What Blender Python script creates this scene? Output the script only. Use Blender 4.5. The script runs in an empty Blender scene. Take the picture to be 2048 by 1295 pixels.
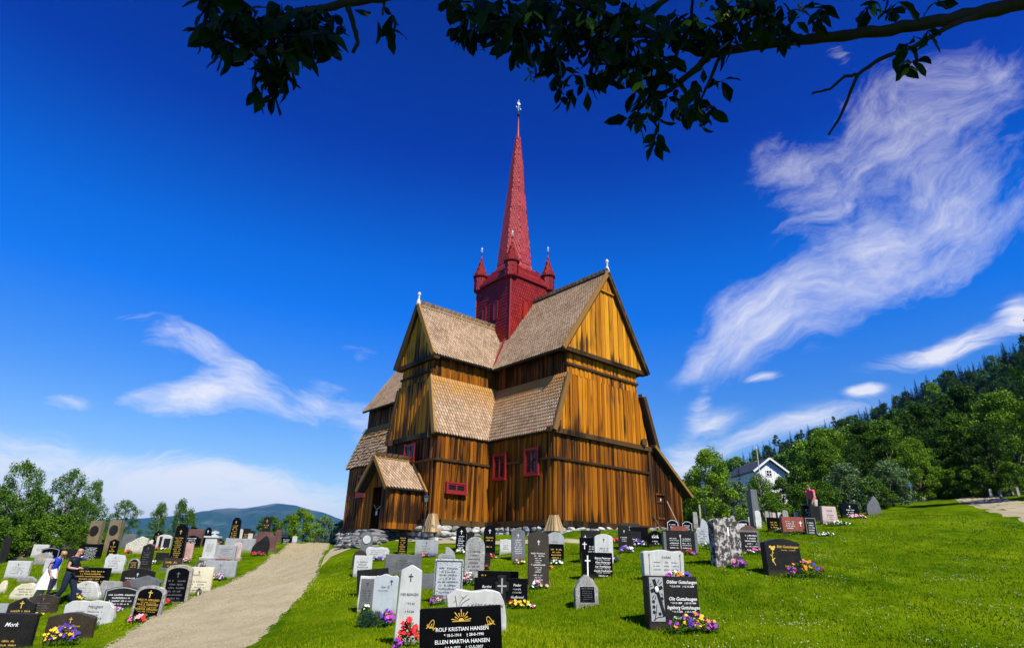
import bpy, bmesh, math, random
import numpy as np
from mathutils import Vector, Matrix
random.seed(7); rng = np.random.default_rng(7)
C = bpy.context.scene.collection
R = math.radians
# ------------------------------------------------------------------ camera
FPX, PW, PH = 1180.0, 2048, 1295
PITCH, ROLL = R(21.4), R(1.56)
_f = np.array([0, math.cos(PITCH), math.sin(PITCH)])
_u0 = np.array([0, -math.sin(PITCH), math.cos(PITCH)]); _r0 = np.array([1.0, 0, 0])
_right = math.cos(ROLL)*_r0 + math.sin(ROLL)*_u0
_up = -math.sin(ROLL)*_r0 + math.cos(ROLL)*_u0
def ray(px, py): return _f + _right*((px-PW/2)/FPX) - _up*((py-PH/2)/FPX)
def at_depth(px, py, d): return ray(px, py)*d          # d = metres along the viewing axis
cam = bpy.data.cameras.new('camera'); co = bpy.data.objects.new('camera', cam); C.objects.link(co)
cam.sensor_width = 36; cam.lens = 36*FPX/PW; cam.clip_start = 0.05; cam.clip_end = 60000
co.matrix_world = Matrix(((_right[0], _up[0], -_f[0], 0), (_right[1], _up[1], -_f[1], 0), (_right[2], _up[2], -_f[2], 0), (0, 0, 0, 1)))
bpy.context.scene.camera = co
# ------------------------------------------------------------------ objects
OFF = {}
def tag(o, label=None, cat=None, group=None, kind=None):
    if label: o['label'] = label
    if cat: o['category'] = cat
    if group: o['group'] = group
    if kind: o['kind'] = kind
    return o
def empty(name, loc, rz=0.0, label=None, cat=None, group=None):
    o = bpy.data.objects.new(name, None); C.objects.link(o); o.empty_display_size = .2
    o.location = loc; o.rotation_euler = (0, 0, rz); OFF[o] = np.array(loc, float)
    return tag(o, label, cat, group)
def link(name, me, parent=None):
    o = bpy.data.objects.new(name, me); C.objects.link(o)
    if parent is not None: o.parent = parent; OFF[o] = OFF.get(parent, np.zeros(3))
    return o
class MB:
    def __init__(s): s.v = []; s.f = []; s.r = []; s.m = []
    def face(s, pts, r=None, m=0):
        i = len(s.v); s.v.extend([tuple(p) for p in pts]); s.f.append(tuple(range(i, i+len(pts)))); s.r.append(random.random() if r is None else r); s.m.append(m)
    def mesh(s, vs, fs, r=None, m=0):
        i = len(s.v); s.v.extend([tuple(p) for p in vs]); rr = random.random() if r is None else r
        for f in fs: s.f.append(tuple(k+i for k in f)); s.r.append(rr); s.m.append(m)
    def box(s, o, x, y, z, r=None, m=0):       # corner o and three edge vectors
        o, x, y, z = map(np.array, (o, x, y, z))
        vs = [o, o+x, o+x+y, o+y, o+z, o+x+z, o+x+y+z, o+y+z]
        s.mesh(vs, [(0,3,2,1),(4,5,6,7),(0,1,5,4),(1,2,6,5),(2,3,7,6),(3,0,4,7)], r, m)
    def cbox(s, c, dx, dy, dz, r=None, m=0):
        c = np.array(c, float); s.box(c-np.array([dx, dy, dz])/2, (dx,0,0), (0,dy,0), (0,0,dz), r, m)
    def bar(s, p, q, w, h=None, up=(0,0,1), r=None, m=0):
        p, q, up = np.array(p, float), np.array(q, float), np.array(up, float); h = h or w
        d = q-p; d = d/np.linalg.norm(d); x = np.cross(d, up); x = x/np.linalg.norm(x); y = np.cross(x, d)
        s.box(p-x*w/2-y*h/2, x*w, q-p, y*h, r, m)
    def tube(s, pts, rad, n=8, r=None, m=0, cap=True):
        pts = [np.array(p, float) for p in pts]; rad = rad if hasattr(rad, '__len__') else [rad]*len(pts)
        vs = []
        for i, p in enumerate(pts):
            d = pts[min(i+1, len(pts)-1)]-pts[max(i-1, 0)]; d = d/(np.linalg.norm(d)+1e-9)
            a_ = np.array([0,0,1.]) if abs(d[2]) < .9 else np.array([1.,0,0]); x = np.cross(d, a_); x /= np.linalg.norm(x); y = np.cross(d, x)
            for k in range(n):
                t = 2*math.pi*k/n; vs.append(p+(x*math.cos(t)+y*math.sin(t))*rad[i])
        fs = [(i*n+k, i*n+(k+1) % n, (i+1)*n+(k+1) % n, (i+1)*n+k) for i in range(len(pts)-1) for k in range(n)]
        if cap: fs += [tuple(range(n))[::-1], tuple((len(pts)-1)*n+k for k in range(n))]
        s.mesh(vs, fs, r, m)
    def lathe(s, c, prof, n=12, r=None, m=0):
        s.tube([(c[0], c[1], c[2]+z) for q, z in prof], [max(q, 1e-3) for q, z in prof], n, r, m)
    def sphere(s, c, rx, ry=None, rz=None, n=10, m=0, r=None, k=6):
        ry = ry or rx; rz = rz or rx
        vs = []; fs = []
        for i in range(1, k):
            p = math.pi*i/k
            for j in range(n):
                t = 2*math.pi*j/n; vs.append((c[0]+rx*math.sin(p)*math.cos(t), c[1]+ry*math.sin(p)*math.sin(t), c[2]+rz*math.cos(p)))
        for i in range(k-2):
            for j in range(n): fs.append((i*n+j, i*n+(j+1) % n, (i+1)*n+(j+1) % n, (i+1)*n+j)[::-1])
        vs += [(c[0], c[1], c[2]+rz), (c[0], c[1], c[2]-rz)]; N = len(vs)
        for j in range(n): fs.append((N-2, j, (j+1) % n)); fs.append((N-1, (k-2)*n+(j+1) % n, (k-2)*n+j))
        s.mesh(vs, fs, r, m)
    def build(s, name, mats, parent=None, world=True, smooth=False):
        me = bpy.data.meshes.new(name)
        v = np.array(s.v, float).reshape(-1, 3)
        if parent is not None and world: v = v-OFF[parent]
        me.from_pydata(v.tolist(), [], s.f)
        if not isinstance(mats, (list, tuple)): mats = [mats]
        for m in mats: me.materials.append(m)
        me.polygons.foreach_set('material_index', s.m)
        at = me.attributes.new('rnd', 'FLOAT', 'FACE'); at.data.foreach_set('value', np.array(s.r, np.float32))
        if smooth: me.polygons.foreach_set('use_smooth', [True]*len(s.f))
        me.update()
        return link(name, me, parent)
def quads_mesh(name, v, n_per, rnd, mats, parent=None, world=False):
    """v: (N*n_per,3) array of separate n-gons"""
    N = len(v)//n_per; me = bpy.data.meshes.new(name)
    if parent is not None and world: v = v-OFF[parent]
    me.vertices.add(len(v)); me.vertices.foreach_set('co', np.asarray(v, np.float32).ravel())
    me.loops.add(len(v)); me.loops.foreach_set('vertex_index', np.arange(len(v), dtype=np.int32))
    me.polygons.add(N); me.polygons.foreach_set('loop_start', np.arange(0, len(v), n_per, dtype=np.int32))
    at = me.attributes.new('rnd', 'FLOAT', 'FACE'); at.data.foreach_set('value', np.asarray(rnd, np.float32))
    for m in (mats if isinstance(mats, (list, tuple)) else [mats]): me.materials.append(m)
    me.update(calc_edges=True); me.validate()
    return link(name, me, parent) if name else me
# ------------------------------------------------------------------ materials
class M:
    def __init__(s, name):
        s.m = bpy.data.materials.new(name); s.m.use_nodes = True; s.t = s.m.node_tree; s.t.nodes.clear()
        s.out = s.t.nodes.new('ShaderNodeOutputMaterial')
    def n(s, typ, **kw):
        nd = s.t.nodes.new(typ)
        for k, v in kw.items():
            if k.startswith('_'): setattr(nd, k[1:], v)
            else:
                key = int(k[1:]) if k[0] == 'i' and k[1:].isdigit() else k.replace('__', ' ')
                sock = nd.inputs[key]
                if hasattr(v, 'is_output') or isinstance(v, bpy.types.NodeSocket): s.t.links.new(v, sock)
                else: sock.default_value = v
        return nd
    def math(s, op, a, b=0.0, c=0.0, clamp=False):
        nd = s.n('ShaderNodeMath', _operation=op, i0=a, i1=b, i2=c); nd.use_clamp = clamp; return nd.outputs[0]
    def vmul(s, v, k): return s.n('ShaderNodeVectorMath', _operation='MULTIPLY', i0=v, i1=k).outputs[0]
    def noise(s, vec, scale, detail=3.0, rough=.5): return s.n('ShaderNodeTexNoise', Vector=vec, Scale=scale, Detail=detail, Roughness=rough).outputs[0]
    def ramp(s, x, lo, hi): return s.n('ShaderNodeMapRange', _clamp=True, Value=x, **{'i1': lo, 'i2': hi}).outputs[0]
    def mix(s, f, a, b, blend='MIX'):
        nd = s.t.nodes.new('ShaderNodeMix'); nd.data_type = 'RGBA'; nd.blend_type = blend
        for i, v in ((0, f), (6, a), (7, b)):
            if isinstance(v, bpy.types.NodeSocket): s.t.links.new(v, nd.inputs[i])
            elif i: nd.inputs[i].default_value = (*v[:3], 1)
            else: nd.inputs[i].default_value = v
        return nd.outputs[2]
    def attr(s, name='rnd'): return s.n('ShaderNodeAttribute', _attribute_name=name).outputs['Fac']
    def pos(s): return s.n('ShaderNodeNewGeometry').outputs['Position']
    def obj(s): return s.n('ShaderNodeTexCoord').outputs['Object']
    def orand(s): return s.n('ShaderNodeObjectInfo').outputs['Random']
    def pbr(s, col, rough=.6, bump=None, bstr=.3, bdist=.02, spec=.5, metal=0.0):
        p = s.n('ShaderNodeBsdfPrincipled')
        for k, v in (('Base Color', col), ('Roughness', rough), ('Metallic', metal), ('Specular IOR Level', spec)):
            if isinstance(v, bpy.types.NodeSocket): s.t.links.new(v, p.inputs[k])
            else: p.inputs[k].default_value = (*v[:3], 1) if k == 'Base Color' else v
        if bump is not None:
            b = s.n('ShaderNodeBump', Height=bump, Strength=bstr, Distance=bdist); s.t.links.new(b.outputs[0], p.inputs['Normal'])
        s.t.links.new(p.outputs[0], s.out.inputs[0]); return p
def simple(name, col, rough=.6, metal=0.0, spec=.5):
    m = M(name); v = m.noise(m.obj(), 6, 3); c = m.mix(m.ramp(v, .3, .7), tuple(k*.85 for k in col), tuple(min(1, k*1.12) for k in col)); m.pbr(c, rough, metal=metal, spec=spec); return m.m
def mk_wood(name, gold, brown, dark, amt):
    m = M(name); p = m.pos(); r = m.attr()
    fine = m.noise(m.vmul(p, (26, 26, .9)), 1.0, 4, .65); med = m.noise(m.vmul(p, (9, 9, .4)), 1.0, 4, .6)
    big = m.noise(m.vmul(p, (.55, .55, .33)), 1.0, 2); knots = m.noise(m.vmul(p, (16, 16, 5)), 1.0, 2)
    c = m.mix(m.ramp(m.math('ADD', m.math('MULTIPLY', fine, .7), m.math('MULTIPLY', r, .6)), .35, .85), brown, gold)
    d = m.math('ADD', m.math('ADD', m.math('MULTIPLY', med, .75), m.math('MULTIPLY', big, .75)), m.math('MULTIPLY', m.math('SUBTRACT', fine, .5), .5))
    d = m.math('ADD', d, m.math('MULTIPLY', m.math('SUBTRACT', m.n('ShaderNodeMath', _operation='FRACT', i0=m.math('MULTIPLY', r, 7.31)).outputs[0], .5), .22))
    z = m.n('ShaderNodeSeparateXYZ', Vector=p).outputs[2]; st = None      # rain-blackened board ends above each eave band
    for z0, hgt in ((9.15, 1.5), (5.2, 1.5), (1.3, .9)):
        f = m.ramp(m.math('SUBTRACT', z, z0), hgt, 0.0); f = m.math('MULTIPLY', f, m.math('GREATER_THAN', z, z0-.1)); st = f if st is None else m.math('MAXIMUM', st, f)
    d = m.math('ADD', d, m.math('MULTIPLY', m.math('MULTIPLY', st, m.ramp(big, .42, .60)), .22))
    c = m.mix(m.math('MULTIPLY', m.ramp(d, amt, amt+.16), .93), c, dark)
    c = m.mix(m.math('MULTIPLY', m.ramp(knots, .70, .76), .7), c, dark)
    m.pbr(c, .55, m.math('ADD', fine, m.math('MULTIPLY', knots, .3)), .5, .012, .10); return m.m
WOOD = mk_wood('tarred_wood', (.33, .110, .006), (.13, .040, .005), (.012, .007, .004), .74)
WOOD_UP = mk_wood('upper_tarred_wood', (.56, .205, .008), (.28, .088, .006), (.016, .009, .006), .80)
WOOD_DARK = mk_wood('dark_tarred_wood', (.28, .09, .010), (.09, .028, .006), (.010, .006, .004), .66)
WOOD_GABLE = mk_wood('golden_wood', (.66, .285, .014), (.36, .13, .008), (.03, .016, .008), .84)
TRIM = mk_wood('trim_wood', (.10, .055, .02), (.04, .022, .012), (.01, .008, .006), .85)
VERGE = mk_wood('verge_wood', (.36, .20, .06), (.20, .10, .03), (.05, .03, .02), .95)
PALE = mk_wood('pale_weathered_wood', (.50, .36, .19), (.30, .19, .09), (.07, .045, .03), .92)
def mk_shingle(name, c1, c2, gold=None):
    m = M(name); p = m.pos(); r = m.attr(); n = m.noise(p, .9, 4, .6); f = m.noise(m.vmul(p, (9, 9, 3)), 2.0, 3)
    c = m.mix(m.ramp(m.math('ADD', m.math('MULTIPLY', r, .35), m.math('MULTIPLY', n, .75)), .15, .85), c1, c2)
    if gold:
        z = m.n('ShaderNodeSeparateXYZ', Vector=p).outputs[2]
        c = m.mix(m.math('MULTIPLY', m.ramp(m.math('ADD', z, m.math('MULTIPLY', n, 2.2)), gold[0], gold[1]), .75), c, (.44, .20, .025))
    m.pbr(c, .85, f, .4, .01, .08); return m.m
SH = mk_shingle('roof_shingle', (.21, .135, .08), (.56, .395, .265))
SH_SK = mk_shingle('skirt_shingle', (.22, .14, .08), (.58, .40, .265), (7.6, 9.0))
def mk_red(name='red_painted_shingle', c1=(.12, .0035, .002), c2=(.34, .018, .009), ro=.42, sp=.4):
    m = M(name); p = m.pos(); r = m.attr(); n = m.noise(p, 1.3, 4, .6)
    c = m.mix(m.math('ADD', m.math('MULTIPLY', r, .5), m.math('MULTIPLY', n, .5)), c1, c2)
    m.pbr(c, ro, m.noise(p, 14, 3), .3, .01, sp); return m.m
RED = mk_red(); REDS = mk_red('sheen_pale_red_shingle', (.26, .022, .018), (.52, .085, .07), .30, .9)  # spire red made paler, its sheen partly put into the colour
REDP = simple('red_paint', (.24, .008, .010), .5)
GLASS = M('dark_glass'); GLASS.pbr((.012, .016, .022), .08, spec=.7); GLASS = GLASS.m
IRON = simple('black_iron', (.012, .016, .02), .4); IRONB = simple('blue_black_iron', (.02, .035, .07), .35)
WHITE = simple('white_paint', (.66, .64, .60), .5); GILT = simple('silvered_metal', (.75, .78, .8), .35)
def mk_stone(name, c1, c2, spk=None, sc=40, rough=.6, thr=.56, bump=.2, big=None, spec=.35):
    m = M(name); p = m.obj(); n = m.noise(p, 3.2, 4, .6); s_ = m.noise(p, sc, 2, .6)
    c = m.mix(m.ramp(n, .3, .7), c1, c2)
    if spk is not None: c = m.mix(m.ramp(s_, thr, thr+.05), c, spk)
    if big is not None:
        b = m.noise(p, big[0], 8, .72); c = m.mix(m.ramp(b, big[1], big[1]+.06), c, big[2])
    w = m.noise(m.vmul(p, (2.5, 2.5, 1)), 2.0, 3); c = m.mix(m.math('MULTIPLY', m.ramp(w, .45, .8), .35), c, tuple(k*.6 for k in c1))
    z = m.n('ShaderNodeSeparateXYZ', Vector=p).outputs[2]; o_ = m.orand(); pn = m.n('ShaderNodeVectorMath', _operation='ADD', i0=p, i1=m.n('ShaderNodeCombineXYZ', X=m.math('MULTIPLY', o_, 30.0)).outputs[0]).outputs[0]
    gr = m.noise(pn, 9, 5, .7); c = m.mix(m.math('MULTIPLY', m.ramp(m.math('ADD', m.ramp(z, .20, .0), m.math('MULTIPLY', gr, 1.1)), .85, 1.35), .55 if c1[0] > .08 else .22), c, (.10, .10, .045))   # splash dirt and moss at the foot
    if rough >= .4: c = m.mix(m.math('MULTIPLY', m.ramp(m.noise(pn, 15, 6, .75), .60, .66), .55), c, (.33, .32, .26)); c = m.mix(m.math('MULTIPLY', m.ramp(m.noise(m.vmul(pn, (14, 14, 1.6)), 1.0, 4), .55, .8), .45), c, tuple(k*.45 for k in c1))
    m.pbr(c, rough, m.math('ADD', n, m.math('MULTIPLY', s_, .4)), bump, .02, spec); return m.m
ST = {
 'black': mk_stone('black_granite', (.0022,.0022,.003), (.005,.005,.006), (.014,.014,.017), 90, .25, .62, .03, None, .10),
 'dark': mk_stone('dark_granite', (.010,.0095,.009), (.022,.020,.018), (.075,.07,.065), 70, .38, .60, .05, None, .12),
 'brown': mk_stone('brown_granite', (.030,.021,.013), (.052,.037,.023), (.12,.09,.06), 60, .42, .60, .1),
 'grey': mk_stone('grey_granite', (.30,.31,.31), (.40,.41,.41), (.16,.16,.17), 80, .6, .58, .15),
 'mid': mk_stone('mid_grey_granite', (.11,.115,.12), (.17,.175,.18), (.05,.05,.055), 70, .5, .58, .15),
 'blueg': mk_stone('pale_blue_granite', (.40,.44,.46), (.50,.54,.56), (.30,.33,.35), 80, .6, .6, .15),
 'white': mk_stone('white_granite', (.46,.46,.44), (.60,.60,.57), (.42,.42,.42), 75, .6, .62, .2),
 'rough': mk_stone('rough_light_stone', (.50,.49,.46), (.66,.65,.62), (.26,.25,.24), 45, .8, .60, .5),
 'speck': mk_stone('speckled_granite', (.42,.44,.46), (.54,.56,.58), (.06,.06,.07), 42, .5, .55, .15),
 'cream': mk_stone('cream_stone', (.60,.54,.36), (.74,.68,.50), (.42,.36,.22), 50, .8, .60, .3),
 'lichen': mk_stone('lichen_stone', (.035,.030,.030), (.06,.055,.05), None, 30, .8, .5, .5, (6.5, .49, (.52,.47,.44))),
 'pink': mk_stone('pink_granite', (.52,.30,.25), (.66,.42,.36), (.30,.18,.16), 60, .6, .6, .15),
 'rose': mk_stone('pale_rose_granite', (.50,.37,.33), (.62,.48,.44), (.32,.22,.20), 60, .6, .6, .15),
 'red': mk_stone('red_granite', (.22,.055,.035), (.32,.095,.06), (.10,.025,.02), 60, .3, .6, .1),
 'maroon': mk_stone('maroon_stone', (.10,.04,.035), (.16,.075,.065), (.05,.02,.02), 50, .6, .6, .2),
 'conc': mk_stone('brown_concrete', (.17,.125,.07), (.26,.20,.12), (.09,.065,.04), 36, .9, .55, .5),
 'moss': mk_stone('mossy_stone', (.30,.27,.22), (.44,.40,.33), (.14,.12,.08), 40, .9, .55, .5, (9, .62, (.34,.30,.08))),
 'mott': mk_stone('mottled_lichen_granite', (.26,.25,.24), (.38,.37,.35), (.08,.08,.08), 50, .8, .55, .4, (11, .54, (.50,.49,.45))),
 'motl': mk_stone('motley_stone', (.60,.56,.44), (.72,.68,.56), (.25,.22,.16), 22, .8, .54, .4, (14, .55, (.45,.33,.16))),
}
TXT = {'w': simple('white_lettering', (.85,.85,.83), .5), 'g': simple('gold_lettering', (.72,.45,.07), .35), 'k': simple('dark_lettering', (.03,.03,.035), .6), 's': simple('silver_relief', (.32,.33,.34), .5), 'gr': simple('grey_lettering', (.14,.14,.15), .6)}
DEBUG = False
HAZE = 6.5e-5
# ------------------------------------------------------------------ terrain
CTL = [ # (photo x, y, metres along the axis) read off the ground of the photograph
 (130,1285,14.8),(20,1300,12.5),(125,1210,19),(170,1253,17),(290,1238,15.5),(340,1206,18),(350,1116,25.5),(425,1118,26),(462,1078,41),(175,1096,40),
 (430,1154,25),(515,1107,30),(350,1290,12.3),(560,1160,22.6),(590,1120,32),(600,1084,43),(640,1086,40),
 (920,1345,6.5),(812,1286,9),(765,1230,12.4),(893,1200,13.5),(950,1262,9.6),(1000,1206,13.4),(1077,1168,15.5),(947,1163,16.5),(978,1109,22.5),(700,1140,19),(735,1250,11),
 (1108,1063,24.3),(1175,1213,12.4),(1195,1156,16.3),(1350,1254,10.9),(1330,1158,14),(1360,1105,18.5),(1462,1130,16.3),(1575,1147,14.8),(1505,1102,20.5),(1590,1064,24),(1625,1067,24.5),
 (1715,1033,30),(1515,1051,30),(1620,1034,34),(1920,1005,40),(1700,1045,27.5),(2000,1100,20),(2000,1200,13),(2000,1290,10),(1600,1290,9.8),(1800,1050,25.5),(1800,1001,46),(1880,997,47),(1950,991,48),(2040,986,47),(1400,1060,31),(1370,1062,27),
 (740,1082,25),(870,1085,25.5),(690,1090,27.5),(660,1100,29),(0,1118,33),(80,1120,31),(250,1140,23),(1200,1290,9.3),(600,1290,10.2)]
_cp = [at_depth(*c) for c in CTL]
_cp += [(0,-4,-1.75),(0,0,-1.62),(-15,-8,-4.2),(15,-8,-.7),(-22,6,-3.6),(16,2,-.9),(-34,20,-2.4),(-46,45,-2.6),(-30,60,-1.8),(-8,60,-1.0),(18,62,1.5),(42,55,6.0),(45,30,6.0),(30,8,1.6),(-2,3,-1.6),
        (-14,35,.0),(2,42,.75),(14,45,1.5)]
_cp = np.array(_cp, float); _X = _cp[:, :2]
def _tps(d2): return np.where(d2 > 1e-9, d2*np.log(np.maximum(d2, 1e-9))*.5, 0)
_K = _tps(((_X[:, None]-_X[None])**2).sum(-1)); _n = len(_X)
_A = np.zeros((_n+3, _n+3)); _A[:_n, :_n] = _K+np.eye(_n)*6.0; _A[:_n, _n:] = np.c_[np.ones(_n), _X]; _A[_n:, :_n] = _A[:_n, _n:].T
_W = np.linalg.solve(_A, np.r_[_cp[:, 2], 0, 0, 0])
CREST = [(x_, *ray(x_, y_)) for x_, y_ in ((1250,1000),(1350,955),(1450,905),(1600,850),(1750,798),(1850,742),(2048,655),(2300,570))]
_caz = np.array([math.atan2(c[1], c[2]) for c in CREST]); _cel = np.array([math.atan2(c[3], math.hypot(c[1], c[2])) for c in CREST])
RC = 340.0
def sm(x, a, b_): t = np.clip((x-a)/(b_-a), 0, 1); return t*t*(3-2*t)
def T(x, y):
    x = np.atleast_1d(np.asarray(x, float)); y = np.atleast_1d(np.asarray(y, float)); sh = x.shape; x = x.ravel(); y = y.ravel()
    r = np.hypot(x, y); k = np.minimum(1, 58/np.maximum(r, 1e-6)); xn, yn = x*k, y*k
    z = _W[_n]+_W[_n+1]*xn+_W[_n+2]*yn
    for i in range(_n): z = z+_W[i]*_tps((xn-_X[i, 0])**2+(yn-_X[i, 1])**2)
    z = z+.035*np.sin(x*1.3+1)*np.cos(y*1.1)*sm(r, 2, 8)+.02*np.sin(x*2.7+y*1.9)+.012*np.sin(y*4.3-x*3.1)
    az = np.arctan2(x, y); el = np.interp(az, _caz, _cel)
    g = np.clip((r-58)/(RC-58), 0, 1.0)
    g2 = g**1.75
    hill = z*(1-g2)+(RC*np.tan(el)-11)*g2+3*np.sin(g*3.14)*np.sin(az*14)
    hill = np.where(r > RC, RC*np.tan(el)-11-(r-RC)*.12, hill)
    fall = z-np.clip(r-58, 0, 420)*.19-np.clip(r-478, 0, 4000)*.004
    w = sm(az, R(6), R(17))*(1-sm(az, R(95), R(140)))
    w = np.where(r > 50, w, 0)
    far = fall*(1-w)+hill*w
    z = np.where(r > 58, far, z)
    return z.reshape(sh)
def Tz(x, y): return float(T(x, y)[0])
def ground_hit(px, py, dmin=4.0, dmax=120.0):
    d = ray(px, py); s = np.linspace(dmin, dmax, 1400); h = d[2]*s-T(d[0]*s, d[1]*s)
    i = np.where(h <= 0)[0]
    if len(i) == 0: j = int(np.argmin(h)); return d*s[j], s[j]
    j = i[0]; lo, hi = s[max(j-1, 0)], s[j]
    for _ in range(18):
        mid = (lo+hi)/2
        if d[2]*mid-T(d[0]*mid, d[1]*mid)[0] <= 0: hi = mid
        else: lo = mid
    return d*hi, hi
# grass, gravel materials
def mk_ground():
    m = M('grass_ground'); p = m.pos(); n1 = m.noise(p, .35, 4, .6); n2 = m.noise(p, 2.2, 5, .65); n3 = m.noise(p, 26, 3, .7)
    c = m.mix(m.ramp(m.math('ADD', m.math('MULTIPLY', n1, .55), m.math('MULTIPLY', n2, .45)), .36, .64), (.030, .085, .001), (.15, .22, .003))
    c = m.mix(m.math('MULTIPLY', m.ramp(n2, .60, .74), .55), c, (.26, .24, .035))
    c = m.mix(m.math('MULTIPLY', m.ramp(n3, .50, .72), .5), c, (.02, .055, .003))
    ln = m.n('ShaderNodeVectorMath', _operation='LENGTH', i0=p).outputs['Value']; sx = m.n('ShaderNodeSeparateXYZ', Vector=p).outputs[0]
    c = m.mix(m.math('MULTIPLY', m.ramp(m.math('ADD', ln, m.math('MULTIPLY', n1, 8.0)), 57.0, 63.0), m.ramp(sx, 8.0, 14.0)), c, m.mix(n2, (.012, .022, .004), (.035, .05, .010)))
    m.pbr(c, .95, n3, .7, .05, .0); return m.m
GROUND = mk_ground()
nA = 620; front = np.concatenate([np.linspace(-R(56), R(56), 440), np.linspace(R(56), 2*math.pi-R(56), 82)[1:-1]])
rad = np.concatenate([[0.01], np.geomspace(1.2, 62, 210), np.geomspace(64, 8500, 70)])
AZ, RR = np.meshgrid(front, rad); gx, gy = RR*np.sin(AZ), RR*np.cos(AZ); gz = T(gx, gy)
na, nr = len(front), len(rad)
V_ = np.stack([gx, gy, gz], -1).reshape(-1, 3)
me = bpy.data.meshes.new('ground'); idx = np.arange(na*nr).reshape(nr, na); nx_ = np.roll(idx, -1, 1)
q = np.stack([idx[:-1], idx[1:], nx_[1:], nx_[:-1]], -1).reshape(-1, 4)
me.vertices.add(len(V_)); me.vertices.foreach_set('co', V_.astype(np.float32).ravel())
me.loops.add(q.size); me.loops.foreach_set('vertex_index', q.astype(np.int32).ravel())
me.polygons.add(len(q)); me.polygons.foreach_set('loop_start', np.arange(0, q.size, 4, dtype=np.int32))
me.polygons.foreach_set('use_smooth', np.ones(len(q), bool))
me.materials.append(GROUND); me.update(calc_edges=True); tag(link('ground', me), kind='structure')
# gravel paths: centre line and half width in metres, draped on the ground
def mk_gravel():
    m = M('gravel'); p = m.pos(); n1 = m.noise(p, 1.2, 4, .6); n3 = m.noise(p, 45, 3, .75); n2 = m.noise(p, 7, 4, .7)
    c = m.mix(m.ramp(n1, .35, .65), (.33, .28, .17), (.43, .365, .235)); c = m.mix(m.math('MULTIPLY', m.ramp(n3, .52, .68), .6), c, (.18, .14, .075))
    c = m.mix(m.math('MULTIPLY', m.ramp(n2, .55, .7), .35), c, (.55, .47, .30))
    m.pbr(c, .95, m.math('ADD', n3, n2), .6, .02, .1); return m.m
GRAVEL = mk_gravel()
def gh(px, py): return ground_hit(px, py)[0]
PATHS = []
def edge_path(name, left, right, nseg=60, nw=14, lift=.03):
    L = np.array([gh(*p)[:2] for p in left]); Rr = np.array([gh(*p)[:2] for p in right])
    def rs(P):
        d = np.r_[0, np.cumsum(np.hypot(*np.diff(P, axis=0).T))]; t = np.linspace(0, d[-1], nseg+1); return np.c_[np.interp(t, d, P[:, 0]), np.interp(t, d, P[:, 1])]
    L, Rr = rs(L), rs(Rr)
    for k in range(3): L[1:-1] = (L[:-2]+2*L[1:-1]+L[2:])/4; Rr[1:-1] = (Rr[:-2]+2*Rr[1:-1]+Rr[2:])/4
    PATHS.append((L, Rr)); mb = MB(); vs = []
    for i in range(nseg+1):
        jl, jr = .035*math.sin(i*1.9)+.03*math.sin(i*4.1), .035*math.sin(i*2.3+1)+.03*math.sin(i*5.1)
        w = np.linalg.norm(Rr[i]-L[i]); 
        for j in range(nw+1):
            t = (j/nw)*(1+(jl+jr)/w)-jl/w; p = L[i]+(Rr[i]-L[i])*t; e = min(j, nw-j); vs.append((p[0], p[1], p[2] if len(p) > 2 else 0, lift if e > 0 else -.01))
    vs = np.array(vs); z = T(vs[:, 0], vs[:, 1])+vs[:, 3]
    mb.mesh(np.c_[vs[:, 0], vs[:, 1], z], [(i*(nw+1)+j, i*(nw+1)+j+1, (i+1)*(nw+1)+j+1, (i+1)*(nw+1)+j) for i in range(nseg) for j in range(nw)], .5)
    return tag(mb.build(name, GRAVEL, smooth=True), kind='structure')
edge_path('path', [(130,1330),(212,1292),(330,1222),(420,1178),(486,1150),(530,1124),(560,1102),(576,1086)],
                  [(420,1330),(500,1292),(560,1235),(610,1185),(634,1155),(640,1125),(648,1106),(660,1086)])
edge_path('path', [(650,1110),(662,1099),(690,1093),(740,1087),(800,1083),(880,1082),(960,1080),(1060,1079),(1150,1080),(1230,1078)],
                  [(641,1135),(652,1122),(680,1110),(720,1100),(790,1093),(880,1090),(960,1087),(1060,1086),(1150,1087),(1230,1083)], nw=6)
edge_path('path', [(1920,992),(1905,997),(1920,1006),(1965,1022),(2048,1045),(2200,1100)],
                  [(1990,990),(2010,994),(2030,1001),(2070,1006),(2200,1030),(2350,1060)], nw=8)
def on_path(x, y, pad=0.0):
    m = np.zeros(len(x), bool)
    for L, Rr in PATHS:
        c = (L+Rr)/2; h = np.hypot(*(Rr-L).T)/2
        for i in range(0, len(c)): m |= np.hypot(x-c[i, 0], y-c[i, 1]) < h[i]*.98+pad
    return m
# grass blades and clover
def mk_leafmat(name, c1, c2, trans=.3, rough=.6, spec=.12):
    m = M(name); r = m.attr(); o = m.orand(); f = m.math('ADD', m.math('MULTIPLY', r, .75), m.math('MULTIPLY', o, .25))
    c = m.mix(f, c1, c2); p = m.n('ShaderNodeBsdfPrincipled'); m.t.links.new(c, p.inputs['Base Color']); p.inputs['Roughness'].default_value = rough; p.inputs['Specular IOR Level'].default_value = spec
    t = m.n('ShaderNodeBsdfTranslucent'); m.t.links.new(m.mix(.5, c, (.5, .6, .05), 'MIX') if trans > .35 else c, t.inputs[0])
    x = m.n('ShaderNodeMixShader', i0=trans, i1=p.outputs[0], i2=t.outputs[0]); m.t.links.new(x.outputs[0], m.out.inputs[0]); return m.m
GRASSM = mk_leafmat('grass_blades', (.022, .088, .001), (.32, .385, .006), .25, .7, .03)
NB = 330000
rr = 5.5*(38/5.5)**(rng.random(NB)**.92); aa = (rng.random(NB)-.5)*R(104); bx, by = rr*np.sin(aa), rr*np.cos(aa)
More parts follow.
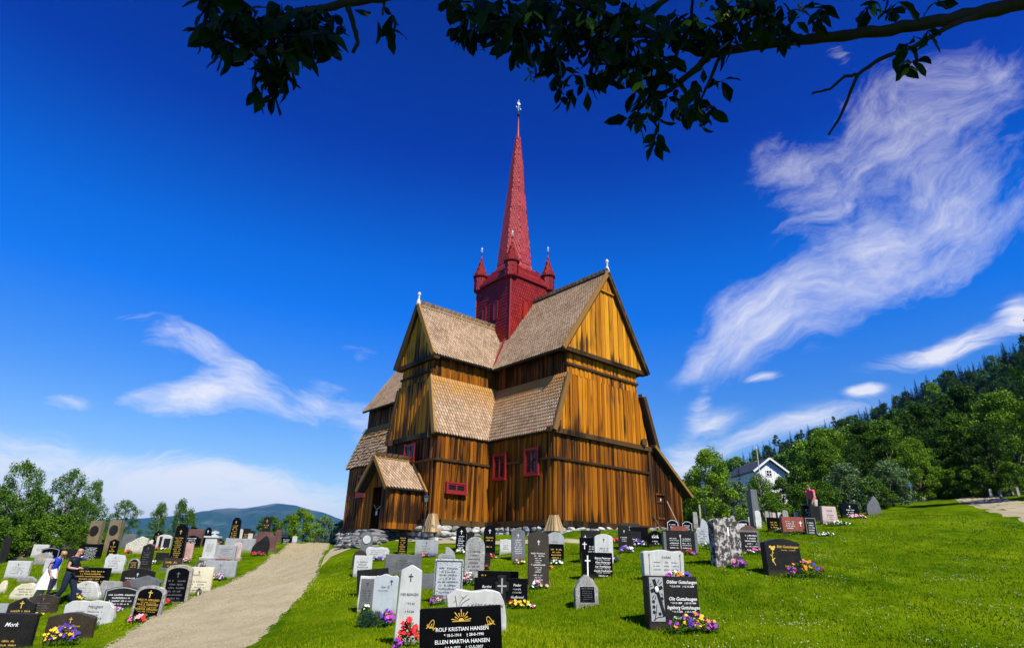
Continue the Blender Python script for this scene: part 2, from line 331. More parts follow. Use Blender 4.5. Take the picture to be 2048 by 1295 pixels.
_pn = np.sin(bx*.9+np.sin(by*.7)*2)*np.cos(by*1.1+np.sin(bx*.5)*2)
k_ = ~on_path(bx, by, -.06) & (rng.random(NB) < .75+.25*_pn); bx, by, rr = bx[k_], by[k_], rr[k_]; n_ = len(bx)
hz = T(bx, by); th = rng.random(n_)*6.283; w = .003+.0011*rr*.5; hh = (.026+.022*rng.random(n_))*(1+.012*rr)*(1+.25*np.sin(bx*1.7+by*1.3)); ln = rng.normal(0, .4, n_)*hh
v = np.empty((n_, 3, 3)); dx, dy = np.cos(th)*w, np.sin(th)*w
v[:, 0] = np.c_[bx-dx, by-dy, hz-.004]; v[:, 1] = np.c_[bx+dx, by+dy, hz-.004]; v[:, 2] = np.c_[bx+ln*np.cos(th*1.7), by+ln*np.sin(th*1.7), hz+hh]
def vnoise(x, y, f, sd):
    r_ = np.random.default_rng(sd).random((64, 64)); X_, Y_ = x*f+500, y*f+500; i_, j_ = np.floor(X_).astype(int), np.floor(Y_).astype(int); u, v_ = X_-i_, Y_-j_; u, v_ = u*u*(3-2*u), v_*v_*(3-2*v_); g = lambda a, b: r_[a % 64, b % 64]
    return (g(i_, j_)*(1-u)+g(i_+1, j_)*u)*(1-v_)+(g(i_, j_+1)*(1-u)+g(i_+1, j_+1)*u)*v_
_pt = .42*vnoise(bx*.6, by, .22, 1)+.33*vnoise(bx*.5, by*1.3, .7, 2)+.25*vnoise(bx, by, 2.3, 3)
quads_mesh('grass', v.reshape(-1, 3), 3, np.clip(.42*rng.random(n_)+1.5*(_pt-.28)-.12*(bx > 4)*np.clip((bx-4)/8, 0, 1), 0, 1), GRASSM)
tag(bpy.data.objects['grass'], kind='stuff', label='short mown lawn grass between the graves', cat='grass')
NC = 5200
cx_, cy_ = [], []
for k in range(60):
    pxx, pyy = rng.uniform(1480, 2100), rng.uniform(1035, 1300); c0 = gh(pxx, pyy); s_ = rng.uniform(.25, .9)
    cx_ += list(c0[0]+rng.normal(0, s_, 16)); cy_ += list(c0[1]+rng.normal(0, s_*.7, 16))
cx_, cy_ = np.array(cx_), np.array(cy_); n_ = len(cx_); hz = T(cx_, cy_)+.045; s_ = .0045+.0045*rng.random(n_)
v = np.empty((n_, 2, 4, 3)); th = rng.random(n_)*3
for q_, (ux, uz) in enumerate(((1, 0), (.6, .8))):
    for j, (sx, sz) in enumerate(((-1,-1),(1,-1),(1,1),(-1,1))):
        v[:, q_, j] = np.c_[cx_+s_*sx*np.cos(th+q_*1.57), cy_+s_*sx*np.sin(th+q_*1.57)+s_*.5*sz, hz+s_*sz*.9]
quads_mesh('clover_flowers', v.reshape(-1, 3), 4, rng.random(n_*2), simple('clover_white', (.55, .53, .42), .8))
tag(bpy.data.objects['clover_flowers'], kind='stuff', label='scattered small white clover flowers in the lawn', cat='clover')

NP = 26000; L0, R0 = PATHS[0]; t_ = rng.random(NP)**1.4; w_ = rng.random(NP); si = t_*(len(L0)-1); i0 = np.minimum(si.astype(int), len(L0)-2); f_ = (si-i0)[:, None]
pl_, pr_ = L0[i0]*(1-f_)+L0[i0+1]*f_, R0[i0]*(1-f_)+R0[i0+1]*f_; pp = pl_+(pr_-pl_)*(w_[:, None]*1.02-.01); pz = T(pp[:, 0], pp[:, 1])+.032; dd_ = np.hypot(pp[:, 0], pp[:, 1]); s_ = (.004+.009*rng.random(NP)**2)*(.6+.05*dd_); th = rng.random(NP)*6.28
v = np.empty((NP, 2, 4, 3))
for q_ in range(2):
    a0 = th+q_*1.57
    for j, (sx, sz) in enumerate(((-1, 0), (-.5, 1), (.6, .9), (1, 0))): v[:, q_, j] = np.c_[pp[:, 0]+s_*sx*np.cos(a0), pp[:, 1]+s_*sx*np.sin(a0), pz-.003+s_*sz*.8]
quads_mesh('gravel_stones', v.reshape(-1, 3), 4, np.repeat(rng.random(NP), 2), mk_leafmat('pebble', (.26, .21, .12), (.56, .48, .32), .0, .9, .05)); tag(bpy.data.objects['gravel_stones'], kind='stuff', label='loose pebbles strewn over the gravel path', cat='gravel')
# ------------------------------------------------------------------ stave church
AA_ = R(49.7); a_ = np.array([math.sin(AA_), math.cos(AA_), 0]); b_ = np.array([-math.cos(AA_), math.sin(AA_), 0]); z_ = np.array([0, 0, 1.0])
def P(A, B, z): return A*a_+B*b_+z_*z
AC, BC, ATC = 21.7, 25.5, 25.25
church = empty('stave_church', P(AC, 25.0, 1.0), 0, 'tall brown wooden stave church with shingled roofs and red tower and spire', 'church')
def clip(poly, axis, val, keep):
    out = []
    for i in range(len(poly)):
        p, q = poly[i], poly[(i+1) % len(poly)]; ip, iq = (p[axis]-val)*keep >= 0, (q[axis]-val)*keep >= 0
        if ip: out.append(p)
        if ip != iq: t = (val-p[axis])/(q[axis]-p[axis]); out.append([p[k]+(q[k]-p[k])*t for k in range(2)])
    return out
def planks(mb, O, u, nrm, poly, w=.165, th=.045, r0=None, rag=0.0):
    """vertical boards filling a convex polygon [(u,z)..] standing on the plane through O"""
    u0, u1 = min(p[0] for p in poly), max(p[0] for p in poly); x = u0; k = 0
    while x < u1-1e-4:
        ww = w*random.uniform(.75, 1.25); x2 = min(x+ww, u1)
        if u1-x2 < .06: x2 = u1
        c = clip(clip(poly, 0, x+.004, 1), 0, x2-.004, -1)
        if len(c) >= 3:
            t = th*(1.0 if k % 2 else .45)+random.uniform(0, .012); r = random.random()
            dz = -random.uniform(0, rag)
            zm = min(p[1] for p in c)
            F = [O+u*p[0]+z_*(p[1]+(dz if p[1] < zm+.25 else 0))+nrm*t for p in c]; B = [O+u*p[0]+z_*p[1]-nrm*.02 for p in c]
            n = len(c); mb.mesh(F+B, [tuple(range(n))]+[(i, i+n, (i+1) % n+n, (i+1) % n) for i in range(n)], r)
        x = x2; k += 1
def inside(pt, poly):
    s = 0
    for i in range(len(poly)):
        p, q = poly[i], poly[(i+1) % len(poly)]; c = (q[0]-p[0])*(pt[1]-p[1])-(q[1]-p[1])*(pt[0]-p[0])
        if abs(c) < 1e-9: continue
        if s == 0: s = 1 if c > 0 else -1
        elif (c > 0) != (s > 0): return False
    return True
def shingles(mb, corners, w=.16, row=.18, th=.05, m=0, base=True, udir=None, pointed=True, rag=0.0, ctr=None):
    """pointed wooden shingles on a planar convex polygon; first two corners run along the lower edge"""
    c = [np.array(p, float) for p in corners]; cen = sum(c)/len(c); ctr = (P(AC, BC, 0) if ctr is None else np.array(ctr, float))*np.array([1, 1, 0])+z_*(cen[2]-1.0)
    e0 = c[1]-c[0]; n0 = np.cross(c[1]-c[0], c[2]-c[0]); v0 = np.cross(n0, e0); v0 = -v0 if v0[2] < 0 else v0
    if np.cross(e0, v0)@(cen-ctr) < 0: c = [c[1], c[0]]+c[2:][::-1]
    O = c[0]; u = np.array(udir, float) if udir is not None else c[1]-c[0]; u = u/np.linalg.norm(u)
    nn = np.cross(c[1]-c[0], c[2]-c[0]); nn /= np.linalg.norm(nn); vv = np.cross(nn, u)
    if vv[2] < 0: vv = -vv; 
    nn = np.cross(u, vv)
    poly = [((p-O)@u, (p-O)@vv) for p in c]
    if base: mb.mesh([p-nn*.015 for p in c]+[p-nn*.10 for p in c], [tuple(range(len(c))), tuple(range(len(c), 2*len(c)))[::-1]]+[(i, i+len(c), (i+1) % len(c)+len(c), (i+1) % len(c)) for i in range(len(c))], .2, 1)
    u0, u1 = min(p[0] for p in poly), max(p[0] for p in poly); v0, v1 = min(p[1] for p in poly), max(p[1] for p in poly)
    j = 0; y = v0
    while y < v1:
        x = u0+(w/2 if j % 2 else 0)
        while x < u1+w*.5:
            if inside((x, y+row*.55), poly) or (rag and inside((x, y+row*.9), poly)):
                h = w*.41; jt = random.uniform(-.01, .01)+random.uniform(-rag, rag)*.4; t = th+random.uniform(0, .008+rag*.5); L = row*1.75
                if pointed: q = [(-h, L, .006), (-h, row*.42+jt, t), (0, jt, t), (h, row*.42+jt, t), (h, L, .006)]
                else: q = [(-h, L, .006), (-h, jt, t), (h, jt, t), (h, L, .006)]
                V = [O+u*(x+qx)+vv*(y+qy)+nn*qz for qx, qy, qz in q]; W = [O+u*(x+qx)+vv*(y+qy)+nn*(qz-.03) for qx, qy, qz in q[1:-1]]
                n = len(V); fs = [tuple(range(n))]+[(i, n+i-1, n+i, i+1) for i in range(1, n-2)]
                mb.mesh(V+W, fs, None, m)
            x += w
        y += row; j += 1
def part(name, mb, mat, parent=None, **k): return mb.build(name, [mat, UNDER] if 1 in mb.m else mat, parent or church, **k)
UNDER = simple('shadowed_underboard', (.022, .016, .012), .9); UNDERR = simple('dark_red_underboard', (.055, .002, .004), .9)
ZB, ZBELT, ZSK, ZST, ZUE = 1.42, 4.0, 5.2, 7.9, 9.1         # sill, belt, skirt eave, skirt top, upper eave
# --- walls. right arm and nave share one long section along b; left arm stands across it
wall = MB(); dark = MB(); gab = MB(); trim = MB()
def wside(mbx, A, b0, b1, z0, z1, nrm=-1, **k): planks(mbx, P(A, 0, 0), b_, a_*nrm, [[b0, z0], [b1, z0], [b1, z1], [b0, z1]], **k)
def wend(mbx, B, a0, a1, z0, z1, nrm=-1, **k): planks(mbx, P(0, B, 0), a_, b_*nrm, [[a0, z0], [a1, z0], [a1, z1], [a0, z1]], **k)
AW0, AW1, BG, BN = 18.28, 24.95, 18.49, 38.1
m1 = MB()
wend(m1, BG, AW0, AW1, ZB, ZBELT-.05); planks(m1, P(0, BG+.05, 0), a_, -b_, [[AW0, ZBELT+.05], [AW1, ZBELT+.05], [AW1, 5.3], [AW0, 5.3]])
part('wall', m1, WOOD)
m1 = MB(); wside(m1, AW0, BG, 22.95, ZB, ZBELT-.05); wside(m1, AW0+.05, BG, 22.95, ZBELT+.05, 5.4); part('wall', m1, WOOD)
m1 = MB(); wside(m1, AW0, 27.6, BN, ZB-.1, 5.4); part('wall', m1, WOOD)
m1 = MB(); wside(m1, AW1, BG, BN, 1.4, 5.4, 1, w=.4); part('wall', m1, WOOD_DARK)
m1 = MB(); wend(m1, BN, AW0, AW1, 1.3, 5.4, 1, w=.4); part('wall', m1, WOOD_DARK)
# left arm lower walls
A0, BL0, BL1 = 15.15, 22.91, 27.6
m1 = MB(); wend(m1, BL0, A0, AW0, ZB-.05, ZBELT-.05); wend(m1, BL0+.05, A0, AW0, ZBELT+.05, 5.4); part('wall', m1, WOOD)
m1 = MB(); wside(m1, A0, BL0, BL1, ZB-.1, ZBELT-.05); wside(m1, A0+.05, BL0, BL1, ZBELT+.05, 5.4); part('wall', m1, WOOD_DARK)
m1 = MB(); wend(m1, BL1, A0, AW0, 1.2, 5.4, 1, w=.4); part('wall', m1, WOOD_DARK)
# upper walls behind the skirts, clerestory
UA0, UA1, UB0, UB1 = 19.12, 24.3, 23.85, 26.65
m1 = MB()
planks(m1, P(0, BG, 0), a_, -b_, [[AW0-.02, ZSK+.12], [AW1+.02, ZSK+.12], [UA1+.02, ZST+.1], [UA0-.02, ZST+.1]], rag=.05)
wend(m1, BG, UA0, UA1, ZST+.1, 8.42); wend(m1, BG+.05, UA0, UA1, 8.5, 9.6)
part('wall', m1, WOOD_UP)
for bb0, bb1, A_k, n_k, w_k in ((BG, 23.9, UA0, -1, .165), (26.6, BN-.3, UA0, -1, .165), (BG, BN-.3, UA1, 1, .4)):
    m1 = MB(); wside(m1, A_k, bb0, bb1, 7.5, 9.6, n_k, w=w_k); part('wall', m1, WOOD_DARK)  # clerestory boards take the darker wood, eave shade put into their colour
m1 = MB()
planks(m1, P(A0, 0, 0), b_, -a_, [[BL0+.25, ZSK+.12], [BL1-.25, ZSK+.12], [UB1, ZST+.1], [UB0, ZST+.1]], rag=.05)
wside(m1, A0, UB0, UB1, ZST+.1, 8.35); wside(m1, A0+.05, UB0, UB1, 8.43, 9.5); part('wall', m1, WOOD_UP)
m1 = MB(); wend(m1, UB0, A0, UA0, 7.5, 9.6); part('wall', m1, WOOD)
m1 = MB(); wend(m1, UB1, A0, UA0, 7.5, 9.6, 1, w=.4); part('wall', m1, WOOD)
# gables
m1 = MB(); AP = 21.95; ZR = 14.0
planks(m1, P(0, BG-.14, 0), a_, -b_, [[19.0, 9.22], [24.85, 9.22], [AP, 13.72]], w=.19, rag=.10)
part('gable_wall', m1, WOOD_GABLE)
m1 = MB(); planks(m1, P(A0-.10, 0, 0), b_, -a_, [[23.75, 9.12], [26.85, 9.12], [25.28, 11.95]], w=.19, rag=.08); part('gable_wall', m1, WOOD_GABLE)
# dark beams: sills, belts, skirt beams
m1 = MB()
def beam(p, q, w=.16, h=.2): m_ = MB(); m_.bar(p, q, w, h); part('beam', m_, TRIM)
beam(P(AW0+.34, BG-.06, ZB-.10), P(AW1, BG-.06, ZB-.05), .3, .24); beam(P(AW0-.06, BG+.34, ZB-.10), P(AW0-.06, 22.9, ZB-.12), .3, .24)
beam(P(AW0, BL0-.06, ZB-.12), P(A0+.34, BL0-.06, ZB-.12), .3, .24); beam(P(A0-.06, BL0+.34, ZB-.15), P(A0-.06, BL1, ZB-.15), .3, .24); beam(P(AW0-.06, BL1, ZB-.2), P(AW0-.06, BN, ZB-.2), .3, .22)
for k in (0,):
    beam(P(AW0-.10, BG-.06, ZBELT), P(AW1, BG-.06, ZBELT), .12, .10); beam(P(AW0-.06, BG-.1, ZBELT), P(AW0-.06, BL0, ZBELT), .12, .10)
    beam(P(AW0, BL0-.06, ZBELT), P(A0-.1, BL0-.06, ZBELT), .12, .10); beam(P(A0-.06, BL0-.1, ZBELT), P(A0-.06, BL1, ZBELT), .12, .10)
    beam(P(UA0-.04, BG-.06, 8.46), P(UA1+.04, BG-.06, 8.46), .12, .11); beam(P(A0-.06, UB0-.04, 8.39), P(A0-.06, UB1+.04, 8.39), .12, .11)
beam(P(AW0-.35, BG-.02, ZSK+.0), P(AW1+.35, BG-.02, ZSK+.0), .26, .22); beam(P(A0-.02, BL0+.1, ZSK), P(A0-.02, BL1-.1, ZSK), .26, .22)
beam(P(18.75, BG-.08, 9.13), P(24.95, BG-.08, 9.13), .34, .20); beam(P(A0-.05, 23.45, 9.04), P(A0-.05, 27.0, 9.04), .34, .20)
for A, B, z in ((AW0+.1, BG-.2, ZSK+.28), (AW1-.5, BG-.2, ZSK+.28), (A0-.2, 26.9, ZSK-.05), (A0-.2, 23.3, ZSK-.05), (AW0+.1, 22.85, ZSK-.2)):
    m_ = MB(); m_.cbox(P(A, B, z), .22, .22, .3); part('beam_end', m_, TRIM)
# roofs
def up_roof(name, c0, c1, c2, c3, mat=SH, **k):
    m = MB(); shingles(m, [c0, c1, c2, c3], **k); return part(name, m, mat)
VE, NE = 18.17, 38.3      # verge planes of the long roof
EA = 18.58; EA2 = 24.9
up_roof('upper_roof', P(EA, VE, ZUE-.05), P(EA, NE-.4, ZUE-.05), P(AP-.02, NE-.4, ZR), P(AP-.02, VE, ZR))
m = MB(); V4 = [P(EA2, VE, ZUE-.02), P(EA2, NE-.4, ZUE-.02), P(AP, NE-.4, ZR), P(AP, VE, ZR)]; shingles(m, V4[::-1] if False else [V4[1], V4[0], V4[3], V4[2]], w=.3, row=.34); part('upper_roof', m, SH)
VA = 14.86; ZRA = 12.2
up_roof('upper_roof', P(19.4, 23.42, ZUE), P(VA, 23.42, ZUE), P(VA, ATC, ZRA), P(20.5, ATC, ZRA))
up_roof('upper_roof', P(VA, 27.0, 9.0), P(19.4, 27.0, 9.0), P(20.5, ATC, ZRA), P(VA, ATC, ZRA), w=.3, row=.34)
# skirts
up_roof('skirt_roof', P(18.05, VE+.05, 5.16), P(18.05, 23.6, 5.16), P(18.98, 23.6, ZST), P(18.98, VE+.05, ZST), SH_SK)
up_roof('skirt_roof', P(18.05, 27.3, 5.12), P(18.05, NE, 5.12), P(19.05, NE-.3, ZST-.02), P(19.05, 26.5, ZST-.02), SH_SK, w=.19, row=.24, th=.07, pointed=False, rag=.12)
up_roof('skirt_roof', P(18.6, 22.84, 5.16), P(VA, 22.84, 5.16), P(VA, 23.52, ZST), P(19.4, 23.52, ZST), SH_SK)
up_roof('skirt_roof', P(A0-.1, 27.5, 5.16), P(18.2, 27.5, 5.16), P(18.9, 26.8, ZST), P(A0-.1, 26.8, ZST), SH_SK, w=.3, row=.34)
up_roof('skirt_roof', P(25.42, NE, 5.16), P(25.42, VE+.05, 5.16), P(24.45, VE+.05, 7.8), P(24.45, NE, 7.8), SH_SK, w=.3, row=.34)
m = MB(); shingles(m, [P(28.1, NE, 3.12), P(28.1, VE, 3.12), P(25.2, VE, 5.32), P(25.2, NE, 5.32)], w=.2, row=.24); part('aisle_roof', m, SH_SK)
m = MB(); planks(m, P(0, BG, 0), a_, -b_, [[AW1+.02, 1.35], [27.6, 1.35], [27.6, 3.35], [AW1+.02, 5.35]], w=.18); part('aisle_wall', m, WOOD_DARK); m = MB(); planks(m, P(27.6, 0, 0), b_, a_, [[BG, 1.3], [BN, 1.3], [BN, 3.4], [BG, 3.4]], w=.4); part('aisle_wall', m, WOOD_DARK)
# bargeboards / verges
def verge(p, q, w=.09, h=.24, mat=VERGE):
    m = MB(); m.bar(p, q, w, h); return part('bargeboard', m, mat)
def nb(A, B, z): return P(A, B, z)
verge(nb(EA-.02, VE-.04, ZUE-.05), nb(AP, VE-.04, ZR+.06)); verge(nb(AP, VE-.04, ZR+.06), nb(EA2+.04, VE-.04, ZUE-.05), mat=TRIM)
verge(nb(VA-.04, 23.38, ZUE), nb(VA-.04, ATC, ZRA+.08)); verge(nb(VA-.04, ATC, ZRA+.08), nb(VA-.04, 27.04, 9.0), mat=TRIM)
verge(nb(18.03, VE, 5.14), nb(18.96, VE, ZST)); verge(nb(24.5, VE, 7.8), nb(25.46, VE, 5.12), mat=TRIM)
verge(nb(VA-.03, 22.82, 5.14), nb(VA-.03, 23.5, ZST)); verge(nb(A0-.12, 26.8, ZST), nb(A0-.12, 27.52, 5.14), .08, .14, mat=TRIM)
verge(nb(25.15, VE-.03, 5.36), nb(28.14, VE-.03, 3.08), .08, .15, mat=VERGE)
m = MB(); m.bar(P(AW1+.02, BG-.08, 1.4), P(AW1+.02, BG-.08, 5.1), .12, .12, up=(1,0,0)); part('corner_post', m, TRIM)
# the small sloping hood in the gable tip
m = MB(); m.bar(P(21.45, BG-.24, 12.92), P(22.5, BG-.24, 12.92), .08, .05); planks(m, P(0, BG-.2, 0), a_, -b_, [[21.5, 12.95], [22.45, 12.95], [AP, 13.8]], w=.17, th=.03); part('gable_tip', m, WOOD_GABLE)
# valley flashing, ridge boards with pierced tracery, finials
m = MB(); m.bar(P(18.6, 23.42, 9.12), P(20.1, 24.26, 11.5), .10, .04); m.bar(P(18.62, 23.5, ZSK), P(19.0, 23.7, ZST), .06, .04); part('valley_board', m, REDP)
def ridge(p, q, mat, n):
    m = MB(); p, q = np.array(p), np.array(q); m.bar(p+z_*.05, q+z_*.05, .16, .08); m.bar(p+z_*.30, q+z_*.30, .05, .05)
    d = (q-p)/n
    for i in range(n):
        s = p+d*i; m.bar(s+z_*.08, s+d*.28+z_*.28, .04, .08); m.bar(s+d*.28+z_*.28, s+d*.5+z_*.08, .04, .08); m.bar(s+d*.5+z_*.08, s+d*.75+z_*.28, .04, .06); m.bar(s+d*.95+z_*.28, s+d+z_*.08, .04, .07)
    return part('ridge_crest', m, mat)
ridge(P(AP, VE+.15, ZR), P(AP, 24.2, ZR), TRIM, 16); ridge(P(VA+.15, ATC, ZRA), P(20.2, ATC, ZRA), PALE, 11)
def finial(p, h, mat):
    m = MB(); m.lathe(p, [(.10, 0), (.13, .12*h), (.10, .35*h), (.05, .5*h), (.04, .58*h), (.07, .62*h), (.04, .68*h), (.05, .72*h), (.095, .82*h), (.09, .9*h), (.03, h)], 10); return m.build('finial', mat, church, smooth=True)
finial(P(AP, VE+.02, ZR+.0), .85, WHITE); finial(P(VA, ATC, ZRA), .8, WHITE)
# windows
def window(O, u, nrm, w, h, panes, bars=(0, 3), casing=.07, tall=0.0):
    O = np.array(O, float); wn = MB()
    wn.box(O-u*(w/2+casing)+nrm*.03-z_*casing, u*casing, nrm*.10, z_*(h+2*casing+tall)); wn.box(O+u*(w/2)+nrm*.03-z_*casing, u*casing, nrm*.10, z_*(h+2*casing+tall))
    wn.box(O-u*w/2+nrm*.032-z_*casing, u*w, nrm*.095, z_*casing); wn.box(O-u*w/2+nrm*.032+z_*h, u*w, nrm*.095, z_*casing)
    wn.box(O-u*(w/2+casing+.04)+nrm*.03-z_*(casing+.05), u*(w+2*casing+.08), nrm*.16, z_*.05)
    o = wn.build('window', REDP, church)
    g = MB(); g.box(O-u*w/2+nrm*.05, u*w, nrm*.02, z_*h); g.build('pane', GLASS, o)
    s = MB()
    for i in range(1, panes): s.box(O+u*(-w/2+w*i/panes-.035)+nrm*.073, u*.07, nrm*.03, z_*h)
    for sx in (-1, 1): s.box(O+u*(sx*(w/2-.03)-.03)+nrm*.073, u*.06, nrm*.03, z_*h)
    for zz in (0, h-.06): s.box(O-u*(w/2-.06)+nrm*.074+z_*zz, u*(w-.12), nrm*.03, z_*.06)
    s.build('sash', REDP, o)
    L = MB()
    for i in range(1, bars[0]*panes):
        if i % bars[0]: L.box(O+u*(-w/2+w*i/(bars[0]*panes)-.006)+nrm*.072, u*.012, nrm*.012, z_*h)
    for j in range(1, bars[1]): L.box(O-u*w/2+nrm*.0725+z_*(h*j/bars[1]-.006), u*w, nrm*.012, z_*.012)
    L.build('leading', IRON, o); return o
window(P(AW0-.05, 19.80, 3.42), b_, -a_, .80, 1.05, 2, (3, 6), .075, .06); window(P(AW0-.05, 22.04, 3.38), b_, -a_, .80, 1.05, 2, (3, 6), .075, .06)
window(P(16.25, BL0-.05, 2.64), a_, -b_, 1.0, .34, 2, (4, 2)); window(P(A0-.04, 25.12, 4.14), b_, -a_, .85, .68, 2, (3, 5), .07, .04)
window(P(AW0-.04, 35.95, 3.3), b_, -a_, 1.0, 1.2, 2, (3, 6), .07, .05)
# aisle door, leaning planks and shaft
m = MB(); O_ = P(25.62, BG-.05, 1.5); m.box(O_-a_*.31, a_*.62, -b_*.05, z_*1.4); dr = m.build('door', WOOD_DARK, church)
m = MB()
for zz in (.35, 1.12): m.box(O_-a_*.26-b_*.05+z_*zz, a_*.5, -b_*.04, z_*.09)
m.box(O_-a_*.37, a_*.06, -b_*.09, z_*1.5); m.box(O_+a_*.31, a_*.06, -b_*.09, z_*1.5); m.box(O_-a_*.37+z_*1.5, a_*.74, -b_*.09, z_*.07); m.build('door_frame', WOOD_DARK, dr)
m = MB(); m.box(O_-a_*.02-b_*.05+z_*1.22, a_*.08, -b_*.02, z_*.12); m.build('notice', WHITE, dr)
# corner covers (flared plank caps over the sill ends)
def foot(A, B, hw, z0, z1, mat):
    m = MB(); c = P(A, B, 0)
    for k, (d, n) in enumerate(((a_, -b_), (b_, -a_))):
        for i in range(6):
            t0, t1 = -1+i/3, -1+(i+1)/3; o = n*(hw)
            q = [c+o+d*hw*t0+z_*z0, c+o+d*hw*t1+z_*z0, c+n*hw*.42+d*hw*.42*t1+z_*z1, c+n*hw*.42+d*hw*.42*t0+z_*z1]
            q = [v_+n*(.02*(i % 2)) for v_ in q]; m.mesh(q+[v_-n*.05 for v_ in q], [(0,1,2,3),(0,4,5,1),(1,5,6,2),(2,6,7,3),(3,7,4,0)])
    t = hw*.46; m.box(c-a_*t-b_*t+z_*(z1-.02), a_*2*t, b_*2*t, z_*.03)
    part('corner_cover', m, mat)
foot(AW0+.02, BG+.02, .30, .98, 1.62, PALE); foot(A0+.02, BL0+.02, .30, .86, 1.62, PALE)
# stone footing
def mk_rubble():
    m = M('foundation_stone'); r = m.attr(); p = m.pos(); n = m.noise(p, 5, 4, .65)
    c = m.mix(m.ramp(m.math('ADD', m.math('MULTIPLY', r, .8), m.math('MULTIPLY', n, .3)), .1, 1.0), (.16, .155, .15), (.62, .60, .56)); c = m.mix(m.math('MULTIPLY', m.ramp(n, .55, .7), .6), c, (.10, .10, .095))
    m.pbr(c, .9, n, .5, .04, .2); return m.m
RUB = mk_rubble()
def rock(mb, c, sx, sy, sz, yaw=0.0, sd=0):
    rr = random.Random(sd or random.random()); bmx = bmesh.new(); bmesh.ops.create_icosphere(bmx, subdivisions=2, radius=1)
    ph = [rr.uniform(0, 6) for _ in range(6)]
    cs, sn = math.cos(yaw), math.sin(yaw); vs = []
    for v_ in bmx.verts:
        p = v_.co; p = Vector([math.copysign(abs(t)**.62, t) for t in p]); k = 1+.13*math.sin(p.x*2.3+ph[0])+.12*math.sin(p.y*2.9+ph[1]+p.z)+.10*math.sin(p.z*3.1+ph[2]+p.x*2)+.05*math.sin(p.x*7+p.y*6+ph[3])
        x, y, z = p.x*sx*k, p.y*sy*k, p.z*sz*k; vs.append((c[0]+x*cs-y*sn, c[1]+x*sn+y*cs, c[2]+z))
    mb.mesh(vs, [tuple(v_.index for v_ in f.verts) for f in bmx.faces], rr.random()); bmx.free()
byaw = math.atan2(b_[1], b_[0]); ayaw = math.atan2(a_[1], a_[0])
def footing(p, q, z1, yaw):
    m = MB()
    p, q = np.array(p), np.array(q); L = np.linalg.norm((q-p)[:2]); x = 0.0
    while x < L:
        w = random.uniform(.25, .65); c = p+(q-p)*((x+w/2)/L); g = Tz(c[0], c[1])-.08; h = max(z1-g, .2); k = max(1, round(h/.24)); hh = h/k
        for i in range(k): rock(m, (c[0]+random.uniform(-.03, .03), c[1], g+hh*(i+.5)), w*.52, .26, hh*.53, yaw)
        x += w
    part('foundation', m, RUB)
footing(P(AW0-.02, BG, 0), P(27.5, BG, 0), ZB-.24, ayaw); footing(P(AW0, BG, 0), P(AW0, BL0, 0), ZB-.24, byaw); footing(P(AW0, BL0, 0), P(A0, BL0, 0), ZB-.24, ayaw)
footing(P(A0, BL0, 0), P(A0, BL1, 0), ZB-.30, byaw); footing(P(AW0, BL1, 0), P(AW0, BN, 0), ZB-.32, byaw)
m = MB(); m.box(P(AW0+.3, BG+.3, 0), a_*8.8, b_*19, z_*1.3); part('floor_block', m, TRIM)
m = MB(); m.box(P(A0+.3, BL0+.3, 0), a_*4, b_*4, z_*1.2); part('floor_block', m, TRIM)
# --- porch
PA, PB0, PB1, PR = 13.5, 23.85, 26.15, 4.02; porch = MB()
planks(porch, P(0, PB0, 0), a_, -b_, [[PA, .95], [A0, .95], [A0, 2.72], [PA, 2.72]], w=.2); planks(porch, P(0, PB1, 0), a_, b_, [[PA, .95], [A0, .95], [A0, 2.72], [PA, 2.72]], w=.3)
for poly in ([[PB0, .95], [24.55, .95], [24.55, 3.3], [PB0, 2.6]], [[25.45, .95], [PB1, .95], [PB1, 2.6], [25.45, 3.3]], [[24.55, 2.75], [25.45, 2.75], [25.45, 3.35], [25.0, 3.85], [24.55, 3.35]]): planks(porch, P(PA, 0, 0), b_, -a_, poly, w=.18)
pw = porch.build('porch', WOOD, church)
m = MB(); PO = 13.12; BM = 24.98
shingles(m, [P(A0+.0, 23.62, 2.62), P(PO, 23.62, 2.62), P(PO, BM, PR), P(A0, BM, PR)], w=.16, row=.18, th=.04); shingles(m, [P(PO, 26.34, 2.62), P(A0, 26.34, 2.62), P(A0, BM, PR), P(PO, BM, PR)], w=.3, row=.34); m.build('porch_roof', [SH, UNDER], pw)
m = MB(); m.bar(P(PO-.03, 23.58, 2.6), P(PO-.03, BM, PR+.08), .07, .18); m.bar(P(PO-.03, BM, PR+.08), P(PO-.03, 26.38, 2.6), .07, .18); m.bar(P(PO, BM, PR+.06), P(A0, BM, PR+.06), .14, .07); m.bar(P(A0-.08, 23.4, 2.55), P(A0-.08, BM-.1, PR+.1), .10, .10); m.build('bargeboard', VERGE, pw)
m = MB(); m.box(P(PA+.35, 24.5, .98), b_*1.0, a_*.05, z_*1.85); m.build('door_recess', GLASS, pw)
m = MB(); m.tube([P(PA-.03, 24.6, 1.9), P(PA-.06, 24.85, 1.75), P(PA-.03, 25.2, 1.98)], .012, 5); m.box(P(PA-.08, 24.72, 1.52), b_*.13, -a_*.02, z_*.17); m.build('notice', WHITE, pw)
m = MB()
for i, (ww, dd, zz) in enumerate(((.95, .35, .80), (1.05, .65, .66), (1.15, .95, .52), (1.25, 1.2, .38))):
    for k in range(5): 
        c = P(PA-dd*.6, 25.0-ww+ww*2*(k+.5)/5, zz); rock(m, c, .32, ww*.24, .10, ayaw, 40+i*7+k)
    for k in range(6):
        for dz in (.17, .34): rock(m, P(PA-dd*.55, 25.0-ww*.95+ww*1.9*(k+.5)/6, zz-dz), .34+dd*.15, ww*.22, .10, ayaw, 90+i*17+k+int(dz*100))
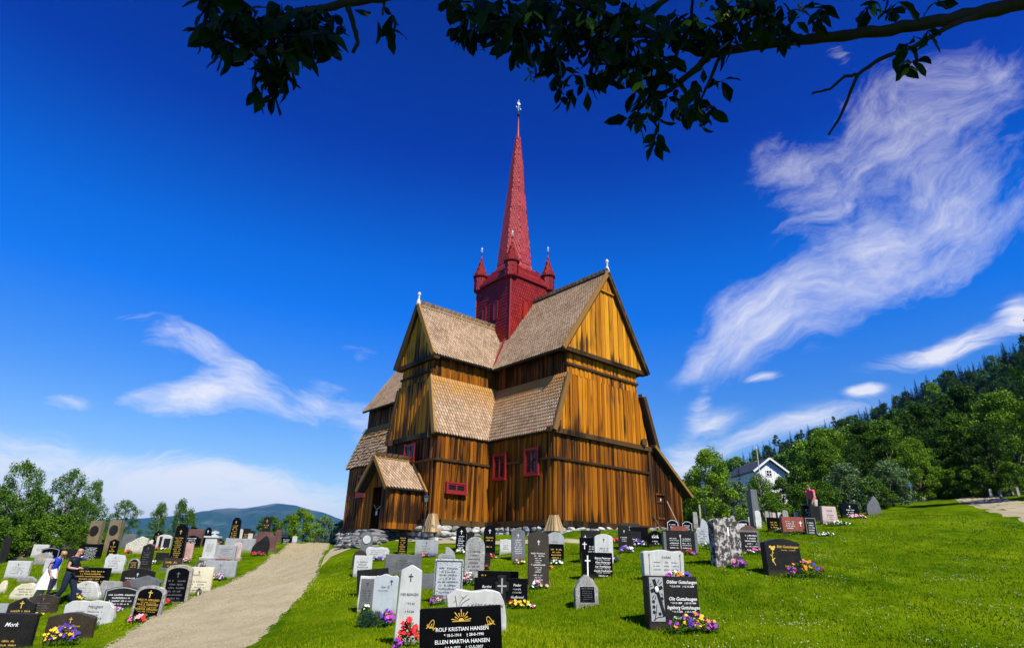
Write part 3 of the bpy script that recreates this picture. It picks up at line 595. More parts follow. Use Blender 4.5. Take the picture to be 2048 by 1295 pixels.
m.r = [.25*r_ for r_ in m.r]; st = m.build('entrance_steps', RUB, church)
# --- tower
TH = 1.6; tow = MB(); ZT0, ZT1 = 9.5, 15.75
shingles(tow, [P(AC-TH, BC+TH, ZT0), P(AC-TH, BC-TH, ZT0), P(AC-TH, BC-TH, ZT1), P(AC-TH, BC+TH, ZT1)], w=.16, row=.20, th=.045)
shingles(tow, [P(AC-TH, BC-TH, ZT0), P(AC+TH, BC-TH, ZT0), P(AC+TH, BC-TH, ZT1), P(AC-TH, BC-TH, ZT1)], w=.16, row=.20, th=.045)
shingles(tow, [P(AC+TH, BC-TH, ZT0), P(AC+TH, BC+TH, ZT0), P(AC+TH, BC+TH, ZT1), P(AC+TH, BC-TH, ZT1)], w=.3, row=.34); shingles(tow, [P(AC+TH, BC+TH, ZT0), P(AC-TH, BC+TH, ZT0), P(AC-TH, BC+TH, ZT1), P(AC+TH, BC+TH, ZT1)], w=.3, row=.34)
for sx, sy in ((-1,-1), (-1,1), (1,-1)): tow.bar(P(AC+sx*(TH+.02), BC+sy*(TH+.02), ZT0), P(AC+sx*(TH+.02), BC+sy*(TH+.02), ZT1-.1), .09, .09, up=(1,0,0), r=.6)
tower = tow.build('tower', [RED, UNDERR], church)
def shutter(O, u, nrm, w, h):
    m = MB(); pts = [(-w/2, 0), (w/2, 0), (w/2, h-w/2)]+[(w/2*math.cos(t), h-w/2+w/2*math.sin(t)) for t in np.linspace(.3, math.pi-.3, 5)]+[(-w/2, h-w/2)]
    F = [O+u*x+z_*y+nrm*.045 for x, y in pts]; B = [p-nrm*.05 for p in F]; n = len(F); m.mesh(F+B, [tuple(range(n))]+[(i, i+n, (i+1) % n+n, (i+1) % n) for i in range(n)], .9)
    for i in range(n): m.bar(F[i], F[(i+1) % n], .05, .05, up=nrm, r=.2)
    m.build('shutter', RED, tower)
for bb, z in ((26.25, 12.65), (25.15, 12.85)): shutter(P(AC-TH-.03, bb, z), b_, -a_, .36, 1.35)
shutter(P(21.25, BC-TH-.03, 12.75), a_, -b_, .42, 1.3)
# tower roof: square eave to octagonal spire
EH = 1.72; ZE = 15.5; m = MB()
def octp(r, z, k, rot=0): t = 2*math.pi*(k+.5)/8+rot; return P(AC+r*math.cos(t), BC+r*math.sin(t), z)
sq = lambda s, z: [P(AC+s, BC+s, z), P(AC-s, BC+s, z), P(AC-s, BC-s, z), P(AC+s, BC-s, z)]
lo, hi = sq(EH, ZE), sq(1.02, 16.55)
for k in range(4): shingles(m, [lo[(k+1) % 4], lo[k], hi[k], hi[(k+1) % 4]] if True else 0, w=.13, row=.16, th=.028)
for k in range(4): m.bar(lo[k]-z_*.06, lo[(k+1) % 4]-z_*.06, .08, .16, r=.3)
m.build('tower_roof', [RED, UNDERR], tower)
m = MB(); prof = [(1.22, 16.1), (1.12, 16.8), (1.02, 18.0), (.90, 19.2), (.74, 20.8), (.585, 22.4), (.42, 24.4), (.28, 25.9), (.17, 26.9)]
for i in range(len(prof)-1):
    (r0, z0), (r1, z1) = prof[i], prof[i+1]
    for k in range(8):
        p = [octp(r0, z0, k), octp(r0, z0, k+1), octp(r1, z1, k+1), octp(r1, z1, k)]
        shingles(m, p, w=.15, row=.20, th=.04)
for k in range(8): m.tube([octp(r*1.0, z, k) for r, z in prof], .022, 4, .95)
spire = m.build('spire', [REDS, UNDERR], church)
m = MB(); m.lathe(P(AC, BC, 0), [(.23, 26.8), (.14, 27.0), (.10, 27.4), (.06, 28.3), (.045, 28.7)], 8, .9); m.build('spire_tip', REDP, spire, smooth=True)
def ironwork(p, s, parent):
    m = MB(); m.tube([p, p+z_*.75*s], .022*s+.006, 6); m.sphere(p+z_*.42*s, .13*s); m.build('ball', IRON, parent)
    m = MB(); m.tube([p+z_*.6*s, p+z_*1.75*s], .014*s+.005, 5)
    for d in (a_, b_): m.tube([p+z_*1.0*s-d*.16*s, p+z_*1.0*s+d*.16*s], .02*s+.004, 5); 
    for d in (-1, 1): m.cbox(p+z_*1.0*s+a_*d*.19*s, .06*s, .06*s, .10*s)
    m.mesh([p+z_*1.3*s+a_*x*s+b_*y*.012+z_*zz*s for y in (-1, 1) for x, zz in ((-.16, .05), (.0, .0), (.12, .04), (.17, .2), (.10, .17), (.04, .28), (-.02, .14), (-.14, .22), (-.10, .12))], [tuple(range(9)), tuple(range(9, 18))[::-1]]+[(i, i+9, (i+1) % 9+9, (i+1) % 9) for i in range(9)])
    m.build('weather_vane', GILT, parent)
ironwork(P(AC, BC, 28.6), 1.0, spire)
def turret(A, B):
    m = MB(); c = P(A, B, 0); r = .38; n = 8
    def pt(rr, z, k): t = 2*math.pi*(k+.5)/n; return c+a_*rr*math.cos(t)+b_*rr*math.sin(t)+z_*z
    for k in range(n):
        shingles(m, [pt(r, 15.25, k), pt(r, 15.25, k+1), pt(r, 16.3, k+1), pt(r, 16.3, k)], w=.12, row=.15, th=.02, ctr=c)
    for (r0, z0), (r1, z1) in (((.49, 16.22), (.30, 16.65)), ((.30, 16.6), (.17, 17.05)), ((.17, 17.05), (.06, 17.5))):
        for k in range(n): shingles(m, [pt(r0, z0, k), pt(r0, z0, k+1), pt(r1, z1, k+1), pt(r1, z1, k)], w=.11, row=.15, th=.02, ctr=c)
    m.mesh([pt(r*.98, 15.24, k) for k in range(n)], [tuple(range(n))], .2)
    t = m.build('turret', [RED, UNDERR], church); m = MB(); m.lathe(c, [(.08, 17.4), (.05, 17.65), (.03, 17.85)], 8); m.build('turret_tip', REDP, t, smooth=True)
    ironwork(c+z_*17.75, .40, t)
for sx, sy in ((-1,-1), (-1,1), (1,-1), (1,1)): turret(AC+sx*1.50, BC+sy*1.50)
# ------------------------------------------------------------------ gravestones
def proj(p):
    p = np.asarray(p, float); z = p@_f; return PW/2+FPX*(p@_right)/z, PH/2-FPX*(p@_up)/z
def outline(sh, w, h, rr):
    x = w/2
    if sh == 'rect': return [(-x,0),(x,0),(x,h),(-x,h)]
    if sh == 'arch': n = 10; s = min(.22*w, h*.3); return [(-x,0),(x,0)]+[(x*math.cos(t), h-s+s*math.sin(t)) for t in np.linspace(0, math.pi, n+1)]
    if sh == 'bow': n = 8; s = .10*w; return [(-x,0),(x,0)]+[(x*(1-2*i/n), h-s+s*math.sin(math.pi*i/n)) for i in range(n+1)]
    if sh == 'round': n = 12; s = min(x, h*.45); return [(-x,0),(x,0)]+[(x*math.cos(t), h-s+s*math.sin(t)) for t in np.linspace(0, math.pi, n+1)]
    if sh == 'gable': s = .24*w; return [(-x,0),(x,0),(x*.97,h-s),(0,h),(-x*.97,h-s)]
    if sh == 'peak': s = .55*w; return [(-x,0),(x,0),(x,h-s),(x*.55,h-s*.35),(0,h),(-x*.55,h-s*.35),(-x,h-s)]
    if sh == 'taper': k = .86; return [(-x,0),(x,0),(x*k,h-.22*w),(0,h),(-x*k,h-.22*w)]
    if sh == 'obel': k = .78; return [(-x,0),(x,0),(x*k,h-.28*w),(x*.4*k,h),(-x*.4*k,h),(-x*k,h-.28*w)]
    if sh == 'pillar': k = .88; return [(-x,0),(x,0),(x*k,h),(-x*k,h)]
    if sh == 'shoulder': s = .16*w; return [(-x,0),(x,0),(x,h-s),(x*.72,h-s)]+[(x*.72*math.cos(t), h-s+s*math.sin(t)) for t in np.linspace(.25, math.pi-.25, 7)]+[(-x*.72,h-s),(-x,h-s)]
    if sh == 'wave': n = 10; return [(-x*.96,0),(x*.96,0),(x,h*.9)]+[(x*(1-2*i/n), h*(.965+.028*math.cos(i*1.1+.4))) for i in range(1, n)]+[(-x,h*.88)]
    if sh == 'slant': return [(-x,0),(x,0),(x*.96,h*.9),(x*.3,h),(-x*.9,h*.55)]
    if sh == 'point': return [(-x,0),(x,0),(x,h*.62),(x*.72,h*.93),(x*.5,h),(x*.2,h*.9),(-x*.1,h*.76),(-x*.7,h*.55),(-x,h*.3)]
    if sh == 'spike': return [(-x,0),(x,0),(x,h*.55),(x*.6,h*.88),(x*.1,h),(-x*.15,h*.88),(-x*.3,h*.66),(-x*.75,h*.62),(-x,h*.35)]
    if sh == 'quarter': n = 8; return [(-x,0),(x,0)]+[(x-2*x*(1-math.cos(t)) if 0 else -x*.2+1.2*x*math.cos(t), h*math.sin(t)*.98+.001) for t in np.linspace(.05, math.pi/2, n)]+[(-x*.2,h*.45),(-x*.6,h*.5),(-x,h*.3)]
    if sh == 'pedi': return [(-x*.9,0),(x*.9,0),(x*.9,h*.55),(x,h*.55),(x,h*.68),(0,h),(-x,h*.68),(-x,h*.55),(-x*.9,h*.55)]
    if sh == 'saddle': return [(-x*.72,0),(x*.72,0),(x*.95,h*.3),(x,h*.62),(x*.75,h*.8),(x*.35,h*.93),(0,h),(-x*.35,h*.93),(-x*.75,h*.8),(-x,h*.62),(-x*.95,h*.3)]
    if sh == 'rough':
        P_ = [(-x,0),(x,0),(x*1.0,h*.35),(x*.95,h*.75),(x*.8,h*.95),(x*.3,h),(-x*.25,h*.97),(-x*.75,h),(-x*.97,h*.8),(-x,h*.4)]
        return P_[:2]+[(p[0]+rr.uniform(-.035,.035)*w, p[1]+rr.uniform(-.04,.03)*h) for p in P_[2:]]
    if sh == 'lump':
        P_ = [(-x,0),(x,0),(x*1.0,h*.3),(x*.85,h*.65),(x*.45,h*.92),(x*.1,h),(-x*.35,h*.92),(-x*.8,h*.7),(-x*1.0,h*.3)]
        return P_[:2]+[(p[0]+rr.uniform(-.04,.04)*w, p[1]+rr.uniform(-.05,.03)*h) for p in P_[2:]]
def slab(name, pts, y0, th, mat, parent, bev=.01, roughen=0.0, rr=random, z0=-.15):
    bm = bmesh.new(); pts = [(p[0], p[1] if p[1] > 1e-6 else z0) for p in pts]
    if roughen:
        q = []
        for i in range(len(pts)):
            p, n = pts[i], pts[(i+1) % len(pts)]; q.append(p); L = math.hypot(n[0]-p[0], n[1]-p[1])
            k = int(L/.09)
            if not (p[1] == z0 and n[1] == z0):
                for j in range(1, k): t = j/k; q.append((p[0]+(n[0]-p[0])*t+rr.uniform(-1,1)*roughen, p[1]+(n[1]-p[1])*t+rr.uniform(-1,1)*roughen))
        pts = q
    F = [bm.verts.new((x, y0, z)) for x, z in pts]; B = [bm.verts.new((x+(rr.uniform(-1,1)*roughen), y0+th+rr.uniform(-1,1)*roughen, z+(rr.uniform(-1,1)*roughen if z > 0 else 0))) for x, z in pts]; n = len(pts)
    bm.faces.new(F[::-1] if False else F); bm.faces.new(B[::-1])
    for i in range(n): bm.faces.new((F[(i+1) % n], F[i], B[i], B[(i+1) % n]))
    bmesh.ops.recalc_face_normals(bm, faces=bm.faces)
    if bev: bmesh.ops.bevel(bm, geom=[e for e in bm.edges if e.calc_length() > bev*2.5 and not all(v.co.z <= z0+1e-6 for v in e.verts)], offset=bev, segments=1, affect='EDGES', clamp_overlap=True)
    me = bpy.data.meshes.new(name); bm.to_mesh(me); bm.free(); me.materials.append(mat); return link(name, me, parent)
_tc = bpy.data.curves.new('t', 'FONT'); _to = bpy.data.objects.new('t', _tc); C.objects.link(_to)
def text_into(mb, body, size, x, z, align='CENTER', shear=0.0, bold=0.0, rot=0.0, m=0, maxw=None):
    _tc.body = body; _tc.size = size; _tc.align_x = align; _tc.shear = shear; _tc.offset = bold*size; _tc.resolution_u = 2; _tc.space_character = 1.0
    bpy.context.view_layer.update(); dg = bpy.context.evaluated_depsgraph_get(); me = bpy.data.meshes.new_from_object(_to.evaluated_get(dg))
    vs = np.array([v.co[:] for v in me.vertices]).reshape(-1, 3)
    if len(vs) == 0: return
    if maxw:
        W_ = vs[:, 0].max()-vs[:, 0].min()
        if W_ > maxw: vs[:, 0] *= maxw/W_
    c, s = math.cos(rot), math.sin(rot)
    mb.mesh([(x+v[0]*c-v[1]*s, -.006, z+v[0]*s+v[1]*c) for v in vs], [tuple(p.vertices) for p in me.polygons], .5, m); bpy.data.meshes.remove(me)
def dashes(mb, x0, x1, z, h, rr, m=0):
    x = x0
    while x < x1-h*.4:
        w = h*rr.uniform(.28, .6)
        if rr.random() < .14: x += h*.7; continue
        hh = h*rr.uniform(.7, 1.05); k = rr.random()
        if k < .5: mb.mesh([(x,-.006,z),(x+w*.35,-.006,z),(x+w*.35,-.006,z+hh),(x,-.006,z+hh)], [(0,1,2,3)], .5, m); mb.mesh([(x+w*.6,-.0062,z),(x+w*.85,-.0062,z),(x+w*.85,-.0062,z+hh*.8),(x+w*.6,-.0062,z+hh*.8)], [(0,1,2,3)], .5, m); mb.mesh([(x,-.0064,z+hh*.4),(x+w*.85,-.0064,z+hh*.4),(x+w*.85,-.0064,z+hh*.6),(x,-.0064,z+hh*.6)], [(0,1,2,3)], .5, m)
        else: mb.mesh([(x,-.006,z),(x+w*.8,-.006,z),(x+w*.8,-.006,z+hh*.3),(x+w*.3,-.006,z+hh*.45),(x+w*.3,-.006,z+hh),(x,-.006,z+hh)], [(0,1,2,3,4,5)], .5, m)
        x += w+h*.16
def cross(mb, x, z, h, t=.10, m=0, y=-.008):
    w = h*t; a = h*.62
    for (x0, z0, x1, z1) in ((x-w/2, z, x+w/2, z+h), (x-a/2, z+h*.62, x-w/2, z+h*.62+w), (x+w/2, z+h*.62, x+a/2, z+h*.62+w)): mb.mesh([(x0,y,z0),(x1,y,z0),(x1,y,z1),(x0,y,z1)], [(0,1,2,3)], .5, m)
def stroke(mb, pts, w, m=0, y=-.008):
    for i in range(len(pts)-1):
        (x0, z0), (x1, z1) = pts[i], pts[i+1]; L = math.hypot(x1-x0, z1-z0)+1e-9; nx, nz = -(z1-z0)/L*w/2, (x1-x0)/L*w/2; yy = y-.0002*i
        mb.mesh([(x0+nx,yy,z0+nz),(x0-nx,yy,z0-nz),(x1-nx,yy,z1-nz),(x1+nx,yy,z1+nz)], [(3,2,1,0)], .5, m)
STONES = []
def stone(cx, base, top, wpx, sh, mat, txt='', label='', **k):
    rr = random.Random(int(cx*7+base)); pos, d = ground_hit(cx, base)
    yaw = R(k.get('yaw', 4)); w = wpx*d/FPX/math.cos(yaw)
    h = .8
    for _ in range(12):
        y = proj(pos+np.array([0, 0, h]))[1]; h *= (base-top)/max(base-y, 1)
    name = k.get('name', 'gravestone'); o = empty(name, pos, yaw, label, k.get('cat', 'gravestone'), k.get('group', 'gravestones in the churchyard'))
    o.rotation_euler[1] = R(k.get('tilt', 0)); o.rotation_euler[0] = R(k.get('lean', rr.uniform(-2, 2)))
    th = k.get('th', max(.09, min(.16, w*.18))); rgh = {'rough': .014, 'mott': .010, 'motl': .014, 'moss': .008, 'lichen': .008, 'cream': .004}.get(mat, 0.0)
    if sh in ('rough', 'lump', 'slant', 'point', 'spike'): rgh = max(rgh, .012)
    pts = outline(sh, w, h, rr); main = ST[mat]
    if k.get('rim'):                       # rough frame standing proud round a polished field
        slab('slab', pts, 0.012, th, ST[k['rim']], o, .012, .006, rr)
        kx, kz = .80, .86; q = [(p[0]*kx, max(p[1], 0)*kz+h*.06) for p in pts]; slab('panel', q, 0.0, .03, main, o, .004, z0=h*.06)
    else: slab('slab', pts, 0.0, th, main, o, .012 if not rgh else .014, rgh, rr)
    if k.get('plinth'): slab('plinth', [(-w*.62,0),(w*.62,0),(w*.62,.13),(-w*.62,.13)], -.06, th+.12, ST[k['plinth']], o, .012)
    if k.get('edge'): 
        m = MB(); n = len(pts)
        stroke(m, [(p[0]*.9, max(p[1], .05)*.94+.01) for p in pts[1:]+pts[:1]], w*.03); m.build('border', TXT[k['edge']], o, world=False)
    H = k.get('h0', .86)*h; col = 'w'
    for spec in ([txt] if isinstance(txt, str) else txt):
        if not spec: continue
        if isinstance(spec, tuple):        # (text, size, x, z, options): sizes as fractions of the height
            body, sz, x, z, op = spec; m = MB(); mw = op.pop('maxw', None); c_ = op.pop('col', 'w'); text_into(m, body, sz*h, x*w, z*h, maxw=mw*w if mw else None, **op); m.build('lettering', TXT[c_], o, world=False); continue
        col = 'w'; m = MB(); e = MB(); z = H
        for tok in spec.split():
            if tok[0] == '@': col = tok[1:]
            elif tok[0] == 'c': s = float(tok[1:] or .18)*h; cross(e, float(k.get('ex', 0))*w, z-s, s, .13); z -= s+.06*h
            elif tok[0] == 'n':            # n<count>,<size>,<width>
                a = tok[1:].split(','); cnt = int(a[0]); s = float(a[1])*h if len(a) > 1 else .055*h; ww = float(a[2]) if len(a) > 2 else .68
                for i in range(cnt):
                    f = ww*(1 if i % 2 == 0 else .8)*rr.uniform(.85, 1); x_ = float(k.get('tx', 0))*w; dashes(m, x_-w*f/2, x_+w*f/2, z-s, s, rr); z -= s*1.75
            elif tok[0] == '_': z -= float(tok[1:])*h
        if m.f: m.build('lettering', TXT[col], o, world=False)
        if e.f: e.build('cross_emblem', TXT[col], o, world=False)
    STONES.append((cx, base, round(float(h), 2), round(float(w), 2), round(float(d), 1))); return o, w, h
S = stone
# --- left slope, nearest first
S(12,1302,1226,76,'rect','dark',['@g _.55 n3,.06,.6',('Mork',.16,-.05,.66,dict(shear=.35,bold=.01))],'dark polished stone cut by the left edge of the photo, script name above gold lines',yaw=10,edge=None)
S(33,1243,1194,50,'gable','dark',['@g c.3 n2,.09,.8'],'dark pointed stone with a gilded cross and two gilded lines near the left edge',yaw=8)
S(79,1227,1188,52,'bow','brown',['@gr c.2 n4,.07,.6'],'brown bow-topped stone with faint lettering and a drawn lily at its right side',yaw=10)
S(46,1200,1163,58,'lump','cream',['@k _.2 n3,.08,.6'],'cream natural boulder stone with dark script, left of the woman in blue',name='memorial_boulder')
S(29,1157,1121,42,'rect','white',['@k c.14 n4,.06,.66'],'white rectangular slab standing alone on grass near the left edge',yaw=8)
S(50,1165,1151,36,'lump','mott','','low dark rough rock between the white slab and the woman in blue',name='memorial_boulder')
S(0,1185,1159,16,'lump','cream','','cream boulder just cut by the left edge',name='memorial_boulder')
S(-1,1232,1206,18,'rect','grey','','pale grey slab low at the left edge beside the gilded cross stone')
S(131,1282,1224,86,'bow','brown',['@g _.02 c.2',('JOHANNES P. MORK',.085,0,.5,dict(col='g',shear=.15,maxw=.72)),('* 20 4 1891  † 27 8 1926',.075,0,.36,dict(col='g',maxw=.8))],'brown-black bow-topped stone with one gilded name behind yellow and violet pansies',yaw=8)
S(170,1254,1200,92,'rough','white',[('Haugen',.19,.1,.72,dict(col='k',shear=.3)),'@k _.22 n3,.075,.6'],'wide white rough-edged slab with a large drawn cross and script name',yaw=8)
S(165,1198,1160,60,'lump','rough',['@gr c.16 n4,.06,.5'],'pale speckled boulder stone right of the man, yellow pansies at its foot',name='memorial_boulder')
S(214,1196,1161,44,'rough','mott','','grey lichen-mottled block touching the pale boulder stone')
S(237,1218,1172,66,'bow','dark',['@w _.18 n4,.075,.75'],'dark stone with a carved leaf band across its bowed top, red flowers in front',yaw=8,edge='s')
S(287,1238,1170,56,'arch','black',['@g c.22',('PAUL M. SØRGÅRD',.088,0,.545,dict(col='g',maxw=.72)),('* 20-7-1884  † 4-6-1937',.05,0,.485,dict(col='g',maxw=.7)),('PAUL E. SØRGÅRD',.088,0,.41,dict(col='g',maxw=.72)),('* 20-10-1891  † 26-11-1950',.05,0,.35,dict(col='g',maxw=.7)),('MARTHA SØRGÅRD',.088,0,.275,dict(col='g',maxw=.74)),('* 24-12-1888  † 12-10-1969',.05,0,.215,dict(col='g',maxw=.7)),('FRED',.07,0,.12,dict(col='g'))],'black arched stone with grey rim and three gilded names, nearest the path',rim='mott',yaw=9,tilt=3)
S(175,1172,1134,66,'rect','black',['@g _.02 n6,.075,.8'],'wide black family stone covered in gilded columns, in front of the man',yaw=8)
S(223,1146,1107,36,'rough','white',['@gr c.12 n4,.07,.66'],'white rough-edged slab with red flowers at its foot, behind the black family stone',yaw=8)
S(264,1140,1116,22,'round','dark',['@g _.15 n3,.1,.6'],'small round-headed dark stone beside a tall dark one',rim='mott')
S(287,1138,1086,25,'taper','dark',['@gr c.12 n6,.05,.6'],'tall narrow dark stone with grey lettering right of the small round one')
S(270,1172,1136,60,'bow','dark',['@w _.1 c.2 n2,.08,.8'],'dark bow-topped stone with a white cross and script behind the grey pediment stone',yaw=8)
S(286,1182,1150,62,'pedi','mid','','grey stone shaped like a low temple pediment above the black gilded stone')
S(250,1178,1159,22,'lump','maroon','','small reddish rock left of the pediment stone',name='memorial_boulder')
S(345,1207,1128,50,'arch','black',['@gr _.03 c.14 n7,.05,.7'],'tall black arched field in a rough brown rim, red flowers at its foot',rim='moss',yaw=8,h0=.84)
S(390,1186,1133,52,'rect','cream',['@k c.14',('SØGARD',.10,-.12,.66,dict(col='k',maxw=.5)),'@k _.38 n4,.06,.7'],'cream yellow slab with dark lettering and a small lantern before it',yaw=8)
S(437,1156,1120,58,'rect','grey',['@gr _.05 c.22 n3,.07,.5'],'wide grey slab beside the path with yellow and violet pansies',yaw=8)
S(401,1144,1119,36,'lump','lichen','','dark lichen-covered rough block behind the cream slab',name='memorial_boulder')
S(340,1142,1115,34,'rect','brown',['@g _.1 n3,.14,.8'],'low brown stone with two gilded lines at the foot of the tall black monument',plinth='mid')
S(349,1124,1047,27,'obel','black',['@g _.02 c.11 _.02 n14,.028,.62'],'tallest black monument on the left slope with many gilded lines',th=.2,plinth='mid')
S(321,1123,1104,24,'rect','dark','','low dark slab left of the tall black monument')
S(373,1120,1086,17,'pillar','pink',['@gr _.2 n5,.05,.6'],'narrow salmon pink pillar stone right of the tall black monument')
S(381,1094,1070,32,'shoulder','black',['@w _.05 n4,.1,.6'],'black curved-top stone with white lettering behind the pink pillar')
S(383,1088,1057,36,'rect','maroon','','wide red-brown tomb with a ledge on top, far left of the mountain view',plinth='maroon')
S(386,1062,1053,12,'bow','black','','small black stone top showing above the red-brown tomb')
o,w,h=S(414,1120,1073,25,'pillar','white',['@gr _.15 n6,.035,.6'],'white marble pedestal crowned with a carved cross',plinth='white',th=.3)
slab('cap', [(-w*.6,h*.97),(w*.6,h*.97),(w*.6,h*1.04),(-w*.6,h*1.04)], -.04, .38, ST['white'], o, .01, z0=h*.97)
m=MB(); m.cbox((w*.15,.12,h*1.16),.10,.09,h*.24); m.cbox((w*.15,.12,h*1.2),.30,.089,.09); m.cbox((w*.15,.12,h*1.06),.22,.16,.07); m.build('carved_cross',ST['white'],o,world=False)
S(410,1092,1054,15,'obel','black',['@w c.16'],'narrow black stone left behind the white pedestal',tilt=0)
S(436,1098,1076,16,'gable','dark',['@g _.1 n3,.1,.7'],'small dark pointed stone with gilded lines between white pedestal and grey slab')
S(447,1120,1089,40,'rect','grey',['@gr _.08 n5,.07,.7'],'grey slab with dark script and a row of red and violet flowers')
S(470,1119,1083,17,'round','rose',['@gr _.2 n6,.05,.6'],'narrow pinkish round-topped stone on a plinth beside the grey slab',plinth='rose')
S(465,1084,1034,19,'obel','black',['@g c.11 n10,.042,.66'],'slim black obelisk with gilded lines standing before the mountain',th=.25,plinth='mid')
S(477,1102,1076,58,'rect','grey',['@gr _.05 n2,.1,.4'],'long low pale grey slab under the slim obelisk')
S(478,1080,1057,13,'rough','white','','small white rough stone right of the slim obelisk')
S(490,1080,1056,14,'rect','dark',['@g _.3 n3,.08,.6'],'dark rectangular stone between white rough stone and brown tomb')
S(501,1082,1060,12,'shoulder','dark','','small dark curved-top stone just left of the brown tomb')
S(512,1098,1063,3,'rect','white','','thin white post showing by the brown tomb') if False else None
o,w,h=S(498,1084,1066,9,'rect','white','','slender white cross marker in front of two dark stones',name='cross_marker')
S(529,1074,1033,15,'arch','dark',['@g c.14 _.03 n2,.06,.7'],'tall dark stone with gilded lines rising behind the brown tomb',th=.2)
S(525,1100,1062,45,'shoulder','maroon','','wide brown weathered tomb with a moulded top beside the path',plinth='maroon')
S(518,1107,1070,32,'point','dark','','dark slanting natural stone with red flowers beside the path',tilt=0)
S(541,1092,1079,11,'rect','moss','','small tan stone right of the slanting dark one')
S(554,1085,1058,11,'bow','maroon','','narrow reddish stone at the top of the path')
S(572,1086,1074,20,'rect','black',['@w _.15 n3,.15,.7'],'low black slab at the crest of the path')
S(588,1086,1071,9,'arch','white','','small white stone next to the low black slab at the crest')
S(634,1083,1071,7,'gable','brown','','small brown stone at the right edge of the crest of the path')
S(661,1080,1067,6,'gable','brown','','small brown stone on the verge left of the church steps')
# memorial pair and the rows behind
for cx_m,lab,ln in ((178,'left one of two leaning brown concrete memorial pillars with a round plaque',0),(217,'right one of two brown concrete memorial pillars with a round plaque, slightly taller',0)):
    o,w,h=S(cx_m,1100,1041 if cx_m<200 else 1039,25,'pillar','conc','',lab,th=.4,name='memorial_pillar',cat='memorial pillar',group='pair of memorial pillars',lean=0)
    m=MB(); m.mesh([(w*.33*math.cos(t),-.02,h*.66+w*.40*math.sin(t)) for t in np.linspace(0,2*math.pi,20,endpoint=False)]+[(w*.33*math.cos(t),.01,h*.66+w*.40*math.sin(t)) for t in np.linspace(0,2*math.pi,20,endpoint=False)],[tuple(range(20))]+[(i,i+20,(i+1)%20+20,(i+1)%20) for i in range(20)],.5); m.build('plaque',ST['dark'],o,world=False)
S(177,1118,1087,38,'rect','black',['@w _.08 n9,.05,.66'],'black slab with nine white lines below the memorial pillars',yaw=8)
S(221,1112,1077,18,'gable','black',['@g c.2 n4,.07,.6'],'black pointed stone with gilded cross in front of the right memorial pillar')
S(253,1094,1067,26,'rough','mid','','grey rough block right of the memorial pillars')
S(268,1106,1072,42,'slant','motl','','large multicoloured natural stone with a slanting top',name='memorial_boulder')
S(298,1091,1078,11,'slant','rough','','small pale pointed stone right of the multicoloured one')
S(312,1089,1061,16,'gable','black',['@g _.02 c.14 n3,.07,.6'],'black stone with gilded lines under the birches')
o,w,h=S(324,1096,1068,28,'arch','white','','white arched frame with dark columns and field')
slab('panel',[(w*.02,.06),(w*.46,.06),(w*.46,h*.72),(w*.02,h*.72)],-.02,.04,ST['dark'],o,.004,z0=.06); slab('column',[(-w*.30,.06),(-w*.12,.06),(-w*.12,h*.84),(-w*.30,h*.84)],-.03,.05,ST['dark'],o,.004,z0=.06)
S(38,1119,1087,24,'gable','dark',['@g c.14 n5,.08,.7'],'dark stone with gilded lines on a grey plinth near the left edge',plinth='mid')
S(69,1108,1071,17,'gable','dark',['@g c.16 n3,.07,.6'],'tall narrow dark stone with gilded lines behind the white slab by the trees')
S(75,1114,1088,28,'rect','white',['@gr c.12 n2,.07,.5'],'white slab in front of the tall narrow dark stone, under the trees',yaw=8)
S(95,1124,1094,36,'bow','black',['@w _.15 n1,.14,.5'],'black carved bow-topped stone above the head of the woman',edge='s')
S(81,1130,1105,32,'arch','mott',['@g _.2 n1,.2,.5'],'mottled stone with a dark arched field left of the woman',rim='mott')
S(124,1102,1087,38,'rect','grey',['@gr _.15 n2,.14,.7'],'long low pale grey slab above the bald head of the man')
S(133,1118,1097,34,'rect','dark','','dark slab behind the man, below the long pale slab')
S(1,1126,1074,14,'rect','dark','','tall dark stone cut by the left edge under the trees')
S(12,1120,1096,14,'rect','dark','','dark slab second from the left edge under the trees')
S(147,1138,1124,20,'bow','dark','','dark scroll-topped stone behind the hands of the man')
S(90,1148,1116,14,'rect','white','','white slab half hidden behind the shoulder of the woman')
S(108,1146,1115,13,'rect','white','','white slab showing between the woman and the man')
# --- middle and right field
o,w,h=S(811,1288,1128,50,'taper','white',['@k _.0 c.1',('IVER BJØRGEN',.048,0,.60,dict(col='k',maxw=.72)),('* 9/5.56',.04,.05,.49,dict(col='k')),('† 9/5.84',.04,.05,.39,dict(col='k')),('Elskad',.045,.08,.245,dict(col='k',shear=.2))],'tall white pointed stone with a dark cross and one name, red geraniums at its foot',th=.16,h0=.88)
S(766,1232,1146,50,'wave','blueg',[('Ivar G',.085,-.02,.66,dict(col='k',shear=.3)),('* 24-12-1925',.05,-.12,.58,dict(col='k')),'@k c.13'],'light blue-grey wavy-topped slab half hidden behind the tall white stone',ex=.22)
S(730,1221,1151,34,'rect','mid',['@k _.04 c.12 _.04 n5,.04,.6'],'grey rough-framed stone left of the blue-grey slab',rim='rough')
S(745,1192,1137,62,'rect','dark','','dark polished slab sagging to the left behind the grey framed stone',tilt=-6)
S(723,1153,1110,36,'rect','white',['@k _.12 n4,.07,.7'],'white slab with dark lettering in front of a dark arched stone')
S(717,1137,1099,28,'round','brown','','dark arched stone behind the white slab at the path bend')
o,w,h=S(731,1104,1062,22,'round','mid','','grey oval monument with a round white disc on the church side of the path bend',th=.12)
m=MB(); m.mesh([(w*.36*math.cos(t),-.03,h*.62+w*.36*math.sin(t)) for t in np.linspace(0,2*math.pi,20,endpoint=False)],[tuple(range(20))],.5); m.build('disc',ST['white'],o,world=False)
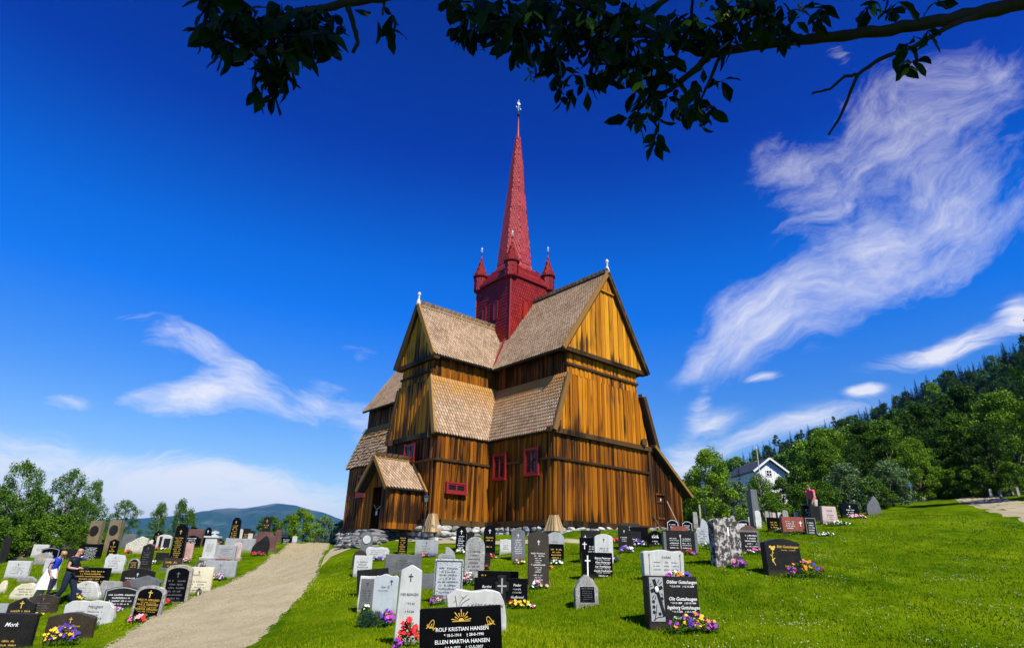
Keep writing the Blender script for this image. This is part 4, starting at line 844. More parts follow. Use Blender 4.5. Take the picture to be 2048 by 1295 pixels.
S(754,1118,1093,48,'rough','white',['@gr _.08 n5,.09,.7'],'long white slab with faint lettering below the oval monument')
S(804,1108,1063,18,'round','black',['@g _.1 n9,.055,.7'],'narrow black stone with gilded lines before the church porch',yaw=2)
S(852,1109,1079,46,'rect','grey',['@k c.16 n4,.09,.4'],'grey rectangular slab with violet and pink flowers below the corner cover of the church')
S(804,1150,1108,72,'rect','mid',['@k _.12 n1,.07,.25 n4,.05,.6'],'wide grey family slab with lichen on its right side')
o,w,h=S(893,1120,1092,36,'quarter','grey',['@gr _.45 n3,.08,.5'],'grey stone shaped like a quarter circle with a small niche')
S(894,1204,1117,58,'rect','speck',['@k _.05 n11,.045,.7'],'blue-white speckled slab with a darker border and many script lines',edge='k',th=.1)
S(850,1179,1146,34,'rect','mid',['@gr _.2 n2,.08,.5'],'small grey slab between the white pointed stone and the speckled slab')
S(947,1166,1072,40,'round','mott',['@k _.16 n6,.045,.66'],'tall pale lichen-covered round-headed stone with pink flowers at its left foot')
S(921,1103,1052,21,'round','black',['@w c.16 n7,.05,.7'],'black round-headed stone with a white cross, left of the similar one with gilded lines')
S(940,1098,1061,16,'gable','dark','','small dark pointed stone top behind the lichen-covered round-headed one')
S(978,1111,1049,24,'round','black',['@w c.14','@g _.24 n2,.05,.7 _.12 n1,.05,.5'],'black round-headed stone with a white cross and gilded lines near the church wall')
S(974,1133,1106,13,'rect','dark','','small dark slab beside the lichen-covered stone, red flowers before it')
S(1011,1108,1078,24,'rect','rough',['@gr _.2 n3,.07,.5'],'low white slab below the stone footing of the church')
S(1037,1120,1058,28,'arch','mid',['@w c.12 n8,.035,.6'],'dark grey arched stone left of the tall brown one',tilt=-2)
S(1077,1172,1062,42,'arch','brown',['@w _.02 c.09 _.08 n2,.026,.8 n3,.022,.4 n1,.03,.8 n3,.022,.4 _.02 n2,.024,.5 n5,.022,.4'],'tallest brown arched stone of the middle field, pink flowers at its foot',th=.14)
S(1111,1096,1063,36,'round','grey',['@gr _.4 n3,.08,.4'],'grey stone with a darker rounded top right of the tall brown one')
S(1113,1122,1087,30,'rect','black',['@g _.12 n5,.09,.8'],'black slab with gilded lines beside the tall brown stone')
S(996,1168,1141,82,'rect','black',['@g _.1 n1,.14,.12'],'low wide black slab behind the double stone with the cross',tx=-.35) if True else None
o,w,h=S(1001,1208,1155,108,'rect','black',[('Berthe',.14,-.27,.62,dict(col='w',shear=.3)),('* 10-8-1871',.075,-.27,.46,dict(col='w')),('Peder',.14,.30,.70,dict(col='w',shear=.3)),('* 2-9-1872',.075,.30,.56,dict(col='w')),('† 11-2-1953',.075,.30,.44,dict(col='w')),('Gudbrand',.13,.30,.25,dict(col='w',shear=.3)),('* 19-1-1899',.07,.30,.13,dict(col='w'))],'wide black double stone with a raised cross panel in the middle')
slab('cross_panel',[(-w*.06,0),(w*.09,0),(w*.09,h*.5),(w*.14,h*.5),(w*.14,h*.86),(w*.09,h*.86),(w*.09,h*1.1),(-w*.06,h*1.1),(-w*.06,h*.86),(-w*.11,h*.86),(-w*.11,h*.5),(-w*.06,h*.5)],-.03,.2,ST['dark'],o,.01)
m=MB(); stroke(m,[(w*.015,h*.42),(w*.015,h*1.0)],w*.03,y=-.04); stroke(m,[(-w*.07,h*.7),(w*.10,h*.7)],w*.03,y=-.045); m.build('relief',TXT['s'],o,world=False)
o,w,h=S(951,1268,1178,120,'rough','white',[('KÅRE BJØRGEN',.115,.17,.60,dict(col='k',shear=.25,maxw=.58)),('* 12.3.1921  † 4.8.1999',.07,.17,.44,dict(col='k',maxw=.5))],'broad white rough-topped stone with drawn reeds, behind the black stone at the bottom edge',th=.2,yaw=6)
m=MB()
for pts in ([(-.32,.40),(-.33,.62),(-.37,.86)],[(-.31,.40),(-.30,.62),(-.26,.76),(-.17,.88)],[(-.27,.40),(-.26,.66),(-.20,.74),(-.12,.80)],[(-.24,.52),(-.18,.60),(-.13,.66)],[(-.26,.84),(-.22,.80)],[(-.36,.75),(-.39,.7)]): stroke(m,[(x*w,z*h) for x,z in pts],.008)
m.build('reed_drawing',TXT['gr'],o,world=False)
# the black stone cut by the bottom edge
o,w,h=S(922,1352,1213,168,'rect','black',[('ROLF KRISTIAN HANSEN',.080,.02,.655,dict(bold=.012,maxw=.64)),('* 18-5-1914     † 28-8-1990',.058,.04,.575,dict(bold=.01,maxw=.50)),('ELLEN MARTHA HANSEN',.080,.02,.475,dict(bold=.012,maxw=.66)),('* 1-9-1922     † 12-5-2007',.058,.04,.395,dict(bold=.01,maxw=.50)),('KARL OLSEN',.080,.02,.295,dict(bold=.012,maxw=.33)),('* 20-7-1900     † 8-9-1967',.058,.04,.215,dict(bold=.01,maxw=.50))],'black polished stone cut by the bottom edge, white names under gilded sunrise and birds',tilt=-3.8,yaw=2,lean=0,th=.10)
m=MB(); c0=(.01*w,.80*h)
for k in range(9):
    t=math.pi*(k+.5)/9; r0,r1=.045*w,(.115 if k%2==0 else .085)*w; r1=r1*(1.08 if abs(k-4)<3 else 1.05); dx,dz=math.cos(t),math.sin(t); ww=.006*w
    m.mesh([(c0[0]+dx*r0-dz*ww*.4,-.008,c0[1]+dz*r0+dx*ww*.4),(c0[0]+dx*r0+dz*ww*.4,-.008,c0[1]+dz*r0-dx*ww*.4),(c0[0]+dx*r1+dz*ww,-.008,c0[1]+dz*r1-dx*ww),(c0[0]+dx*r1-dz*ww,-.008,c0[1]+dz*r1+dx*ww)],[(0,1,2,3)],.5)
m.mesh([(c0[0]+.036*w*math.cos(t),-.009,c0[1]+.030*w*math.sin(t)) for t in np.linspace(0,math.pi,10)],[tuple(range(10))],.5); stroke(m,[(c0[0]-.11*w,c0[1]-.004),(c0[0]+.11*w,c0[1]-.004)],.008*w)
m.build('sunrise_emblem',TXT['g'],o,world=False)
for s_,x0,z0 in ((1,-.36,.75),(-1,.36,.76)):
    m=MB(); f=lambda L:[(x0*w+s_*x*w,z0*h+z*w) for x,z in L]
    for L in ([(-.03,-.01),(-.02,.02),(.005,.05),(.02,.062),(.035,.055),(.04,.04),(.038,.02),(.03,.0),(.02,-.02),(-.01,-.03),(-.03,-.01)],[(-.06,-.03),(-.03,-.012),(.02,-.022),(.05,-.035)],[(-.035,-.012),(-.05,.01)],[(-.045,-.02),(-.035,.02)],[(.0,.0),(.015,.02)],[(-.01,-.015),(.01,.005)],[(.02,-.022),(.025,-.045)],[(.05,-.035),(.06,-.02)],[(.04,-.03),(.03,-.055)]): stroke(m,f(L),.007)
    m.build('bird_emblem',TXT['g'],o,world=False)
# right side of the middle field
o,w,h=S(1175,1213,1148,48,'peak','mott','','small pale pointed rustic stone with a black plaque, alone on the grass',th=.16,yaw=10)
slab('plaque',[(-w*.30,h*.16),(w*.32,h*.16),(w*.30,h*.62),(-w*.30,h*.62)],-.015,.03,ST['black'],o,.003,z0=h*.16)
m=MB(); rr_=random.Random(5)
text_into(m,'OLE H. ASHAUG',.075*h,0,.54*h,maxw=w*.5)
for i in range(5): dashes(m,-w*.22,w*.22,h*(.47-.06*i),.03*h,rr_)
for v_i,v_ in enumerate(m.v): m.v[v_i]=(v_[0],v_[1]-.015,v_[2])
m.build('lettering',TXT['gr'],o,world=False)
o,w,h=S(1196,1157,1104,62,'rect','black',[('Bjarne Pettersen',.10,.17,.76,dict(shear=.25,bold=.01,maxw=.55)),('* 12-10-1911   † 9-6-1968',.055,.17,.70,dict(maxw=.5)),('Klara Pettersen',.10,.17,.60,dict(shear=.25,bold=.01,maxw=.55)),('* 8-6-1914   † 10-10-1990',.055,.17,.54,dict(maxw=.5)),('Ivar Fredbakken',.10,.17,.44,dict(shear=.25,bold=.01,maxw=.58)),('* 21-10-1872   † 10-8-1958',.055,.17,.38,dict(maxw=.5)),('Gunda Fredbakken',.10,.17,.28,dict(shear=.25,bold=.01,maxw=.6)),('* 9-9-1880   † 22-10-1970',.055,.17,.22,dict(maxw=.5)),('Takk for alt',.085,.17,.10,dict(shear=.2,bold=.01))],'black square slab with a long silver cross and four names, behind the small rustic stone',yaw=8)
m=MB(); stroke(m,[(-w*.33,0),(-w*.33,h*.88)],w*.045); stroke(m,[(-w*.42,h*.68),(-w*.24,h*.68)],w*.035,y=-.01); m.build('cross_emblem',TXT['w'],o,world=False)
S(1209,1130,1067,38,'arch','white',['@k c.12 _.12 n4,.04,.66'],'tall white slab with a dark cross behind the black square slab')
S(1176,1122,1074,32,'rect','black',['@w _.05 c.3','@w _.2 n4,.06,.45'],'black slab with a white cross hidden behind the tall white slab',ex=-.2,tx=.25)
S(1183,1108,1060,40,'rect','dark',['@w _.08 c.3','@w _.15 n3,.06,.5'],'dark slab with a white cross nearest the church corner cover',ex=-.3,tx=.15)
S(1249,1098,1050,22,'rect','dark',['@w _.05 c.12 _.1 n1,.05,.8 n2,.04,.5'],'narrow dark stone with violet pansies before the lean-to of the church',yaw=8)
S(1262,1082,1045,38,'rect','brown',['@w _.05 n2,.08,.6'],'brown stone directly behind the narrow dark one by the church wall')
S(1280,1086,1053,36,'rect','black','','wide black polished slab with red begonias by the church wall')
S(1272,1094,1062,24,'rect','dark',['@w _.3 n2,.08,.5'],'small dark slab in front of the wide black one, pansies at its foot')
S(1313,1093,1060,38,'saddle','black',['@w _.12 n1,.2,.45 n2,.08,.45'],'black saddle-shaped stone with a silver ornament',yaw=10,tilt=0)
S(1347,1072,1038,24,'shoulder','black',['@w _.12 n4,.07,.6'],'black stone with a silver border, left one of the pair at the church end',edge='w')
S(1376,1072,1041,21,'shoulder','black',['@w _.12 n4,.07,.6'],'black stone with a silver border, right one of the pair at the church end',edge='w')
S(1360,1080,1051,36,'bow','red',['@w _.15 n1,.12,.7'],'reddish granite slab top behind the grey double slab')
o,w,h=S(1363,1106,1060,66,'rect','dark',['@w _.04 c.16'],'wide dark double slab with a carved pillar at each side and four names',yaw=9)
m=MB(); rr_=random.Random(9)
for sx in (-.2,.2):
    for i,z in enumerate((.62,.54,.42,.34,.22)): dashes(m,(sx-.15)*w,(sx+.14)*w,z*h,.055*h if i%2==0 else .04*h,rr_)
stroke(m,[(0,h*.2),(0,h*.68)],.012); m.build('lettering',TXT['w'],o,world=False)
for s_ in (-1,1): slab('carved_pillar',[(s_*w*.5-.05,0),(s_*w*.5+.05,0),(s_*w*.5+.05,h*.93),(s_*w*.5-.05,h*.93)],-.02,.16,ST['mid'],o,.01)
S(1407,1089,1036,30,'spike','speck',['@gr _.32 n6,.05,.6'],'pale bluish natural stone rising to a jagged point',name='memorial_boulder')
S(1430,1100,1059,17,'pillar','white',['@gr _.12 c.4'],'narrow white stone with a thin cross left of the tall lichen-covered stone',yaw=12)
o,w,h=S(1330,1158,1098,86,'wave','white',[('Volldal',.125,.05,.70,dict(col='k',shear=.35)),('Ola',.09,.05,.54,dict(col='k',shear=.3)),('Anna',.09,.05,.42,dict(col='k',shear=.3)),('Sigrid',.09,.05,.30,dict(col='k',shear=.3))],'wide white rough-edged slab with script names and two drawn torches',th=.2,yaw=10)
m=MB(); rr_=random.Random(3)
for z in (.55,.43,.31):
    dashes(m,-w*.28,-w*.08,z*h,.045*h,rr_); dashes(m,w*.18,w*.36,z*h,.045*h,rr_)
m.build('lettering',TXT['gr'],o,world=False)
for sx in (-.36,.40): m=MB(); stroke(m,[(sx*w,h*.12),(sx*w,h*.8)],.012); stroke(m,[(sx*w-.02,h*.8),(sx*w+.02,h*.84)],.03); m.build('torch_drawing',TXT['gr'],o,world=False)
o,w,h=S(1352,1256,1151,108,'rect','dark',[('Oddvar Guttuhaugen',.095,.18,.855,dict(shear=.25,bold=.012,maxw=.60)),('* 12-3-1924    † 12-10-2008',.048,.18,.785,dict(shear=.2,bold=.01,maxw=.52)),('Ole Guttuhaugen',.095,.18,.53,dict(shear=.25,bold=.012,maxw=.55)),('* 14-12-1889    † 22-10-1964',.048,.18,.465,dict(shear=.2,bold=.01,maxw=.52)),('Ingeborg Guttuhaugen',.095,.18,.365,dict(shear=.25,bold=.012,maxw=.64)),('* 11-7-1896    † 29-1-1987',.048,.18,.30,dict(shear=.2,bold=.01,maxw=.52)),('Elsket og savnet',.075,.18,.18,dict(shear=.25,bold=.012))],'large dark speckled stone with a pale carved cross panel and three names, flowers before it',th=.24,yaw=9,tilt=0,lean=-2)
slab('relief_panel',[(-w*.46,h*.13),(-w*.19,h*.13),(-w*.19,h*.97),(-w*.46,h*.97)],-.008,.03,TXT['s'],o,.002,z0=h*.13)
m=MB(); stroke(m,[(-.20*w,.22*h),(-.37*w,.93*h)],.065*w,y=-.011); stroke(m,[(-.44*w,.70*h),(-.21*w,.78*h)],.06*w,y=-.016)
for L in ([(-.30,.86),(-.26,.93)],[(-.27,.83),(-.21,.88)],[(-.42,.85),(-.45,.82)],[(-.40,.80),(-.45,.78)],[(-.38,.62),(-.42,.56)],[(-.35,.60),(-.37,.54)],[(-.42,.15),(-.34,.2),(-.22,.22)],[(-.40,.14),(-.36,.3),(-.34,.45)],[(-.22,.5),(-.26,.42),(-.23,.34)],[(-.24,.66),(-.21,.62)]): stroke(m,[(x*w,z*h) for x,z in L],.014,y=-.0105)
for x,z in ((-.40,.50),(-.40,.40),(-.40,.30),(-.29,.27),(-.23,.56)):
    m.mesh([(x*w+.03*w*math.cos(t)*(1+.2*math.cos(5*t)),-.011,z*h+.03*w*math.sin(t)*(1+.2*math.cos(5*t))) for t in np.linspace(0,6.28,15,endpoint=False)],[tuple(range(15))],.5)
m.build('relief_drawing',ST['dark'],o,world=False)
m=MB(); m.sphere((-.33*w,-.03,.735*h),.04*w,.02,.055*w); m.build('rose_relief',TXT['w'],o,world=False)
o,w,h=S(1461,1133,1034,58,'bow','lichen','','tall dark stone blotched all over with pale lichen, pink flowers at its foot',th=.30,yaw=12,lean=0)
m=MB(); stroke(m,[(.04*w,.62*h),(.04*w,.8*h)],.05); m.build('cross_emblem',TXT['w'],o,world=False)
S(1501,1104,1060,44,'rect','dark',['@w _.05 n5,.07,.66'],'dark slab with white lettering and a grey rim right of the lichen-blotched stone',rim='mid',tx=.1)
S(1500,1082,1050,34,'round','maroon','','dark brown arched stone behind the grey-rimmed slab')
S(1490,1066,1039,24,'bow','black',['@w _.1 n2,.12,.6'],'black stone with a pale carved top behind the arched brown one',edge='s')
S(1481,1070,1046,22,'rect','white','','plain white slab between lichen-blotched and arched brown stones')
o,w,h=S(1573,1149,1076,78,'bow','dark',[('Eldri Guttuhaugen',.10,.14,.74,dict(col='g',shear=.25,bold=.01,maxw=.62)),('* 9-4-1926    † 7-3-2006',.05,.14,.66,dict(col='g',maxw=.54)),('Takk for alt',.065,.12,.22,dict(col='g',shear=.2))],'dark bow-topped stone with gilded name and rose stem, alone on the right lawn',th=.22,yaw=12,lean=-1)
m=MB()
for L in ([(-.30,.66),(-.34,.5),(-.31,.36),(-.27,.26)],[(-.34,.5),(-.38,.55)],[(-.31,.42),(-.26,.46)],[(-.30,.34),(-.35,.36)],[(-.33,.58),(-.28,.60)]): stroke(m,[(x*w,z*h) for x,z in L],.016)
for x,z,r_ in ((-.30,.72,.06),(-.36,.76,.04),(-.25,.76,.035),(-.33,.40,.03)): m.mesh([(x*w+r_*w*math.cos(t),-.009,z*h+r_*w*math.sin(t)*.8) for t in np.linspace(0,6.28,9,endpoint=False)],[tuple(range(9))],.5)
m.build('rose_emblem',TXT['g'],o,world=False)
S(1550,1062,1034,26,'rect','black',['@g _.15 n3,.1,.7'],'black slab with gilded lines left of the red granite one',yaw=10)
S(1590,1065,1033,50,'rect','red',['@w _.1 n4,.08,.45','@w _.1 c.35'],'red granite slab with white lettering and a cross, green plants in front',yaw=10,ex=.3,tx=-.15)
S(1625,1069,1034,24,'rect','dark',['@w _.12 n6,.08,.66'],'black and grey slab with white lines right of the red granite one',yaw=12,edge='s')
S(1620,1040,1010,26,'rect','black',['@w _.1 n4,.1,.5'],'black slab with white script below the person in pink',yaw=10)
S(1634,1043,1011,22,'rect','dark','','dark slab between black script stone and pale rose stone')
S(1662,1045,1012,36,'pillar','rose',['@gr _.06 n1,.1,.4 _.1 n3,.07,.6'],'pale rose granite stone with a winged emblem, green plants at its right',yaw=12)
S(1703,1034,1006,38,'rect','black',['@w c.22 n4,.09,.5'],'black slab with white cross and two silver pillars, two pink pots before it',yaw=10)
S(1689,1018,996,10,'arch','rough','','pale stone behind the black slab, left one of three')
S(1700,1016,998,10,'round','mott','','pale stone behind the black slab, middle one of three')
S(1711,1016,999,10,'arch','rose','','pinkish stone behind the black slab, right one of three')
S(1731,1022,993,8,'arch','rough','','narrow pale stone left of the slanting grey rock')
S(1751,1028,992,30,'point','mid','','grey slanting natural rock set on end near the right path',name='memorial_boulder',tilt=-8)
S(1770,1012,994,8,'round','rough','','small pale rounded stone right of the slanting grey rock')
S(1778,1006,984,14,'rect','mid','','grey rectangular stone before the bushes by the right path')
S(1516,1054,978,15,'pillar','mid','','tall grey granite obelisk on the right below the white house',th=.45,name='obelisk',cat='obelisk')
S(1519,1056,1020,12,'round','rough','','pale upright stone standing against the foot of the obelisk')
for x_,b_x,t_,w_,sh_,m_,l_ in ((1536,1044,1021,8,'round','moss','small mossy stone first right of the obelisk'),(1544,1044,1024,6,'rect','mott','small grey stone second right of the obelisk'),(1550,1044,1024,7,'arch','rose','small pinkish stone third right of the obelisk'),(1561,1044,1024,8,'rect','rough','small pale stone fourth right of the obelisk'),(1573,1044,1019,11,'round','mott','small round-headed stone above the red granite slab'),(1595,1042,1023,8,'rect','rough','small pale stone above the right end of the red granite slab'),(1468,1062,1030,9,'round','moss','small rounded mossy stone above the tall lichen-blotched one'),(1502,1052,1032,8,'gable','rose','small pinkish pointed stone left of the obelisk')):
    S(x_,b_x,t_,w_,sh_,m_,'',l_,group='old small stones at the hedge')
S(1392,1050,1023,10,'pillar','mott','','grey square post stone right of the church lean-to')
S(1403,1052,1008,4,'pillar','mott','','thin tall grey stake stone left of the street lamp',th=.08)
for i_,(x_,t_,w_) in enumerate(((1985,977,6),(2004,979,6),(2012,974,8),(2019,973,7),(2026,971,7),(2039,974,6))):
    S(x_,t_+18,t_,w_,'pillar',('rough','mott','mid','rough','rose','mott')[i_],'',('weathered grey boundary stone far right, %s in the row counted from the trees' % ('first','second','third','fourth','fifth','sixth')[i_]),name='boundary_stone',cat='stone post',group='boundary stones at the far right')
S(1873,996,974,4,'pillar','rough','','leaning pale stone post below the blue sign',name='boundary_stone',cat='stone post',group='boundary stones at the far right',tilt=-12)
for i_,(x_,y_,w_,h_) in enumerate(((1825,1003,22,7),(1845,1001,24,8),(1868,999,18,9),(1945,988,26,9),(1965,986,24,12))):
    S(x_,y_,y_-h_,w_,'lump','mott','',('low grey boulder at the edge of the right lawn, %s from the left' % ('first','second','third','fourth','fifth')[i_]),name='boulder',cat='boulder',group='boulders at the edge of the lawn')
# boulder in front of the white torch slab
o_ = S(1314,1156,1130,42,'lump','motl','','rounded brown boulder lying before the white slab with torches',name='memorial_boulder')
TUFT = [(cx, base, w_) for cx, base, h_, w_, d_ in STONES if d_ < 26]
tv = []; trnd = []
for cx, base, w_ in TUFT:
    p0 = gh(cx, base); n0 = int(150*w_); tx = p0[0]+(rng.random(n0)-.5)*w_*1.06; ty = p0[1]-.01-np.abs(rng.normal(0, .035, n0)); tz = T(tx, ty); th = rng.random(n0)*6.28; h0 = .035+.05*rng.random(n0)**2; ww = .004+.0003*np.hypot(tx, ty)
    a0 = np.c_[tx-np.cos(th)*ww, ty-np.sin(th)*ww, tz-.01]; a1 = np.c_[tx+np.cos(th)*ww, ty+np.sin(th)*ww, tz-.01]; a2 = np.c_[tx+rng.normal(0, .02, n0), ty+rng.normal(-.005, .015, n0), tz+h0]; tv.append(np.stack([a0, a1, a2], 1).reshape(-1, 3)); trnd.append(rng.random(n0))
quads_mesh('grass_tufts', np.concatenate(tv), 3, np.concatenate(trnd), GRASSM); tag(bpy.data.objects['grass_tufts'], kind='stuff', label='longer uncut grass along the feet of the stones', cat='grass')
C.objects.unlink(_to); bpy.data.objects.remove(_to); bpy.data.curves.remove(_tc)
if DEBUG:
    for s_ in STONES: print('STONE', s_)
# ------------------------------------------------------------------ flowers
LEAFG = mk_leafmat('bedding_leaves', (.02, .07, .01), (.06, .16, .02), .2)
FC = {'r': (.75, .01, .012), 'y': (.85, .55, .01), 'v': (.10, .02, .42), 'p': (.85, .10, .35), 'w': (.82, .80, .78), 'o': (.85, .22, .01), 'm': (.38, .03, .45), 'l': (.45, .30, .62), 'd': (.30, .01, .03), 'k': (.80, .35, .40)}
FM = {k: simple('petal_'+{'r':'red','y':'yellow','v':'violet','p':'pink','w':'white','o':'orange','m':'magenta','l':'lilac','d':'dark_red','k':'rose'}[k], c, .6) for k, c in FC.items()}
def flowers(px, py, wpx, hpx, cols, label, n=26, big=1.0, cat='flowers', leafc=None, dens=1.0):
    pos, d = ground_hit(px, py); pos = pos+np.array([0, -.12, 0]); pos[2] = Tz(pos[0], pos[1]); w, h = wpx*d/FPX, hpx*d/FPX
    o = empty('flower_clump', pos, 0, label, cat, 'flowers at the graves'); rr = np.random.default_rng(int(px*3+py))
    N = int(170*dens*max(1, w/.3)); t = rr.random((N, 3)); x = (t[:, 0]-.5)*w; y = (t[:, 1]-.5)*.26; z = t[:, 2]*h*.85*np.sqrt(np.maximum(.05, 1-(2*x/w)**2*.8))
    c = np.c_[x, y, z]; a = rr.normal(size=(N, 3)); a /= np.linalg.norm(a, axis=1)[:, None]; b2 = np.cross(a, rr.normal(size=(N, 3))); b2 /= np.linalg.norm(b2, axis=1)[:, None]; s = .022+.018*rr.random((N, 1))
    q = np.stack([c-a*s, c-b2*s*.45, c+a*s, c+b2*s*.45], 1).reshape(-1, 3); quads_mesh('leaves', q, 4, rr.random(N), LEAFG if leafc is None else leafc, o)
    m = MB(); cs = sorted(set(cols)); seg = len(cols)
    for i in range(n):
        x = (rr.random()-.5)*w*.95; k = min(seg-1, int((x/w+.5)*seg)) if rr.random() < .75 else rr.integers(seg); zz = h*(.35+.6*rr.random())*math.sqrt(max(.15, 1-(2*x/w)**2*.75)); y = (rr.random()-.8)*.22; r0 = (.020+.010*rr.random())*big*(1+.02*d)
        nv = np.array([rr.normal()*.4, -1, .5+rr.random()*.8]); nv /= np.linalg.norm(nv); u = np.cross(nv, (0, 0, 1.)); u /= np.linalg.norm(u); v = np.cross(u, nv); cc = np.array([x, y, zz])
        P_ = [cc+(u*math.cos(t_)+v*math.sin(t_))*r0*(1 if j % 2 == 0 else .62)+nv*(.006 if j % 2 == 0 else 0) for j, t_ in enumerate(np.linspace(0, 2*math.pi, 10, endpoint=False))]
        m.mesh(P_+[cc+nv*.012, cc-nv*.015], [(j, (j+1) % 10, 10) for j in range(10)]+[((j+1) % 10, j, 11) for j in range(10)], rr.random(), cs.index(cols[k]))
    m.build('blossoms', [FM[k] for k in cs], o, world=False); return o
for a in ((130,1288,66,44,'yyvvv','large clump of yellow and violet pansies before a brown bow-topped stone',70,1.3),(190,1256,14,20,'oyp','orange and yellow posy at the edge of the wide white slab',10,1.2),(55,1229,18,12,'p','pink blossom posy before the arched brown stone',10,1.6),(85,1227,16,6,'wy','white and yellow flowers on the grass by the arched brown stone',8,1),
 (158,1199,24,14,'y','yellow pansies at the foot of the pale boulder stone',16,1.4),(232,1221,40,12,'rrll','red and lilac flowers before the leaf-band stone',26,1.2),(279,1242,40,16,'pkr','pink roses before the black gilded stone nearest the path',18,1.6),(333,1209,26,14,'r','red salvias before the tall brown-rimmed arch',16,1.3),
 (370,1192,24,14,'w','dark green plant with few white flowers left of the lantern',6,1),(436,1158,38,14,'yyll','yellow and lilac pansies before the wide grey slab by the path',34,1.4),(218,1150,16,10,'r','red flowers before the white rough-edged slab',8,1.4),(165,1120,22,8,'ywv','yellow and violet pansies before the black nine-line slab',12,1.3),
 (260,1106,10,8,'rd','red rose posy by the multicoloured stone',6,1.5),(304,1092,12,5,'r','red flowers under the birches, before the gilded black stone',8,1.3),(325,1099,24,6,'rw','red and white posies before the white arched frame',8,1.4),(318,1126,16,8,'wp','white blossoms before the low dark slab',6,1.2),(372,1123,20,9,'wk','pale flowers before the salmon pink pillar',8,1.1),
 (446,1124,42,9,'mrrrv','row of magenta, red and violet flowers before the grey script slab',18,1.5),(470,1125,10,7,'rk','red flower pot before the narrow pinkish stone',5,1.2),(517,1110,28,9,'rd','dark red flowers before the slanting dark stone',18,1.4),(58,1126,14,5,'oy','orange flowers between stones near the left edge',6,1.2),(14,1122,14,4,'o','orange flowers right of the second slab under the trees',5,1),
 (819,1290,36,54,'rr','red geraniums before the tall white pointed stone',34,1.5),(799,1292,14,18,'vm','violet pansies left of the red geraniums',12,1.2),(776,1250,26,34,'vvpm','violet and pink pansies before the blue-grey slab',36,1.3),(733,1222,12,20,'w','white blossom sprig before the grey framed stone',8,1),
 (937,1168,24,28,'kkw','pink flowers left of the tall lichen-covered stone',22,1.2),(875,1208,28,22,'mk','purple heather before the speckled slab',14,1),(1043,1214,56,16,'ryyw','red, yellow and silver flowers before the double cross stone',28,1.3),(852,1112,40,7,'vpkv','violet and pink flowers before the grey slab near the porch',18,1.4),
 (757,1119,26,8,'lv','lilac flowers before the long white slab',14,1.3),(920,1106,18,11,'w','white pansies before the black round-headed stone',10,1.3),(984,1116,20,9,'rrw','red and white flowers before the gold-lettered round-headed stone',10,1.4),(973,1136,12,8,'d','dark red flowers before the small dark slab',6,1.3),(1037,1126,24,10,'wky','cream and rose flowers before the dark grey arched stone',14,1.1),
 (1077,1175,36,16,'wkk','pink and white flowers before the tallest brown stone',18,1.3),(1113,1126,28,9,'w','white pansies before the black gilded slab',16,1.2),(1101,1137,8,7,'o','orange flower behind the tallest brown stone',4,1.3),(1229,1122,12,14,'wv','white and violet flowers right of the tall white slab',8,1.4),(1232,1084,16,12,'r','red begonias beside the narrow dark stone',10,1.5),
 (1251,1103,26,14,'vlw','violet and white pansies before the narrow dark stone',24,1.4),(1276,1092,26,16,'lvw','lilac pansies before the small dark slab by the church',20,1.4),(1288,1078,14,12,'r','red begonias before the wide black slab by the church',12,1.5),(1180,1106,12,7,'r','red flowers between the two dark cross slabs',5,1.4),
 (1353,1158,50,18,'mwowv','white, orange and magenta pansies before the white torch slab',34,1.5),(1374,1109,34,12,'rrm','red flowers before the wide dark double slab',14,1.3),(1414,1092,18,9,'wr','white and red flowers before the jagged bluish stone',6,1.3),(1472,1134,36,16,'pmv','pink and purple flowers before the lichen-blotched stone',22,1.5),(1508,1108,40,12,'wpw','white and pink flowers before the grey-rimmed slab',14,1.5),
 (1382,1262,96,38,'mmyvoymm','magenta daisies and yellow pansies before the large carved cross stone',54,1.3),(1608,1152,70,34,'mmoovd','purple and orange flowers before the dark rose-stem stone',26,1.5),(1556,1062,16,10,'wl','white and lilac posy before the black gilded slab',8,1.3),(1590,1068,50,8,'y','green bedding plants before the red granite slab',4,1),(1612,1062,14,14,'r','red flowers between red granite slab and black-grey slab',8,1.5),
 (1647,1070,30,8,'w','white pansies right of the black-grey slab',16,1.3),(1645,1046,10,9,'y','yellow flower ball left of the pale rose stone',10,1.6),(1676,1050,60,10,'www','white and green bedding before the pale rose stone',16,1.1),(1712,1036,30,8,'kk','two rosy cyclamen pots before the black slab with silver pillars',22,1.6),(1728,1024,12,10,'y','yellow flowers right of the black slab with silver pillars',8,1.5),
 (1780,1012,20,8,'r','red flowers before the grey rectangular stone by the bushes',12,1.6),(1792,1003,12,8,'wr','cream and red flowers under the bushes left of the boulders',6,1.5),(928,1330,40,50,'pkp','pink blossoms before the black stone at the bottom edge',26,1.4),(1531,1108,20,8,'lyv','lilac and yellow pansies right of the grey-rimmed slab',12,1.4)):
    flowers(a[0], a[1], a[2], a[3], a[4], a[5], a[6], a[7] if len(a) > 7 else 1.0)
